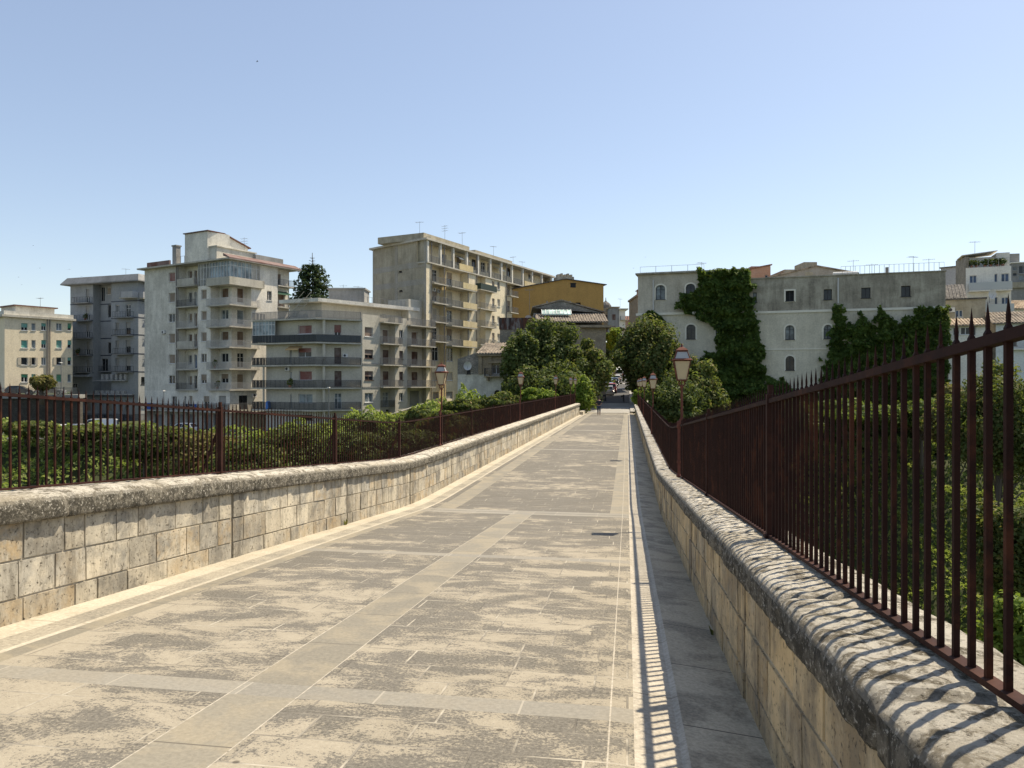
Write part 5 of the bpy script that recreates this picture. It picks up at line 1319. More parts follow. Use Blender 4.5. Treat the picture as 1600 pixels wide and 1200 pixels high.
def bld_ruin():
    root = thing('old_house', 'crumbling old house with stained white base, stone upper floor and small balcony', 'house', (-6,96,-3))
    F = Fac((-6.85,96.5), (2.0,95)); F = Fac(F.xy(F.u(715)), F.xy(F.u(812))); w = MB(); w2 = MB(); w3 = MB()
    zc = F.z(750, 585); us = F.u(748)
    zt = F.z(790, 552); z0 = -4.2
    base_poly(root, F, [(Z4(795,1010,833,1048), ('dark_frame','dark_glass','glass'), {'arch':.45}), (Z4(683,1045,704,1062), ('dark_frame','black_opening','open'), {'arch':.3,'sill':False})], w, z0, zc, dep=.3)
    w.build('lower_wall', 'white_plaster_worn', root)
    base_poly(root, F, [(Z4(783,862,828,928), ('white_frame','dark_glass','glass'), {'sill':False})], w2, zc, zt, us, F.L, dep=.35)
    w2.build('upper_wall', 'old_ashlar', root)
    base_poly(root, F, [(Z4(636,893,656,918), ('dark_frame','black_opening','open'))], w3, zc, F.z(730,561), 0, us, dep=.3)
    gable(w3, F, 0, us-.01, us-.005, F.z(717,561), F.z(747,550), F.z(747,561), 6)
    w3.fbox(F, 0, us-.01, zc, F.z(730,561), -6, -.4)
    w3.build('rubble_wall', 'grey_rubble', root)
    body = MB()
    for P, Q in ((F.xy(F.L),F.xy(F.L,-8)),(F.xy(F.L,-8),F.xy(0,-8)),(F.xy(0,-8),F.xy(0))): f = Fac(P,Q); wall_face(body, f, 0, f.L, z0, zt if P != F.xy(0,-8) else F.z(730,561))
    body.build('side_wall', 'white_plaster_worn', root)
    tiled_roof(root, F, us-.3, F.L+.5, zt, F.z(800,537)+.4, .55, -5.5, 'old_tiles')
    m = MB(); m.fbox(F, us-.1, F.L+.3, zt-.35, zt-.16, .002, .45); m.build('cornice', 'old_ashlar', root)
    h = F.rect(*Z4(783,862,828,928)); m = MB()
    for u in (h[0]-.35, h[2]+.1): m.fbox(F, u, u+.25, h[1], h[3]+.2, .002, .12)
    m.fbox(F, h[0]-.45, h[2]+.45, h[3]+.2, h[3]+.45, .002, .3); m.build('window_surround', 'old_ashlar', root)
    for u in (us, F.u(763)): m = MB(); m.fbox(F, u, u+.45, zc, zt-.351, .002, .16); m.build('pilaster', 'old_ashlar', root)
    balcony(root, F, h[0]-.9, h[2]+1.2, h[1], .8, 'rail_dark', 'old_ashlar', step=.12, w=.014)
    m = MB(); m.fbox(F, h[0]-.6, h[0]-.35, h[1]-.6, h[1]-.161, .002, .6); m.fbox(F, h[2]+.6, h[2]+.85, h[1]-.6, h[1]-.161, .002, .6); m.build('corbels', 'old_ashlar', root)
    dish(F.pt(F.u(734), .5, F.z(734,572)), .55, -.3, 'tilted satellite dish on the rubble wall of the crumbling old house')
bld_ruin()
def bld_shed():
    root = thing('stone_shed', 'rubble walled shed topped with rusty corrugated sheets beside the yellowish block', 'shed', (-1,104,-2))
    F = Fac((-1.7,104), (3.4,104)); w = MB(); F = Fac(F.xy(F.u(781)), F.xy(F.u(834))); block(root, F, 5, -3, F.z(805,515), w); w.build('wall', 'brown_rubble', root)
    m = MB(); z0, z1 = F.z(805,515), F.z(805,496.5); n = 44
    for i in range(n):
        a, b = lerp(-.1,F.L+.1,i/n), lerp(-.1,F.L+.1,(i+1)/n); na, nb_ = (.05,.12) if i%2 else (.12,.05)
        m.quad(F.pt(a,na,z0+.01),F.pt(b,nb_,z0+.01),F.pt(b,nb_,z1),F.pt(a,na,z1))
    m.fbox(F, 0, F.L, z0+.01, z1-.1, -5, -.02); m.build('rusty_cladding', 'rusty_sheet', root)
bld_shed()
def bld_ramp():
    # ramp parapet climbing in front of the yellowish block
    m = MB(); a = at(588, 652, 100); b = at(664, 638, 107)
    a = (a.x,a.y); b = (b.x,b.y); f = Fac(a, b)
    m.hexa([f.pt(0,0,-9),f.pt(f.L,0,-9),f.pt(f.L,-.35,-9),f.pt(0,-.35,-9),f.pt(0,0,f.z(588,655)),f.pt(f.L,0,f.z(664,630)),f.pt(f.L,-.35,f.z(664,630)),f.pt(0,-.35,f.z(588,655))])
    tag(m.build('ramp_wall','pavement_stone'), 'grey wall of the ramp sloping up beside the beige grey block', 'wall')
    m = MB(); f = Fac(at(600,0,113)[:2], at(790,0,107)[:2])
    m.fbox(f, 6, f.L, -6, f.z(700,642)+.0, -.35, 0); tag(m.build('retaining_wall','grey_rubble'), 'low rubble retaining wall in front of the yellowish block', 'wall')
bld_ramp()

def bld_convent():
    root = thing('convent_building', 'long grey plaster building with arched windows, half covered in dark ivy, right of the street', 'building', (40,98,-8))
    A, B = (17.4,104.4), (53.4,93.0); F = Fac(A, B); w = MB(); wu = MB(); us = F.u(1172)
    z0 = -9; zc = F.z(1300, 484); zt = F.z(1330, 430); ztl = F.z(1050, 427.5)
    gl = ('dark_frame','pale_glass','glass'); dk = ('dark_frame','dark_glass','glass'); sr = 'convent_trim'
    ar = {'arch':.45,'surround':'convent_trim'}
    base_poly(root, F, [(Z6(290,508,347,600),dk,ar),(Z6(474,520,500,600),gl,{'surround':'convent_trim'}),(Z6(908,513,965,602),gl,ar),(Z6(910,705,965,795),dk,ar),(Z7(28,510,80,598),gl,ar),(Z7(268,500,322,590),gl,ar),(Z7(516,490,570,580),gl,ar)], w, z0, zc, dep=.3)
    wl_ = MB(); zcl = F.z(1050, 483)
    base_poly(root, F, [(Z6(98,262,157,352),gl,ar),(Z6(287,254,344,330),dk,ar)], wu, zc, ztl, 0, us, dep=.3)
    base_poly(root, F, [(Z6(910,297,963,362),('dark_frame','black_opening','open'),{'surround':sr}),(Z6(1148,288,1200,353),dk,{}),(Z7(263,278,321,343),dk,{}),(Z7(512,266,571,333),dk,{'surround':None}),(Z6(706,308,730,370),gl,{})], wl_, zc, zt, us, F.L, dep=.3)
    L = Fac(F.xy(0,-16), F.xy(0)); S = Fac(F.xy(F.L), F.xy(F.L,-16))
    base_poly(root, L, [((3,2,4.3,4.6),dk,{'metric':True}),((3,7,4.3,10),dk,{'metric':True}),((8,7,9.3,10),dk,{'metric':True})], wu, z0, ztl); wall_face(w, S, 0, 16, z0, zt); bk = Fac(F.xy(F.L,-16), F.xy(0,-16)); wall_face(w, bk, 0, bk.L, z0, zt)
    w.quad(F.pt(us,0,zt),F.pt(F.L,0,zt),F.pt(F.L,-16,zt),F.pt(us,-16,zt)); w.quad(F.pt(0,0,ztl),F.pt(us,0,ztl),F.pt(us,-16,ztl),F.pt(0,-16,ztl)); w.quad(F.pt(us,0,zt),F.pt(us,-16,zt),F.pt(us,-16,ztl),F.pt(us,0,ztl))
    w.build('wall', 'convent_plaster', root); wu.build('upper_left_wall', 'convent_left', root); wl_.build('upper_wall', 'convent_upper', root)
    m = MB(); m.fbox(F, -.25, us, zc-.1, zc+.22, .001, .22); m.fbox(F, us, F.L, zc-.25, zc+.05, .001, .12); m.fbox(F, F.u(1190), F.u(1292), F.z(1240,546.5), F.z(1240,546.5)+.14, .001, .08); m.build('string_course', 'convent_trim', root)
    m = MB(); m.fbox(F, -.3, us, ztl, ztl+.22, -16, .35); m.fbox(F, us+.01, F.L+.1, zt, zt+.14, -16, .12); m.build('coping', 'convent_upper', root)
    for px, y0, y1 in ((1021,440,500),(1309.5,437,474)):
        u = F.u(px); q = MB(); q.tube(F.pt(u,.14,F.z(px,y1)), F.pt(u,.14,F.z(px,y0)), .10, None, 7); q.tube(F.pt(u,.14,F.z(px,y0)), F.pt(u,-.2,F.z(px,y0)+.3), .10, None, 7); q.build('drainpipe', 'pale_pipe', root)
    r = MB(); railing_path(r, [F.xy(.3,-.1), F.xy(F.u(1100),-.1)], ztl+.22, .9, 1.9, .025, .03); r.build('roof_railing', 'rail_grey', root)
    r = MB(); railing_path(r, [F.xy(F.u(1318),-3), F.xy(F.L+.5,-3)], zt, 1.6, .55, .02, .03); r.build('roof_railing', 'rail_grey', root)
    for px in (1312,1319,1327,1335,1343): u = F.u(px-6); q = MB(); q.tube(F.pt(u-.28,-.6,zt+.35), F.pt(u+.28,-.6,zt+.35), .22, None, 10); q.build('water_pipe', 'ac_white', root)
    u = F.u(1388); q = MB(); q.tube(F.pt(u,-1,zt), F.pt(u,-1,zt+.95), .2, None, 8); q.build('flue', 'pipe_metal', root)
    aerial(F.xy(F.u(1095),-2), ztl+.2, 1.5, 0, 'aerial on the left end of the ivy covered building')
    aerial(F.xy(F.u(1338),-3), zt, 2.4, 0, 'aerial left of the flue on the ivy covered building')
    aerial(F.xy(F.u(1368),-3), zt, 1.8, 0, 'thin aerial just left of the dark flue'); aerial(F.xy(F.u(1432),-2), zt, 2.4, 0, 'aerial near the right end of the ivy covered building'); aerial(F.xy(F.u(1457),-2), zt, 2.0, 0, 'rightmost aerial on the ivy covered building')
    return F
plain('convent_trim', (.72,.68,.57), .9, 0, .15, 2)
stucco('convent_left', (.50,.45,.355), (.26,.23,.175), .6, (.62,.57,.465), .8)
CONV = bld_convent()

def simple_house(label, cat, x0, x1, ytop, ybase, Y0, Y1, dep, m, ops=(), roofm=None, name='house', left=None, top=None, **kw):
    a, b = at(x0,600,Y0), at(x1,600,Y1); F = Fac(a[:2], b[:2]); z1 = F.z((x0+x1)/2, ytop); z0 = F.z((x0+x1)/2, ybase)
    root = thing(name, label, cat, (a.x,a.y,z0)); w = MB(); block(root, F, dep, z0, z1, w, ops, **kw); w.build('wall', m, root)
    if top: q = MB(); q.fbox(F, -.15, F.L+.15, z1, z1+.18, -dep-.1, .2); q.build('cornice', top, root)
    return root, F, z0, z1
def right_town():
    # pieces behind the ivy covered building
    r, F, z0, z1 = simple_house('orange brown stair tower behind the ivy covered building roof', 'house', 1174, 1204, 416, 440, 118, 118, 5, 'stucco_pink', [(Z6(782,198,800,222), GL_W)], name='roof_tower')
    q = MB(); q.hexa([F.pt(-.2,.2,z1-.5),F.pt(F.L+.2,.2,z1+.15),F.pt(F.L+.2,-5.2,z1+.15),F.pt(-.2,-5.2,z1-.5),F.pt(-.2,.2,z1-.3),F.pt(F.L+.2,.2,z1+.35),F.pt(F.L+.2,-5.2,z1+.35),F.pt(-.2,-5.2,z1-.3)]); q.build('roof', 'red_tiles', r)
    a, b = at(1204,600,116), at(1338,600,116); F = Fac(a[:2], b[:2]); r = thing('gabled_house', 'wide brown gable with a small box tower showing over the ivy covered building', 'house', (a.x,a.y,6)); w = MB()
    zb = F.z(1270,436); up = F.u(1275); gable(w, F, 0, up, F.L, F.z(1205,434), F.z(1275,416.5), F.z(1338,428), 10); w.fbox(F, 0, F.L, 6, F.z(1338,434), -10, 0)
    w.build('wall', 'beige_stone', r)
    w = MB(); w.fbox(F, F.u(1233), F.u(1290), F.z(1260,424), F.z(1260,418), -9, -2); w.fbox(F, F.u(1268), F.u(1289), F.z(1260,418), F.z(1260,404.5), -7, -3); w.build('box_tower', 'raw_render', r)
    h = F.rect(1258,425,1270,434); q = MB(); q.fbox(F, h[0],h[2],h[1],h[3],.003,.05); q.build('shutter','raw_render',r)
    q = MB()
    for ua, za, ub, zb_ in ((-.2,F.z(1205,434),up,F.z(1275,416.5)),(up,F.z(1275,416.5),F.L+.3,F.z(1338,428))): q.hexa([F.pt(ua,.25,za),F.pt(ub,.25,zb_),F.pt(ub,-10.2,zb_),F.pt(ua,-10.2,za),F.pt(ua,.25,za+.2),F.pt(ub,.25,zb_+.2),F.pt(ub,-10.2,zb_+.2),F.pt(ua,-10.2,za+.2)])
    q.build('roof', 'old_tiles', r)
    # right hand cluster
    r, F, z0, z1 = simple_house('grey box house between the ivy covered building and the white terrace house', 'house', 1470, 1502, 418, 480, 122, 120, 8, 'grey_paint_pale', [], top='grey_tiles')
    # white house with the roof terrace
    r = thing('terrace_house', 'tall white house with blue framed balcony doors and planted roof terrace', 'house', (62,104,-6))
    A = at(1509,600,106); B_ = at(1580,600,104); F = Fac(A[:2], B_[:2]); Lw = Fac((A.x+2.7,A.y+7), (A.x,A.y)); z1 = F.z(1545,417); w = MB(); z0 = -6
    bd = ('white_frame','blue_glass','door')
    op = [(Z8(300,275,362,400),bd,{'sill':False}),(Z8(512,262,537,340),('white_frame','blue_glass','glass')),(Z8(570,258,637,398),bd,{'sill':False}),(Z8(515,460,538,540),('white_frame','blue_glass','glass')),(Z8(572,460,634,585),bd,{'sill':False}),(Z8(330,470,385,585),bd,{'sill':False})]
    base_poly(r, F, op, w, z0, z1); S = Fac(F.xy(F.L), F.xy(F.L,-8)); wall_face(w, S, 0, 8, z0, z1); bk = Fac(F.xy(F.L,-8), Lw.xy(0)); wall_face(w, bk, 0, bk.L, z0, z1)
    w.add([F.pt(0,0,z1),F.pt(F.L,0,z1),F.pt(F.L,-8,z1),Lw.pt(0,0,z1)], [(0,1,2,3)]); w.build('wall', 'house_white', r)
    w = MB(); zl = Lw.z(1500,402)+.0
    w.add([Lw.pt(0,0,z0),Lw.pt(Lw.L,0,z0),Lw.pt(Lw.L,0,F.z(1509,401)),Lw.pt(0,0,Lw.z(1494,407)), Lw.pt(0,-.35,z0),Lw.pt(Lw.L,-.35,z0),Lw.pt(Lw.L,-.35,F.z(1509,401)),Lw.pt(0,-.35,Lw.z(1494,407))], [(0,1,2,3),(7,6,5,4),(3,2,6,7),(1,5,6,2)]); w.build('side_wall', 'brown_rubble', r)
    balcony(r, F, F.u(1513), F.u(1579), F.z(1545,454), 1.0, 'rail_pale', 'house_white', solid=('terrace_glass',F.u(1513),F.u(1579)), h=1.05)
    balcony(r, F, F.u(1530), F.u(1582), F.z(1560,488), 1.0, 'rail_pale', 'house_white', solid=('terrace_glass',F.u(1530),F.u(1582)), h=1.05)
    q = MB(); railing_path(q, [F.xy(.2,-.1), F.xy(F.L-.2,-.1)], z1, 1.2, 1.1, .02, .03); q.build('terrace_railing', 'rail_pale', r)
    q = MB(); q.fbox(F, .8, F.L-1.6, z1, z1+1.7, -5, -2.2); q.fbox(F, F.L-1.6, F.L, z1, z1+2.0, -5, -.8); q.build('terrace_room', 'house_white', r)
    q = MB(); q.hexa([F.pt(-.3,-1,z1+1.9),F.pt(F.L-1.4,-1,z1+2.3),F.pt(F.L-1.4,-5.2,z1+2.3),F.pt(-.3,-5.2,z1+1.9),F.pt(-.3,-1,z1+2.0),F.pt(F.L-1.4,-1,z1+2.4),F.pt(F.L-1.4,-5.2,z1+2.4),F.pt(-.3,-5.2,z1+2.0)]); q.build('terrace_roof', 'white_plaster', r)
    for i, px in enumerate((1519,1527,1540,1549,1560,1568)):
        p = F.pt(F.u(px), -.45, z1); t = thing('potted_plant', f'potted plant on the roof terrace of the white house, {["first","second","third","fourth","fifth","last"][i]} from the left', 'plant', p, 0, 'plants on the roof terrace', world_org=False)
        q = MB(); q.lathe((0,0,0), [(.16,0),(.22,.3),(.24,.32)], 8); q.build('pot', 'red_tiles', t); leaf_blob('foliage', t, [((0,0,.75),(.5,.4,.45))], 90, .22, 'leaf_dark')
    q = MB(); aerial(F.xy(F.u(1530),-3), z1+1.8, 2.4, 0, 'aerial above the planted roof terrace of the white house'); 
    dish(F.pt(F.u(1541), 2.2, F.z(1541,463)), .65, .2, 'satellite dish below the terrace balcony of the white house')
    # dark tiled roof and grey lower house
    r, F, z0, z1 = simple_house('low brown grey house with small blue window and air conditioner beside the ivy', 'house', 1478, 1540, 468, 600, 98, 96, 7, 'raw_render', [(Z8(178,570,242,630), ('white_frame','blue_glass','glass'))], top='grey_tiles')
    tiled_roof(r, F, 0, F.L*.55, z1+.2, F.z(1495,448)+1.0, -.3, -6.5, 'grey_tiles')
    acunit(0, F, F.u(1486), F.z(1486,488), 0, 'white air conditioner on the low brown grey house beside the ivy', 1.0)
    r, F, z0, z1 = simple_house('cream annex with a strip of tiles and a row of square windows', 'house', 1482, 1540, 508, 640, 93, 92, 5, 'house_white', [(Z8(160,716,212,785),('white_frame','dark_glass','glass')),(Z8(225,716,310,780),('white_frame','dark_glass','glass')),(Z8(322,706,355,785),('white_frame','dark_glass','glass')),(Z8(145,884,235,925),('white_frame','dark_glass','glass')),(Z8(160,985,215,1050),('white_frame','dark_glass','glass'))])
    tiled_roof(r, F, -.2, F.L+.2, z1, z1+.9, .5, -1.6, 'pale_tiles')
    r, F, z0, z1 = simple_house('pale blue house with an uneven tiled roof and brown shutters', 'house', 1556, 1640, 504, 640, 92, 90, 8, 'blue_white_paint', [(Z8(630,738,703,875),('brown_frame','dark_glass','glass'))])
    tiled_roof(r, F, -.4, F.L+.4, z1, F.z(1570,489)+.6, .4, -6, 'old_tiles'); balcony(r, F, F.u(1572), F.L, F.z(1580,545), .6, 'rail_pale', 'house_white')
    S = Fac(F.xy(0,-7.5), F.xy(0)); 
    q = MB(); A2 = F.xy(-1.9,-5.5); f = Fac(A2, F.xy(-.02,-.02)); q.hexa([f.pt(0,-.3,z0),f.pt(f.L,-.3,z0),f.pt(f.L,0,z0),f.pt(0,0,z0),f.pt(0,-.3,f.z(1540,496)),f.pt(f.L,-.3,z1),f.pt(f.L,0,z1),f.pt(0,0,f.z(1540,496))]); q.build('gable_wall','brown_rubble',r)
    r, F, z0, z1 = simple_house('grey concrete flats with large windows at the far right edge of the photo', 'building', 1581, 1680, 410, 480, 130, 128, 10, 'concrete_grey', [(Z8(668,200,706,232),('grey_frame','pale_glass','glass')),(Z8(668,252,706,280),('grey_frame','dark_glass','glass')),(Z8(720,192,800,258),('grey_frame','dark_glass','glass')),(Z8(720,268,800,314),('grey_frame','pale_glass','glass'))], top='house_white', name='apartment_building')
    q = MB(); q.fbox(F, 0, F.L, F.z(1600,450), F.z(1600,441), .01, .6); q.build('ledge','raw_render',r)
    q = MB(); q.fbox(F, .3, 1.8, z1+.18, z1+1.9, -3, -1.5); q.build('chimney','concrete_grey',r)
    r, F, z0, z1 = simple_house('low house with pale tiles under the grey concrete flats at the right edge', 'house', 1582, 1680, 482, 520, 104, 103, 5, 'house_white')
    tiled_roof(r, F, -.3, F.L+.2, z1, z1+1.6, .4, -4.5, 'pale_tiles')
stucco('grey_paint_pale', (.38,.38,.38), (.26,.26,.26), .4); stucco('beige_stone', (.33,.30,.25), (.2,.18,.15), .6); plain('terrace_glass', (.42,.44,.42), .3, 0, .04)

def street_town():
    spec = [
     ('church_tower','stone bell tower with a dark dome seen up the street beside the ochre wall','church', 942,954,481,530,205,'old_ashlar',[]),
     ('grey_house','tall grey house up the street beside the bell tower','house', 953,967,481,530,200,'concrete_grey',[]),
     ('balcony_house','cream house with balconies farther up the street','house', 967.5,977,484,530,200,'house_white',[]),
     ('far_house','small red roofed house at the top of the street','house', 977,992,500,530,260,'stucco_pink',[]),
     ('corner_house','white low house with a sloping roof where the street bends','house', 969,990,513,545,170,'house_white',[]),
     ('street_house','brown old house front on the right of the street next to the ivy building','house', 996,1006,463,560,125,'old_ashlar',[])]
    for nm, lb, ct, x0, x1, yt, yb, Y, m, ops in spec:
        r, F, z0, z1 = simple_house(lb, ct, x0, x1, yt, yb, Y, Y, 9, m, ops, name=nm)
        q = MB(); k = 0
        for zz in np.arange(z0+2.0, z1-2.0, 3.1):
            for uu in np.arange(.6, F.L-1.2, 2.0):
                h = (uu, float(zz), uu+.9, float(zz)+1.5); q = MB(); q.fbox(F, h[0],h[2],h[1],h[3],.003,.04); o = q.build('window','blind_dark',r)
        if nm == 'church_tower': q = MB(); q.lathe(((F.xy(F.L/2,-2)[0]),F.xy(F.L/2,-2)[1],z1), [(1.6,0),(1.5,.8),(1.0,1.5),(.4,1.9),(.12,2.2),(.08,3.0)], 12); q.build('dome','grey_tiles',r)
        elif nm == 'far_house': tiled_roof(r, F, -.3, F.L+.3, z1, z1+1.8, .4, -5, 'red_tiles', pitch=.6)
        elif nm == 'balcony_house':
            for zz in np.arange(z0+2.0, z1-2.0, 3.1): balcony(r, F, .2, F.L+.6, float(zz), .9, 'rail_grey', 'concrete_pale')
            q = MB(); q.fbox(F, -.2, F.L+.7, z1, z1+.3, -9, .7); q.build('cornice','concrete_pale',r)
        elif nm == 'corner_house': q = MB(); q.hexa([F.pt(-.3,.3,z1-.02),F.pt(F.L+.3,.3,z1-1.2),F.pt(F.L+.3,-9,z1-1.2),F.pt(-.3,-9,z1-.02),F.pt(-.3,.3,z1+.4),F.pt(F.L+.3,.3,z1-.8),F.pt(F.L+.3,-9,z1-.8),F.pt(-.3,-9,z1+.4)]); q.build('roof','grey_tiles',r)
        else: q = MB(); q.fbox(F, -.2, F.L+.2, z1, z1+.3, -9.2, .3); q.build('cornice','old_ashlar',r)
    aerial(at(969,480,203)[:2], at(969,481,203).z, 2.5, 0, 'tiny aerial on the tall grey house up the street')
    # projecting orange bay on the right hand street house
    F = Fac(at(999.5,600,122)[:2], at(1005.5,600,122)[:2]); q = MB(); r = thing('roof_room', 'small orange room on top of the brown street house', 'roof room', (F.P.x,F.P.y,F.z(1002,463))); q.fbox(F, 0, F.L, F.z(1002,463)+.31, F.z(1002,452), -3, 0); q.build('wall','stucco_pink',r); q = MB(); q.fbox(F,-.2,F.L+.2,F.z(1002,452),F.z(1002,451),-3.2,.2); q.build('roof','red_tiles',r)
# ================================================ VEGETATION
def leaf_mat(name, a, b, c=None, trans=.35):
    m = bpy.data.materials.new(name); m.use_nodes = True; MATS[name] = m; ns, ls = m.node_tree.nodes, m.node_tree.links; bs = ns['Principled BSDF']; out = ns['Material Output']
    at_ = ns.new('ShaderNodeAttribute'); at_.attribute_name = 'tint'
    sep = ns.new('ShaderNodeSeparateColor'); ls.new(at_.outputs['Color'], sep.inputs[0])
    col = mix(ns, ls, sep.outputs[0], c4(a), c4(b))
    if c: col = mix(ns, ls, sep.outputs[1], col, c4(c))
    ls.new(col, bs.inputs['Base Color']); bs.inputs['Roughness'].default_value = .62; bs.inputs['Specular IOR Level'].default_value = .16
    tr = ns.new('ShaderNodeBsdfTranslucent'); ls.new(mix(ns, ls, .6, col, mix(ns, ls, .5, col, (.30,.38,.03))), tr.inputs['Color'])
    ms = ns.new('ShaderNodeMixShader'); ms.inputs[0].default_value = trans; ls.new(bs.outputs[0], ms.inputs[1]); ls.new(tr.outputs[0], ms.inputs[2]); ls.new(ms.outputs[0], out.inputs['Surface'])
leaf_mat('leaf_dark', (.040,.064,.022), (.105,.145,.046), (.17,.17,.06), .35)
leaf_mat('leaf_mid', (.048,.076,.024), (.125,.165,.050), (.24,.19,.07), .4)
leaf_mat('leaf_bright', (.085,.15,.025), (.20,.29,.05), (.30,.34,.08), .45)
leaf_mat('leaf_ivy', (.034,.072,.020), (.105,.175,.040), (.24,.31,.08), .42)
leaf_mat('leaf_vine', (.10,.15,.038), (.23,.30,.075), (.38,.38,.15), .5)
leaf_mat('leaf_olive', (.10,.105,.04), (.21,.185,.07), (.30,.21,.08), .35)
leaf_mat('leaf_field', (.15,.22,.045), (.30,.39,.10), (.42,.44,.18), .5)
leaf_mat('leaf_conifer', (.020,.042,.024), (.048,.085,.040), None, .2)
plain('bark', (.10,.08,.06), .95, 0, .3, 3)
def leaves_mesh(name, P, Nrm, size, mat, parent=None, tint2=None, elong=1.5, loc=None, base=None):
    """P (n,3) leaf positions, Nrm preferred facing; every leaf is a folded four-sided blade"""
    n = len(P); P = np.asarray(P, dtype=np.float32); Nn = np.asarray(Nrm, dtype=np.float32) + RNG.normal(0, .55, (n,3)).astype(np.float32)
    Nn /= np.linalg.norm(Nn, axis=1, keepdims=True)+1e-6
    t = np.cross(Nn, RNG.normal(0,1,(n,3)).astype(np.float32)); t /= np.linalg.norm(t, axis=1, keepdims=True)+1e-6
    b = np.cross(Nn, t); sz = (size*RNG.uniform(.55,1.35,(n,1))).astype(np.float32)
    L = t*sz*.5*elong; Wd = b*sz*.5; fold = Nn*sz*.18
    V = np.stack([P-L, P-Wd*.9+fold, P+L, P+Wd*.9+fold], axis=1).reshape(-1,3)
    me = bpy.data.meshes.new(name); me.vertices.add(4*n); me.vertices.foreach_set('co', V.ravel())
    idx = np.arange(4*n, dtype=np.int32)
    quads = idx.reshape(-1,4); tri = np.concatenate([quads[:,[0,1,2]], quads[:,[0,2,3]]], axis=1).reshape(-1)
    me.loops.add(6*n); me.loops.foreach_set('vertex_index', tri)
    me.polygons.add(2*n); me.polygons.foreach_set('loop_start', np.arange(0,6*n,3,dtype=np.int32)); me.polygons.foreach_set('loop_total', np.full(2*n,3,dtype=np.int32))
    ca = me.color_attributes.new('tint','FLOAT_COLOR','POINT'); c = np.ones((4*n,4),dtype=np.float32)
    r = RNG.uniform(0,1,n) if base is None else np.clip(.45*RNG.uniform(0,1,n)+.75*np.asarray(base)-.1,0,1); r2 = (RNG.uniform(0,1,n)**5) if tint2 is None else tint2
    c[:,0] = np.repeat(r,4); c[:,1] = np.repeat(r2,4); c[:,2] = 0; ca.data.foreach_set('color', c.ravel())
    me.materials.append(MATS[mat]); me.update(calc_edges=True); me.validate()
    o = bpy.data.objects.new(name, me); COL.objects.link(o)
    if parent: o.parent = parent
    if loc is not None: o.location = loc
    return o
def blob_points(blobs, n, shell=.45):
    vol = np.array([b[1][0]*b[1][1]+b[1][1]*b[1][2]+b[1][0]*b[1][2] for b in blobs]); cnt = np.maximum(8, (n*vol/vol.sum()).astype(int)); P=[]; Q=[]; Bs=[]
    for (c, r), k in zip(blobs, cnt):
        d = RNG.normal(0,1,(k,3)); d /= np.linalg.norm(d,axis=1,keepdims=True); rad = 1-shell*RNG.uniform(0,1,(k,1))**1.6
        rad *= 1+.22*np.sin(d[:,:1]*5+c[0])*np.cos(d[:,1:2]*6+c[1])+.12*np.sin(d[:,2:]*11+c[1]*3)*np.sin(d[:,:1]*13)
        P.append(np.array(c)+d*rad*np.array(r)); Q.append(d+np.array([0,0,.25])); Bs.append(np.full(k, RNG.uniform(0,1)))
    return np.concatenate(P), np.concatenate(Q), np.concatenate(Bs)
def leaf_blob(name, parent, blobs, n, size, mat, shell=.45, elong=1.5, tint2=None):
    P, Q, B = blob_points(blobs, n, shell); return leaves_mesh(name, P, Q, size, mat, parent, None, elong, None, B)
def crown_blobs(rx, ry, rz, cz, k, rnd, sub=.42, cut=-.35):
    bl = []
    for i in range(k):
        while True:
            d = Vector((rnd.gauss(0,1), rnd.gauss(0,1), rnd.gauss(0,1))).normalized()
            if d.z > cut: break
        f = rnd.uniform(.3,.97); r = sub*(rnd.uniform(.65,1.25) if f < .8 else rnd.uniform(.42,.8))
        bl.append(((d.x*rx*f, d.y*ry*f, cz+d.z*rz*f), (rx*r, ry*r, rz*r*.85)))
    return bl
def tree(name, label, loc, rx, ry, h, trunk_h, n, size, mat, k=26, seed=1, group=None, tr=.25, sub=.36, cut=-.4, elong=1.5):
    rnd = random.Random(seed); t = thing(name, label, 'tree', loc, rnd.uniform(0,6.28) if False else 0, group, world_org=False)
    n = int(n*1.5); k = int(k*1.4); size *= .86; rz = (h-trunk_h)/2; cz = trunk_h+rz; bl = crown_blobs(rx, ry, rz, cz, k, rnd, sub, cut)+[((0,0,cz),(rx*.74,ry*.74,rz*.78)),((rx*.2,0,cz-rz*.25),(rx*.72,ry*.7,rz*.62))]
    leaf_blob('crown', t, bl, n, size, mat, .6, elong)
    m = MB(); m.tube((0,0,-1.5),(0,0,trunk_h+rz*.3), tr*1.5, tr, 8)
    for b in bl[:9]:
        c = Vector(b[0]); s = Vector((0,0,trunk_h*.8+rnd.uniform(0,rz*.4))); mid = s.lerp(c,.5)+Vector((0,0,-.3)); m.tube(s, mid, tr*.55, tr*.35, 6); m.tube(mid, c, tr*.35, tr*.12, 5)
    m.build('trunk', 'bark', t, smooth=True); return t
right_town(); street_town()
GZ = ground_z
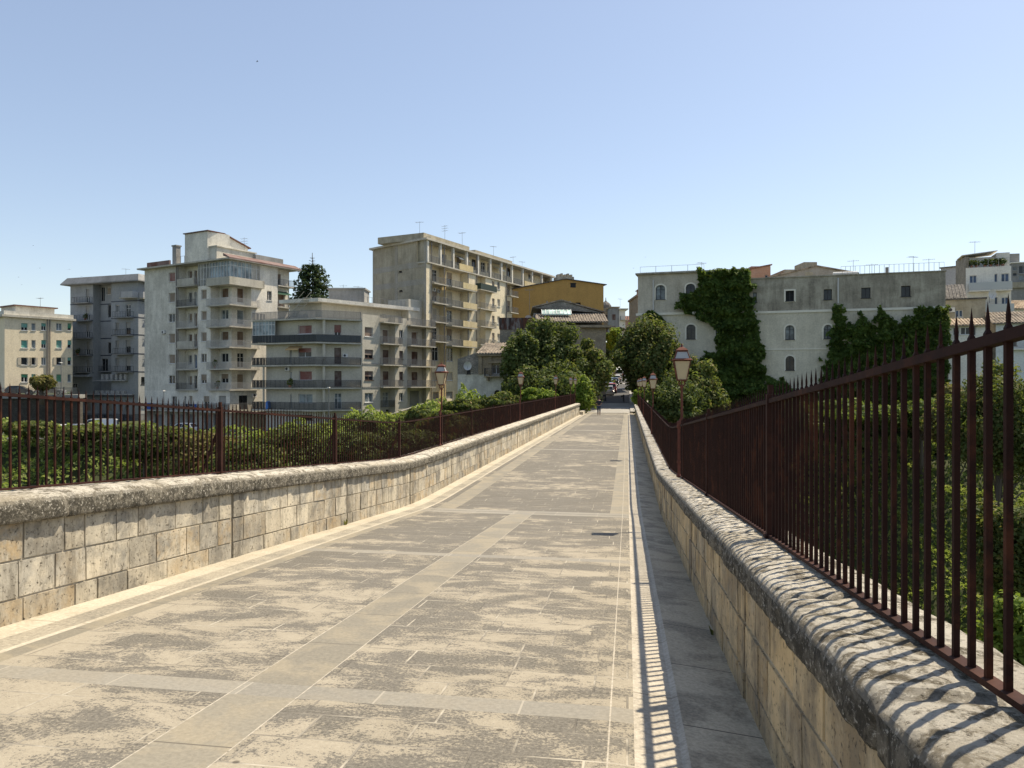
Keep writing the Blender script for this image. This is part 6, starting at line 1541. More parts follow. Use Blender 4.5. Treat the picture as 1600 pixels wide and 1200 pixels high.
def cover(name, region, n, size, mat, hum=1.2, seed=0, lift=.15, label=None):
    """leaves lying over the slope in hummocks; region = (x0,x1,y0,y1,test)"""
    x0,x1,y0,y1,test = region; P=[]; Q=[]; rs = np.random.default_rng(seed); tries = 0
    while len(P) < n and tries < n*4:
        tries += 1; x = rs.uniform(x0,x1); y = rs.uniform(y0,y1)
        if test and not test(x,y): continue
        k = noise.fractal(Vector((x*.28,y*.28,seed)), .7, 2, 4); k2 = noise.noise(Vector((x*.9,y*.9,seed+5)))
        z = GZ(x,y)+noise.fractal(Vector((x*.09,y*.09,0)), .8, 2, 4)*1.1 + hum*max(0,k+.45)+.35*k2+lift - rs.uniform(0,.5)**2
        P.append((x,y,z)); e = .35
        kx = noise.fractal(Vector(((x+e)*.28,y*.28,seed)), .7, 2, 4)-k; ky = noise.fractal(Vector((x*.28,(y+e)*.28,seed)), .7, 2, 4)-k
        Q.append((-kx/e*hum*1.4, -ky/e*hum*1.4-.25, .9))
    o = leaves_mesh(name, P, Q, size, mat); tag(o, kind='stuff'); 
    if label: o['label'] = label
    return o
cc = lambda x, y: x*CT-y*ST
cover('creeper_cover', (-85,2,66,93, lambda x,y: cc(x,y) < -7.5), 60000, .30, 'leaf_field', 1.6, 3)
cover('creeper_cover', (8,76,34,100, lambda x,y: cc(x,y) > 2.6 and x/y < .78 and x/y > .1), 88000, .27, 'leaf_vine', 1.9, 8)
cover('undergrowth', (-24,12,88,112, lambda x,y: cc(x,y) < -7 and cc(x,y) > -40), 9000, .28, 'leaf_mid', .7, 12)
# ---- trees by the street
def T(px, pytop, pybot, Y, wpx, **kw):
    """tree whose crown spans wpx pixels and pytop..pybot, standing Y metres ahead"""
    p = at(px, pybot, Y); g = min(ground_z(p.x, Y), p.z-.5); h = (600-pytop)/FPX*Y - g; th = max(.3, p.z-g); r = wpx/2/FPX*Y
    return dict(loc=(p.x, Y, g), rx=r, ry=kw.pop('ry', r*.85), h=h, trunk_h=th, **kw)
def TT(name, label, *a, **kw):
    d = T(*a, **{k: v for k, v in kw.items() if k == 'ry'}); kw.pop('ry', None); gz = kw.pop('gz', None)
    if gz is not None: x, y, g = d['loc']; d['h'] += g-gz; d['trunk_h'] = max(.3, d['trunk_h']+g-gz); d['loc'] = (x, y, gz)
    return tree(name, label, **d, **kw)
G1 = 'dark trees left of the street'; G2 = 'trees right of the street'
TT('broadleaf_tree', 'large dark tree on the left of the street with the highest dark crown', 862, 500, 640, 92, 126, n=20000, size=.34, mat='leaf_dark', seed=3, group=G1, k=34)
TT('broadleaf_tree', 'dark tree at the left edge of the street grove, beside the crumbling old house', 815, 512, 650, 89, 66, n=9000, size=.33, mat='leaf_dark', seed=5, group=G1, k=24)
TT('broadleaf_tree', 'rounder greener tree leaning over the parked cars left of the street', 912, 536, 625, 91, 92, n=13000, size=.33, mat='leaf_mid', seed=8, group=G1, k=24)
TT('broadleaf_tree', 'low dark tree filling the gap under the left street grove', 862, 566, 665, 86, 150, n=11000, size=.33, mat='leaf_dark', seed=9, group=G1, k=26)
TT('broadleaf_tree', 'tree with yellowish young leaves reaching over the right side of the street', 1008, 501, 634, 95, 108, n=21000, size=.33, mat='leaf_mid', seed=11, group=G2, k=34)
TT('broadleaf_tree', 'round grey green tree below the ivy, just behind the nearest right lamp', 1083, 556, 690, 82, 104, n=12000, size=.31, mat='leaf_mid', seed=13, group=G2, k=28)
TT('broadleaf_tree', 'dark tree in shadow between the right street tree and the right fence', 1046, 590, 710, 76, 110, n=10000, size=.30, mat='leaf_dark', seed=15, group=G2, k=24)
TT('broadleaf_tree', 'small bright green tree standing in the street canyon far behind', 960, 509, 558, 165, 30, n=3000, size=.5, mat='leaf_bright', seed=17, k=14)
TT('broadleaf_tree', 'small olive brown tree in front of the cream block on the left', 65, 583, 612, 119, 42, gz=-1.75, n=4000, size=.32, mat='leaf_olive', seed=19, k=16)
TT('broadleaf_tree', 'dark tree hanging over the parked cars farther up on the left of the street', 940, 546, 588, 128, 42, n=6000, size=.36, mat='leaf_dark', seed=21, group=G1, k=20)
TT('broadleaf_tree', 'tree overhanging the top of the street from the right side', 996, 530, 578, 136, 54, n=8000, size=.36, mat='leaf_mid', seed=23, group=G2, k=24)
TT('broadleaf_tree', 'dark low tree beside the bollards on the right of the street', 1014, 575, 634, 97, 60, n=8000, size=.33, mat='leaf_dark', seed=24, group=G2, k=24)
TT('broadleaf_tree', 'dark bush beside the road sign at the left edge of the street', 917, 572, 622, 100, 30, n=5000, size=.3, mat='leaf_dark', seed=27, group=G1, k=18, cut=-.9)
G3 = 'bright bushes behind the left fence'
for i, (px, yt, yb, Y, w_, m, lb) in enumerate([(909,588,646,80,38,'leaf_bright','bright bush spilling over the far end of the left parapet'),(840,606,636,76,62,'leaf_bright','wide bright bush behind the left fence in front of the dark grove'),(780,613,645,74,66,'leaf_mid','bush between the crumbling house and the left fence'),
      (722,622,650,76,60,'leaf_mid','low bush below the crumbling house wall'),(660,634,668,78,50,'leaf_mid','bush at the foot of the ramp wall'),(1000,606,640,80,22,'leaf_bright','bright bush at the far end of the right fence'),(575,652,690,82,34,'leaf_dark','small dark bush in front of the beige grey block'),(697,640,680,66,90,'leaf_mid','bushy growth close behind the first left lamp')]):
    TT('bush', lb, px, yt, yb, Y, w_, n=3600, size=.28, mat=m, seed=30+i, group=G3, k=14, tr=.07)
G4 = 'bushes on the left bank'
for i, (px, yt, yb, Y, w_, m, lb) in enumerate([(225,658,725,84,110,'leaf_dark','dark bush on the left bank below the white van'),(330,668,760,80,110,'leaf_olive','reddish green bush behind the first braced fence post'),(450,664,740,80,170,'leaf_dark','broad dark bush on the left bank below the tall worn block'),
      (380,690,790,70,150,'leaf_mid','mid green bush low on the left bank'),(560,672,740,74,150,'leaf_dark','dark bush below the beige grey block'),(650,668,720,72,110,'leaf_dark','dark bush behind the lamp on the left parapet'),(40,657,682,88,90,'leaf_mid','bush under the elevated road'),(130,663,688,88,100,'leaf_mid','bush in front of the parked white cars'),(275,664,700,86,90,'leaf_mid','bush in front of the garages of the tall worn block')]):
    TT('bush', lb, px, yt, yb, Y, w_, n=8500, size=.30, mat=m, seed=50+i, group=G4, k=24, tr=.1, cut=-.9)
G5 = 'trees in the gully right of the bridge'
for i, (px, yt, yb, Y, w_, m, lb, n_, s_) in enumerate([(1560,566,760,62,170,'leaf_mid','big leafy tree under the pale blue house at the right',16000,.26),(1495,600,720,70,90,'leaf_olive','pale flowering bush below the cream annex',9000,.26),(1580,760,960,46,170,'leaf_mid','tree low in the gully at the right edge of the photo',14000,.22),
      (1590,915,1080,26,130,'leaf_bright','young tree with large bright leaves low at the right edge',3200,.20),(1230,622,700,82,110,'leaf_dark','dark tree in the shade below the ivy building',12000,.3),(1330,625,668,84,150,'leaf_ivy','shaded hedge at the foot of the ivy building',12000,.3),(1440,622,672,84,130,'leaf_ivy','shaded tree below the right end of the ivy building',12000,.3)]):
    TT('gully_tree', lb, px, yt, yb, Y, w_, n=n_, size=s_, mat=m, seed=70+i, group=G5, k=26, tr=.16, cut=-.8)

# ---- ivy on the long building: climbs the wall in an outline, one to two hand widths thick
def ivy(label, poly, n, size, thick, seed, mat='leaf_ivy'):
    F = CONV; Bv = []; rs = np.random.default_rng(seed); xs = [p[0] for p in poly]; ys = [p[1] for p in poly]; P=[]; Q=[]
    def inside(x, y):
        c = False
        for i in range(len(poly)):
            x1,y1 = poly[i]; x2,y2 = poly[i-1]
            if (y1>y) != (y2>y) and x < (x2-x1)*(y-y1)/(y2-y1)+x1: c = not c
        return c
    tries = 0
    while len(P) < n and tries < n*8:
        tries += 1; x = rs.uniform(min(xs),max(xs)); y = rs.uniform(min(ys),max(ys))
        j = noise.fractal(Vector((x*.07,y*.07,seed)), .9, 2, 6)*13
        if not inside(x+j, y+j*.7): continue
        u = F.u(x); z = F.z(x, y); k = noise.fractal(Vector((u*.55,z*.55,seed)), .7, 2, 4)
        P.append(tuple(F.pt(u, .12+thick*max(0,.55+k)*rs.uniform(.6,1.05), z))); e=.3
        ku = noise.fractal(Vector(((u+e)*.55,z*.55,seed)), .7, 2, 4)-k; kz = noise.fractal(Vector((u*.55,(z+e)*.55,seed)), .7, 2, 4)-k
        q = F.n*1.0 - F.d*(ku/e*thick*1.3); Q.append((q.x, q.y, .35-kz/e*thick*1.3)); Bv.append(.5+.9*noise.noise(Vector((u*.5,z*.5,seed+9))))
    root = thing('ivy', label, 'ivy', tuple(F.pt(F.u(sum(xs)/len(xs)), .2, -8)), 0, 'ivy climbing the long grey building', world_org=False)
    o = leaves_mesh('foliage', np.array(P)-np.array(root.location), Q, size, mat, root, base=Bv)
    lo = max(ys)
    for i in range(7):
        m = MB()
        x = rs.uniform(min(xs)+12, max(xs)-8); y = lo; pts = []
        for s in range(12):
            if not inside(x, min(y,lo-3)): break
            pts.append(F.pt(F.u(x), .08, F.z(x,y))-Vector(root.location)); x += rs.uniform(-3.5,3.5); y -= (lo-min(ys))/12
        if len(pts) > 1: m.path(pts, .05, 4); m.build('stem', 'bark', root, at=(0,0,0))
    return root
ivy('tall dark curtain of ivy over the middle of the long building, reaching a window', [(1098,424),(1112,420),(1166,419),(1173,430),(1174,470),(1182,490),(1184,520),(1192,540),(1194,600),(1197,710),(1100,710),(1092,640),(1096,600),(1093,560),(1120,548),(1124,520),(1108,506),(1088,498),(1082,490),(1052,482),(1066,474),(1068,462),(1084,458),(1096,446)], 26000, .33, 1.3, 21)
ivy('narrow pointed column of ivy right of the arched windows, beside the pale drainpipe', [(1308,472),(1314,480),(1316,500),(1322,520),(1324,560),(1328,712),(1280,712),(1286,575),(1296,545),(1300,510),(1303,485)], 8000, .33, .9, 22)
ivy('broad ragged ivy covering the right half of the long building', [(1322,510),(1335,500),(1345,486),(1352,500),(1362,506),(1376,480),(1384,492),(1396,500),(1404,512),(1414,492),(1420,486),(1436,478),(1450,480),(1462,486),(1470,478),(1482,480),(1482,716),(1322,716)], 24000, .34, 1.4, 23)
ivy('dark ivy tuft on the left corner of the long building above the trees', [(1006,492),(1014,486),(1028,492),(1040,502),(1044,515),(1032,524),(1006,530)], 2200, .33, .8, 24)
ivy('low ivy fringe climbing between the tall curtain and the arched window', [(1194,585),(1204,590),(1216,596),(1226,590),(1230,600),(1240,610),(1300,615),(1300,712),(1194,712)], 9000, .33, .8, 25)

# ---- norfolk pine behind the blocks
def norfolk():
    Y = 140; p = at(488, 495, Y); t = thing('norfolk_pine', 'tall dark norfolk pine with a bare spiky top between two apartment blocks', 'tree', (p.x, Y, -3), 0, None, world_org=False)
    ztop = (600-395)/FPX*Y+3; z0 = (600-500)/FPX*Y+3; m = MB(); m.tube((0,0,0),(0,0,ztop),.45,.05,8); P=[]; Q=[]; rnd = random.Random(4)
    z = z0-4
    br = MB()
    while z < ztop-.6:
        f = (ztop-z)/(ztop-z0); L = 4.7*min(1, f*1.2+.06)**.8; bare = z > ztop-2.8
        if bare: L = max(.35, (ztop-z)*.42)
        nb = 7 if not bare else 5; a0 = rnd.uniform(0,6.28)
        for i in range(nb):
            a = a0+2*math.pi*i/nb+rnd.uniform(-.15,.15); l = L*rnd.uniform(.8,1.12); d = Vector((math.cos(a), math.sin(a), 0)); e = d*l+Vector((0,0,l*(.10 if not bare else .35)))
            br.tube((0,0,z), Vector((0,0,z))+e, .07 if not bare else .035, .02, 4)
            if not bare:
                k = int(60*l/4)+18
                for _ in range(k):
                    s = rnd.uniform(.22,1.0); side = rnd.gauss(0,.16)*l*.8*(1.1-s*.5); q = Vector((0,0,z))+e*s+Vector((-d.y,d.x,0))*side+Vector((0,0,rnd.uniform(-.1,.38)))
                    P.append(tuple(q)); Q.append((d.x*.3, d.y*.3, 1))
            else:
                for s in (.6,.9): br.tube(Vector((0,0,z))+e*s-Vector((-d.y,d.x,0))*.2, Vector((0,0,z))+e*s+Vector((-d.y,d.x,0))*.2, .02, .02, 3)
        z += .62 if not bare else .55
    leaves_mesh('crown', P, Q, .38, 'leaf_conifer', t, elong=1.3); m.v += br.v and []; 
    k0 = len(m.v); m.v += br.v; m.f += [tuple(i+k0 for i in f) for f in br.f]; m.m += br.m; m.t += br.t; m.build('trunk', 'bark', t)
norfolk()
# ================================================ LAMP POSTS ON THE PARAPETS
plain('lamp_glass', (.50,.41,.27), .25, 0, .06); plain('lamp_pane_pale', (.36,.37,.36), .2, 0, .05)
def lamp_proto(label):
    t = thing('lamp_post', label, 'lamp post', (0,0,0), 0, 'lantern lamp posts on the parapets', world_org=False)
    m = MB(); m.tube((0,0,-.05),(0,0,1.02),.030,.030,10); m.lathe((0,0,0),[(.055,0),(.055,.03),(.035,.06),(.033,.07)],10); m.lathe((0,0,.28),[(.034,0),(.042,.01),(.042,.04),(.034,.05)],10)
    m.lathe((0,0,.98),[(.033,0),(.045,.02),(.045,.12),(.036,.15)],10)
    m.tube((0,0,1.08),(.055,0,1.20),.030,.027,10); m.tube((.055,0,1.18),(.055,0,1.86),.026,.022,10); m.lathe((.055,0,1.80),[(.024,0),(.038,.015),(.038,.05),(.026,.07)],10)
    m.build('post','lamp_iron',t,smooth=False)
    m = MB()
    for a in range(4):
        c, s_ = math.cos(a*math.pi/2+.785), math.sin(a*math.pi/2+.785); pts = [(.055+c*.02,s_*.02,1.84),(.055+c*.075,s_*.075,1.87),(.055+c*.085,s_*.085,1.92),(.055+c*.05,s_*.05,1.965)]; m.path(pts,.009,5)
    m.lathe((.055,0,1.90),[(.012,-.04),(.012,.06),(.05,.065)],8); m.build('bracket','lamp_iron',t)
    C = (.055,0,0); zb, zm, zt, zp = 1.965, 2.365, 2.40, 2.555
    m = MB(); e = [(.088,zb),(.163,zm)]
    m.sqlathe((.055,0,0),[(.096,zb-.015),(.100,zb+.012)])
    for sx, sy in ((-1,-1),(1,-1),(1,1),(-1,1)):
        m.tube((.055+sx*.090,sy*.090,zb),(.055+sx*.163,sy*.163,zm),.0095,None,6); m.tube((.055+sx*.150,sy*.150,zt),(.055+sx*.098,sy*.098,zp),.0095,None,6)
    for h, z in ((.160,zm-.012),(.104,zp-.012)):
        for a in ((-1,-1,1,-1),(1,-1,1,1),(1,1,-1,1),(-1,1,-1,-1)): m.tube((.055+a[0]*h,a[1]*h,z),(.055+a[2]*h,a[3]*h,z),.009,None,5)
    m.build('lantern_frame','lamp_iron',t)
    m = MB(); m.sqlathe((.055,0,0),[(.205,zm),(.208,zm+.010),(.165,zm+.028),(.155,zm+.036)]); m.build('brim','lamp_iron',t)
    m = MB(); m.sqlathe((.055,0,0),[(.116,zp),(.118,zp+.015),(.075,zp+.055),(.03,zp+.075)]); ro = m.build('roof_cap','lamp_iron',t)
    m = MB(); m.lathe((.055,0,zp+.07),[(.02,0),(.03,.012),(.022,.028),(.012,.035),(.022,.05),(.012,.068),(.003,.085)],10); m.build('finial','lamp_iron',ro)
    m = MB(); m.sqlathe((.055,0,0),[(.084,zb+.012),(.155,zm-.004)]); m.build('glass','lamp_glass',t)
    m = MB(); m.sqlathe((.055,0,0),[(.146,zt-.0),(.096,zp-.008)]); m.build('upper_glass','lamp_pane_pale',t)
    return t
LP = lamp_proto('tall nearest lamp post on the right parapet, its pinkish lantern standing against the ivy wall trees')
def put_lamp(s, c, d, label, first=False, sc=1.0):
    p = W(s, c, d); o = LP if first else dup(LP, p, -TH, label)
    o.location = p; o.rotation_euler = (0,0,-TH); o.scale = (sc,sc,sc); o['label'] = label; return o
put_lamp(15.35, 1.02, .715, 'nearest lamp post on the right parapet, largest lantern in the photo', True, .98)
for s, l in ((32.3,'second lamp post on the right parapet, standing alone left of the nearest one'),(48.8,'third lamp post along the right parapet'),(61,'fourth lamp post along the right parapet, partly behind the third'),(73,'last lamp post of the right parapet, beside the bright bush')): put_lamp(s, 1.02, .715, l, sc=.97)
for s, l in ((23.05,'nearest lamp post on the left parapet, in front of the yellowish block'),(39.4,'second lamp post on the left parapet, against the dark grove'),(56.8,'third lamp post on the left parapet'),(70.0,'fourth lamp post on the left parapet, before the bright bush'),(75.2,'last lamp post on the left parapet, half sunk in the bright bush')): put_lamp(s, -5.84, .545, l, sc=.97)

# cable and tags tied along the right fence rail
def cable():
    m = MB(); pts = []
    for k in range(26):
        s = 16.9+k*2.3; pts.append(W(s, 1.03, .715+1.01+.035) + Vector((0,0,-.035*abs(math.sin(k*1.3)))))
    m.path(pts, .016, 5); tag(m.build('cable','cloth_white'), 'white cable tied along the top rail of the right fence beyond the nearest lamp', 'cable')
    p = W(18.2, 1.03, 1.76); t = thing('cable_clip','knot of white tape hanging from the cable on the right fence','tape', p, 0, None, world_org=False); m = MB()
    for a in range(5): m.tube((0,0,0),(random.uniform(-.07,.07),random.uniform(-.07,.07),random.uniform(-.09,.07)),.012,.006,4)
    m.build('tape','cloth_white',t)
    p = W(10.4, 1.055, 1.745); t = thing('paper_scrap','small white scrap stuck on the right fence rail, right of the nearest lamp','paper', p, 0, None, world_org=False); m = MB(); m.box(-.05,-.02,0,.05,.02,.035); m.build('sheet','cloth_white',t)
cable()
# drain slots and loose stones on the deck
def drains():
    rnd = random.Random(9)
    for i, (s, c, r, lb) in enumerate(((4.15,.60,.045,'flat grey stone chip lying in the shaded gutter by the right wall'),(3.45,.74,.022,'small dark pebble by the weed at the foot of the right wall'))):
        p = W(s, c, deck_d(c)); m = MB(); pts = []; n = 8
        for z, k in ((0,1),(.6,1.05),(1,.6)):
            for a in range(n): pts.append((math.cos(2*math.pi*a/n)*r*k*rnd.uniform(.8,1.2)*1.3, math.sin(2*math.pi*a/n)*r*k*rnd.uniform(.8,1.2), z*r*.5))
        m.add(pts, [(k*n+a,k*n+(a+1)%n,(k+1)*n+(a+1)%n,(k+1)*n+a) for k in range(2) for a in range(n)]+[tuple(range(2*n,3*n))])
        o = m.build('stone','grey_rubble_plain',None,at=p); tag(o, lb, 'stone')
    # weeds at the wall foot
    for i, (s, c, h, k, lb) in enumerate(((3.42,.78,.13,26,'straggling green weed growing at the foot of the right wall'),(3.1,.47,.05,12,'tiny dark weed in the joint of the shaded gutter'),(7.2,.79,.08,14,'small weed in the corner farther along the right wall'),(14.0,-5.40,.10,16,'small weed at the foot of the left parapet'))):
        p = W(s, c, deck_d(c)); t = thing('weed', lb, 'weed', p, 0, 'weeds growing along the walls', world_org=False); m = MB(); rnd = random.Random(i)
        for q in range(k):
            a = rnd.uniform(0,6.28); l = h*rnd.uniform(.5,1.1); e = Vector((math.cos(a)*l*.6, math.sin(a)*l*.6, l)); b = Vector((math.cos(a+1.57)*.006, math.sin(a+1.57)*.006, 0)); s0 = Vector((math.cos(a)*.02, math.sin(a)*.02, 0)); md = s0.lerp(e,.6)+Vector((0,0,l*.15))
            m.add([s0-b,s0+b,md+b*1.6,e,md-b*1.6],[(0,1,2,4),(4,2,3)], rnd.random())
        m.build('blades','leaf_mid',t)
plain('grey_rubble_plain', (.25,.24,.21), .9)
drains()

# ================================================ CARS
def paint(name, col, metal=.0, rough=.28):
    m, ns, ls, bs = new_mat(name); v = coords(ns, ls); f = noisef(ns, ls, v, 3, 4)
    ls.new(mix(ns, ls, f, c4(mul(col,.85)), c4(mul(col,1.08))), bs.inputs['Base Color']); bs.inputs['Metallic'].default_value = metal; bs.inputs['Roughness'].default_value = rough
    bs.inputs['Coat Weight'].default_value = .5
for nm, c, mt in (('paint_silver',(.42,.43,.44),.4),('paint_white',(.70,.71,.70),0),('paint_black',(.02,.02,.024),0),('paint_blue',(.05,.08,.14),.2),('paint_red',(.30,.035,.03),0),('paint_grey',(.15,.16,.18),.3)): paint(nm, c, mt)
plain('tyre_rubber', (.02,.02,.02), .85); plain('rim_metal', (.38,.38,.39), .35, .6); plain('car_trim', (.025,.025,.028), .6); plain('light_clear', (.7,.7,.68), .15); plain('plate_white', (.62,.62,.60), .5)
m_, ns_, ls_, bs_ = new_mat('tail_red'); bs_.inputs['Base Color'].default_value = (.35,.02,.02,1); bs_.inputs['Roughness'].default_value = .25
glassmat('car_glass', (.02,.025,.03), .06)
def car(label, body, kind='hatch', loc=(0,0,0), rz=0, group=None, pitch=0, name='parked_car'):
    """front towards +y, wheels on z = 0"""
    t = thing(name, label, 'van' if kind == 'van' else 'car', loc, rz, group, world_org=False); t.rotation_euler = (pitch,0,rz)
    if kind == 'van': L, Wd, belt, top = 4.9, 1.9, 1.12, 2.15; lo = [(-2.45,.38),(-2.45,1.12),(1.55,1.12),(2.2,1.02),(2.43,.8),(2.45,.35)]; ca = [(-2.42,1.12),(-2.38,2.02),(-2.2,2.15),(.75,2.15),(1.05,2.02),(1.6,1.12)]
    elif kind == 'suv': L, Wd, belt, top = 4.3, 1.82, 1.05, 1.66; lo = [(-2.15,.36),(-2.17,.85),(-2.08,1.05),(1.05,1.05),(1.75,.96),(2.08,.78),(2.13,.34)]; ca = [(-2.06,1.05),(-1.80,1.55),(-1.55,1.64),(-.2,1.66),(.35,1.58),(1.10,1.05)]
    else: L, Wd, belt, top = 4.0, 1.72, .92, 1.48; lo = [(-1.97,.30),(-2.0,.72),(-1.92,.93),(.95,.93),(1.6,.84),(1.93,.66),(1.98,.28)]; ca = [(-1.90,.93),(-1.55,1.38),(-1.3,1.46),(-.2,1.48),(.25,1.40),(1.0,.93)]
    hw = Wd/2
    def extr(mb, prof, w0, w1, z0, z1, inset=0):
        pts = []; n = len(prof)
        for sx in (-1,1):
            for y, z in prof: k = w0+(w1-w0)*max(0,min(1,(z-z0)/(z1-z0))); end = 1-.06*max(0,abs(y)-L*.38)/(L*.12); pts.append((sx*k*end, y, z))
        fs = [tuple(range(n))[::1], tuple(range(n,2*n))[::-1]]+[(i,n+i,n+(i+1)%n,(i+1)%n) for i in range(n)]
        mb.add(pts, [f[::-1] for f in fs])
    m = MB(); extr(m, lo, hw-.02, hw, .3, belt*.8); 
    for y in (-L*.31, L*.31):       # arches
        for sx in (-1,1): m.tube((sx*(hw-.02),y,.34),(sx*(hw+.012),y,.34),.40,.40,16)
    o = m.build('body', body, t)
    bv = o.modifiers.new('bevel','BEVEL'); bv.width = .05; bv.segments = 2; bv.limit_method = 'ANGLE'; bv.angle_limit = R(35)
    m = MB(); extr(m, ca, hw-.03, hw-.20, belt, top); m.build('cabin', body, t)
    # windows laid just proud of the cabin
    g = MB(); zc0, zc1 = belt+.05, top-.10; fy = lambda z, A, B: lerp(A[0],B[0],(z-A[1])/(B[1]-A[1])) if B[1] != A[1] else A[0]
    wz = lambda z: (hw-.03)+((hw-.20)-(hw-.03))*(z-belt)/(top-belt)
    fr0, fr1 = ca[-1], ca[-2]; re0, re1 = ca[0], ca[1]; zt1 = min(zc1, fr1[1]-.02); zt2 = min(zc1, re1[1]-.02)
    a = fy(zc0,fr0,fr1)+.03; b = fy(zt1,fr0,fr1)+.03; g.quad((wz(zc0)-.1,a,zc0),(-wz(zc0)+.1,a,zc0),(-wz(zt1)+.1,b,zt1),(wz(zt1)-.1,b,zt1)); g.build('windscreen','car_glass',t); g = MB()
    a = fy(zc0,re0,re1)-.03; b = fy(zt2,re0,re1)-.03; g.quad((-wz(zc0)+.1,a,zc0),(wz(zc0)-.1,a,zc0),(wz(zt2)-.1,b,zt2),(-wz(zt2)+.1,b,zt2))
    g.build('rear_window','car_glass',t)
    for sx in (-1,1):
        g = MB(); ys = fy(zc1,re0,re1)+.2 if kind != 'van' else .25; ye = fy(zc1,fr0,fr1)-.12; y0 = fy(zc0,re0,re1)+.2 if kind != 'van' else .25; y1 = fy(zc0,fr0,fr1)-.15
        for k in range(2 if kind != 'van' else 1):
            n = 2 if kind != 'van' else 1; A, B = lerp(y0,y1,k/n)+.03, lerp(y0,y1,(k+1)/n)-.03; Cc, D = lerp(ys,ye,k/n)+.03, lerp(ys,ye,(k+1)/n)-.03
            q = [(sx*(wz(zc0)+.012),A,zc0),(sx*(wz(zc0)+.012),B,zc0),(sx*(wz(zc1)+.012),D,zc1),(sx*(wz(zc1)+.012),Cc,zc1)]; g.quad(*q)
        g.build('side_window','car_glass',t)
        for y in (-L*.31, L*.31):
            m = MB(); m.tube((sx*(hw-.20),y,.32),(sx*(hw+.02),y,.32),.32,.32,18); w_ = m.build('wheel','tyre_rubber',t); m = MB(); m.tube((sx*(hw+.015),y,.32),(sx*(hw+.028),y,.32),.20,.18,12); m.build('rim','rim_metal',w_)
        m = MB(); m.box(*( (hw-.36, L/2-.12, belt*.64, hw-.06, L/2-.02, belt*.80) if sx > 0 else (-hw+.06, L/2-.12, belt*.64, -hw+.36, L/2-.02, belt*.80))); m.build('headlight','light_clear',t)
        ya = -L/2-.02; m = MB(); m.box(*((hw-.26, ya-.0, belt*.70, hw-.05, ya+.12, belt*.95) if sx > 0 else (-hw+.05, ya, belt*.70, -hw+.26, ya+.12, belt*.95))); m.build('tail_light','tail_red',t)
        m = MB(); x = sx*(hw+.09); m.box(min(x-.07,x+.07),.75,belt+.0,max(x-.07,x+.07),.86,belt+.13); m.build('mirror',body,t)
    m = MB(); m.box(-hw+.04,-L/2-.05,.28,hw-.04,-L/2+.06,.50); m.box(-hw+.04,L/2-.06,.26,hw-.04,L/2+.05,.46); m.build('bumper', 'car_trim' if kind != 'hatch' else body, t)
    m = MB(); m.box(-.26,-L/2-.065,.54,.26,-L/2-.045,.65); m.build('number_plate','plate_white',t)
    return t
GC = 'cars parked nose to tail on the left of the climbing street'
def street_car(s, c, label, body, kind='hatch'):
    p = W(s, c, 1.73); sl = (fall(s-1)-fall(s+1))/2; car(label, body, kind, p, -TH+random.uniform(-.02,.02), GC, math.atan(sl))
street_car(118, -3.35, 'silver hatchback parked nearest the bridge', 'paint_silver')
street_car(123.2, -2.95, 'dark car with a red side parked behind the silver hatchback', 'paint_red', 'suv')
street_car(128.8, -3.3, 'white car third in the parked row', 'paint_white')
street_car(136.5, -3.1, 'black car fourth in the parked row', 'paint_black', 'suv')
street_car(150, -2.9, 'dark blue car with bright windscreen fifth in the row', 'paint_blue')
street_car(165, -2.5, 'white car sixth in the row under the tree', 'paint_white')
street_car(186, -2.2, 'white van at the top of the parked row', 'paint_white', 'van')
# left: elevated road, its rail and the cars on it
rubble('dark_rubble', (.06,.055,.045), (.10,.09,.075), (.04,.035,.03), 3)
def elevated_road():
    m = MB(); A, B_ = (-100,113), (-71.0,121.6); F = Fac(A, B_); z = -1.75
    m.fbox(F, -10, F.L+1, z-.55, z, -5.5, 0); tag(m.build('elevated_road','concrete_grey'), kind='structure')
    m = MB(); m.fbox(F, -10, F.L+1, -20, z-.56, -3, -.6); tag(m.build('dark_retaining_wall','dark_rubble'), 'dark retaining wall in shadow under the elevated road at the left edge', 'wall')
    r = thing('road_railing','grey steel railing along the edge of the elevated road','railing',F.pt(0,0,z)); q = MB(); railing_path(q, [F.xy(-8,-.1),F.xy(F.L+.8,-.1)], z, 1.15, .16, .02, .05); q.build('bars','rail_grey',r)
    for u in np.arange(-6,F.L,3.2): q = MB(); q.fbox(F,u-.09,u+.09,z,z+1.3,-.2,-.02); q.build('post','rail_grey',r)
    car('light grey car driving on the elevated road in front of the olive tree','paint_silver','hatch',F.pt(F.u(74),-2.0,z),F.rz-math.pi/2+.0,None); car('dark car on the elevated road left of the light grey one','paint_black','hatch',F.pt(F.u(24),-2.4,z),F.rz-math.pi/2,None)
    for px, yt, Y, lb in ((95.5,567,119.5,'thin street lamp on the elevated road before the cream block'),(256,611,101,'thin street lamp before the tall worn white block'),(514,606,96,'thin street lamp before the beige grey block')):
        zb = z if px < 100 else ground_z((px-800)/FPX*Y, Y); p = at(px, yt, Y); t = thing('street_lamp', lb, 'street lamp', (p.x,Y,zb), 0, 'thin street lamps below the apartment blocks', world_org=False); h = p.z-zb
        q = MB(); q.tube((0,0,0),(0,0,h),.07,.05,8); q.build('pole','rail_grey',t); q = MB(); q.box(-.12,-.45,h-.02,.12,.18,h+.10); q.tube((0,0,h),(0,-.3,h+.02),.04,None,6); q.build('lamp_head','white_frame',t)
elevated_road()
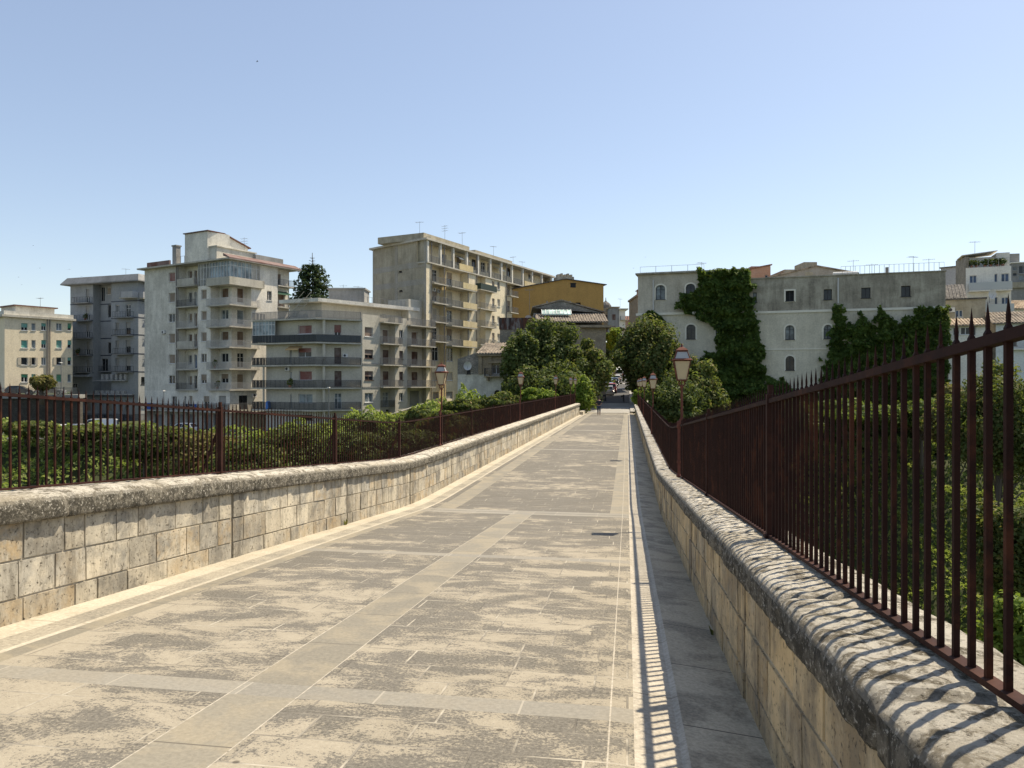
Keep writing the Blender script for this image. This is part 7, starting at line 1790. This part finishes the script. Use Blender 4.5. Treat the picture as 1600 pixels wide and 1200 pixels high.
for (px, Y, lb, b, k, rz) in ((152,99,'white delivery van parked below the slate grey block','paint_white','van',1.9),(118,99.5,'white car roof left of the van','paint_white','hatch',1.5),(82,99,'pale car parked in front of the dark retaining wall','paint_white','hatch',1.6),(284,101,'white car parked by the garages of the tall worn white block','paint_white','hatch',1.4),(101,101,'grey car between two white ones','paint_grey','hatch',1.6)):
    x = (px-800)/FPX*Y; car(lb, b, k, (x, Y, ground_z(x,Y)+.05), rz, 'cars parked below the left blocks')

# bollards and the road sign where the bridge meets the street
def street_bits():
    for s, c, lb in ((104,-3.4,'dark iron bollard left of the road in front of the silver hatchback'),(103,-.55,'dark iron bollard right of the road where the street begins')):
        p = W(s, c, 1.73); t = thing('bollard', lb, 'bollard', p, 0, 'bollards closing the bridge', world_org=False); m = MB(); m.lathe((0,0,0),[(.16,0),(.16,.08),(.10,.12),(.09,.75),(.13,.78),(.13,.84),(.10,.90),(.03,.96)],12); m.build('shaft','rail_dark',t); m = MB(); m.box(-.36,-.05,.62,-.02,.05,.84); m.build('panel','rail_dark',t)
    p = W(94,-5.6,1.4); t = thing('road_sign','white square road sign with a dark mark by the left trees','sign',p,0,None,world_org=False); h = 3.5
    m = MB(); m.tube((0,0,-.3),(0,0,h),.035,None,8); m.build('pole','rail_grey',t); m = MB(); m.box(-.33,-.03,h-.75,.33,-.005,h-.05); pl = m.build('plate','plate_white',t); m = MB(); m.box(-.05,-.045,h-.55,.18,-.032,h-.3); m.box(.02,-.045,h-.301,.10,-.032,h-.22); m.box(-.05,-.045,h-.62,.02,-.032,h-.551); m.box(.12,-.045,h-.62,.18,-.032,h-.551); m.build('symbol','black_opening',pl)
street_bits()

# ================================================ PERSON WALKING AWAY
plain('skin', (.42,.24,.16), .6, 0, .05); plain('shirt_dark', (.018,.019,.026), .9); plain('jeans', (.028,.045,.085), .9, 0, .25, 9); plain('hair_dark', (.03,.022,.018), .8); plain('shoe_dark', (.03,.03,.03), .7)
def skinned(name, joints, bones, mat, parent, sub=1, rootj=0):
    me = bpy.data.meshes.new(name); me.from_pydata([j[0] for j in joints], bones, []); me.materials.append(MATS[mat])
    o = bpy.data.objects.new(name, me); COL.objects.link(o); o.parent = parent; o.modifiers.new('skin','SKIN')
    if not me.skin_vertices: me.attributes  # layer comes with the modifier
    bpy.context.view_layer.objects.active = o
    if len(me.skin_vertices) == 0: bpy.ops.mesh.customdata_skin_add()
    for i, j in enumerate(joints):
        r = j[1] if isinstance(j[1], tuple) else (j[1], j[1]); sv = me.skin_vertices[0].data[i]; sv.radius = r; sv.use_root = (i == rootj)
    s = o.modifiers.new('sub','SUBSURF'); s.levels = sub; s.render_levels = sub; return o
def person():
    p = W(75.0, -3.15, deck_d(-3)); t = thing('person','person in dark t-shirt and jeans walking away down the middle of the bridge','person',p,-TH,None,world_org=False)
    # y forward. left leg forward, right leg pushing off
    J = [((0,0,.95),(.15,.11)),((0,0,1.12),(.14,.10)),((0,.01,1.32),(.17,.11)),((0,.02,1.45),(.12,.08)),((0,.03,1.53),(.055,.055)),((0,.05,1.62),(.075,.085)),((0,.05,1.71),(.07,.08)),
         ((-.09,0,.90),.09),((-.10,.10,.50),.062),((-.10,.06,.28),.055),((-.10,.05,.09),.04),((-.10,.17,.04),.035),
         ((.09,0,.90),.09),((.10,-.02,.50),.062),((.10,-.12,.30),.055),((.10,-.17,.10),.04),((.10,-.07,.04),.035),
         ((-.19,.0,1.42),.055),((-.25,-.03,1.17),.042),((-.15,.16,1.08),.034),((-.08,.24,1.10),.028),
         ((.19,.0,1.42),.055),((.25,-.03,1.17),.042),((.15,.16,1.08),.034),((.08,.24,1.10),.028)]
    Bn = [(0,1),(1,2),(2,3),(3,4),(4,5),(5,6),(0,7),(7,8),(8,9),(9,10),(10,11),(0,12),(12,13),(13,14),(14,15),(15,16),(3,17),(17,18),(18,19),(19,20),(3,21),(21,22),(22,23),(23,24)]
    b = skinned('body', J, Bn, 'skin', t, 2)
    for sx, hand in ((-1,J[20][0]),(1,J[24][0])):
        for k in range(4): pass
    g = lambda j, e: (j[0], (j[1][0]+e, j[1][1]+e) if isinstance(j[1], tuple) else j[1]+e)
    S = [g(J[0],.025),g(J[1],.025),g(J[2],.02),g(J[3],.02),(((-.19,.0,1.42)),.075),((-.245,-.028,1.19),.062),((.19,.0,1.42),.075),((.245,-.028,1.19),.062)]
    skinned('shirt', S, [(0,1),(1,2),(2,3),(3,4),(4,5),(3,6),(6,7)], 'shirt_dark', t, 2)
    P_ = [((0,0,.96),(.16,.12)),((-.09,0,.88),.105),((-.10,.10,.50),.078),((-.10,.06,.12),.062),((.09,0,.88),.105),((.10,-.02,.50),.078),((.10,-.15,.14),.062)]
    skinned('jeans', P_, [(0,1),(1,2),(2,3),(0,4),(4,5),(5,6)], 'jeans', t, 2)
    H = [((0,.03,1.60),(.07,.075)),((0,.035,1.67),(.083,.09)),((0,.05,1.735),(.07,.08))]; skinned('hair', H, [(0,1),(1,2)], 'hair_dark', t, 2, 1)
    for q in ([((-.10,.03,.05),.05),((-.10,.17,.04),.042)], [((.10,-.19,.07),.05),((.10,-.06,.04),.042)]): skinned('shoe', q, [(0,1)], 'shoe_dark', t, 1)
person()

# ================================================ BIRDS
def birds():
    for i, (px, py, Y, sp, lb) in enumerate(((402,96,60,.42,'dark bird high in the left of the sky, largest of all'),(108,421,110,.5,'distant bird just above the slate grey block, right one'),(62,419,120,.5,'distant bird left of the one above the slate grey block'),(52,384,120,.45,'faint bird above the cream block, higher one'),(29,433,120,.45,'faint bird above the cream block, upper of two'),(34,445,120,.4,'faint bird above the cream block, lower of two'),(127,432,110,.4,'small bird skimming the slanted roof edge of the slate grey block'),(1008,402,110,.35,'tiny bird over the left end of the ivy covered building'),(990,419,110,.4,'small bird over the street gap'))):
        p = at(px,py,Y); t = thing('bird', lb, 'bird', p, random.uniform(0,3), 'swifts in the sky', world_org=False); m = MB()
        m.lathe((0,0,0),[(.004,-.001),(.02,.0)],6)
        body = [(-.16*sp,0,0),(-.08*sp,.03*sp,.01),(.1*sp,.035*sp,.012),(.2*sp,0,0),(.1*sp,-.035*sp,-.01),(-.08*sp,-.03*sp,-.01)]
        m = MB(); m.tube((-.2*sp,0,0),(.0,0,0),.012*sp,.05*sp,6); m.tube((0,0,0),(.22*sp,0,0),.05*sp,.012*sp,6); m.build('body','cloth_dark',t)
        for sy in (-1,1):
            m = MB(); a = [(.06*sp,sy*.03*sp,.01),(-.05*sp,sy*.03*sp,.01),(-.06*sp,sy*.25*sp,.06*sp),(-.16*sp,sy*.5*sp,.02*sp),(.05*sp,sy*.28*sp,.07*sp)]; b = [(x,y,z-.008) for x,y,z in a]
            m.add(a+b, [(0,1,2,4),(4,2,3),(5,9,7,6),(9,8,7),(0,4,9,5),(4,3,8,9),(3,2,7,8),(2,1,6,7)]); m.build('wing','cloth_dark',t)
birds()

# ---------------- small things people keep on their balconies and walls
def balcony_life():
    for p, lb in PLANTS:
        t = thing('potted_plant', lb, 'plant', p, 0, 'potted plants on the balconies', world_org=False)
        m = MB(); m.lathe((0,0,0),[(.16,0),(.2,.3),(.23,.34)],10); m.build('pot','red_tiles',t); leaf_blob('foliage', t, [((0,0,.75),(.42,.38,.45)),((.15,0,1.05),(.25,.25,.3))], 160, .16, 'leaf_mid')
balcony_life()
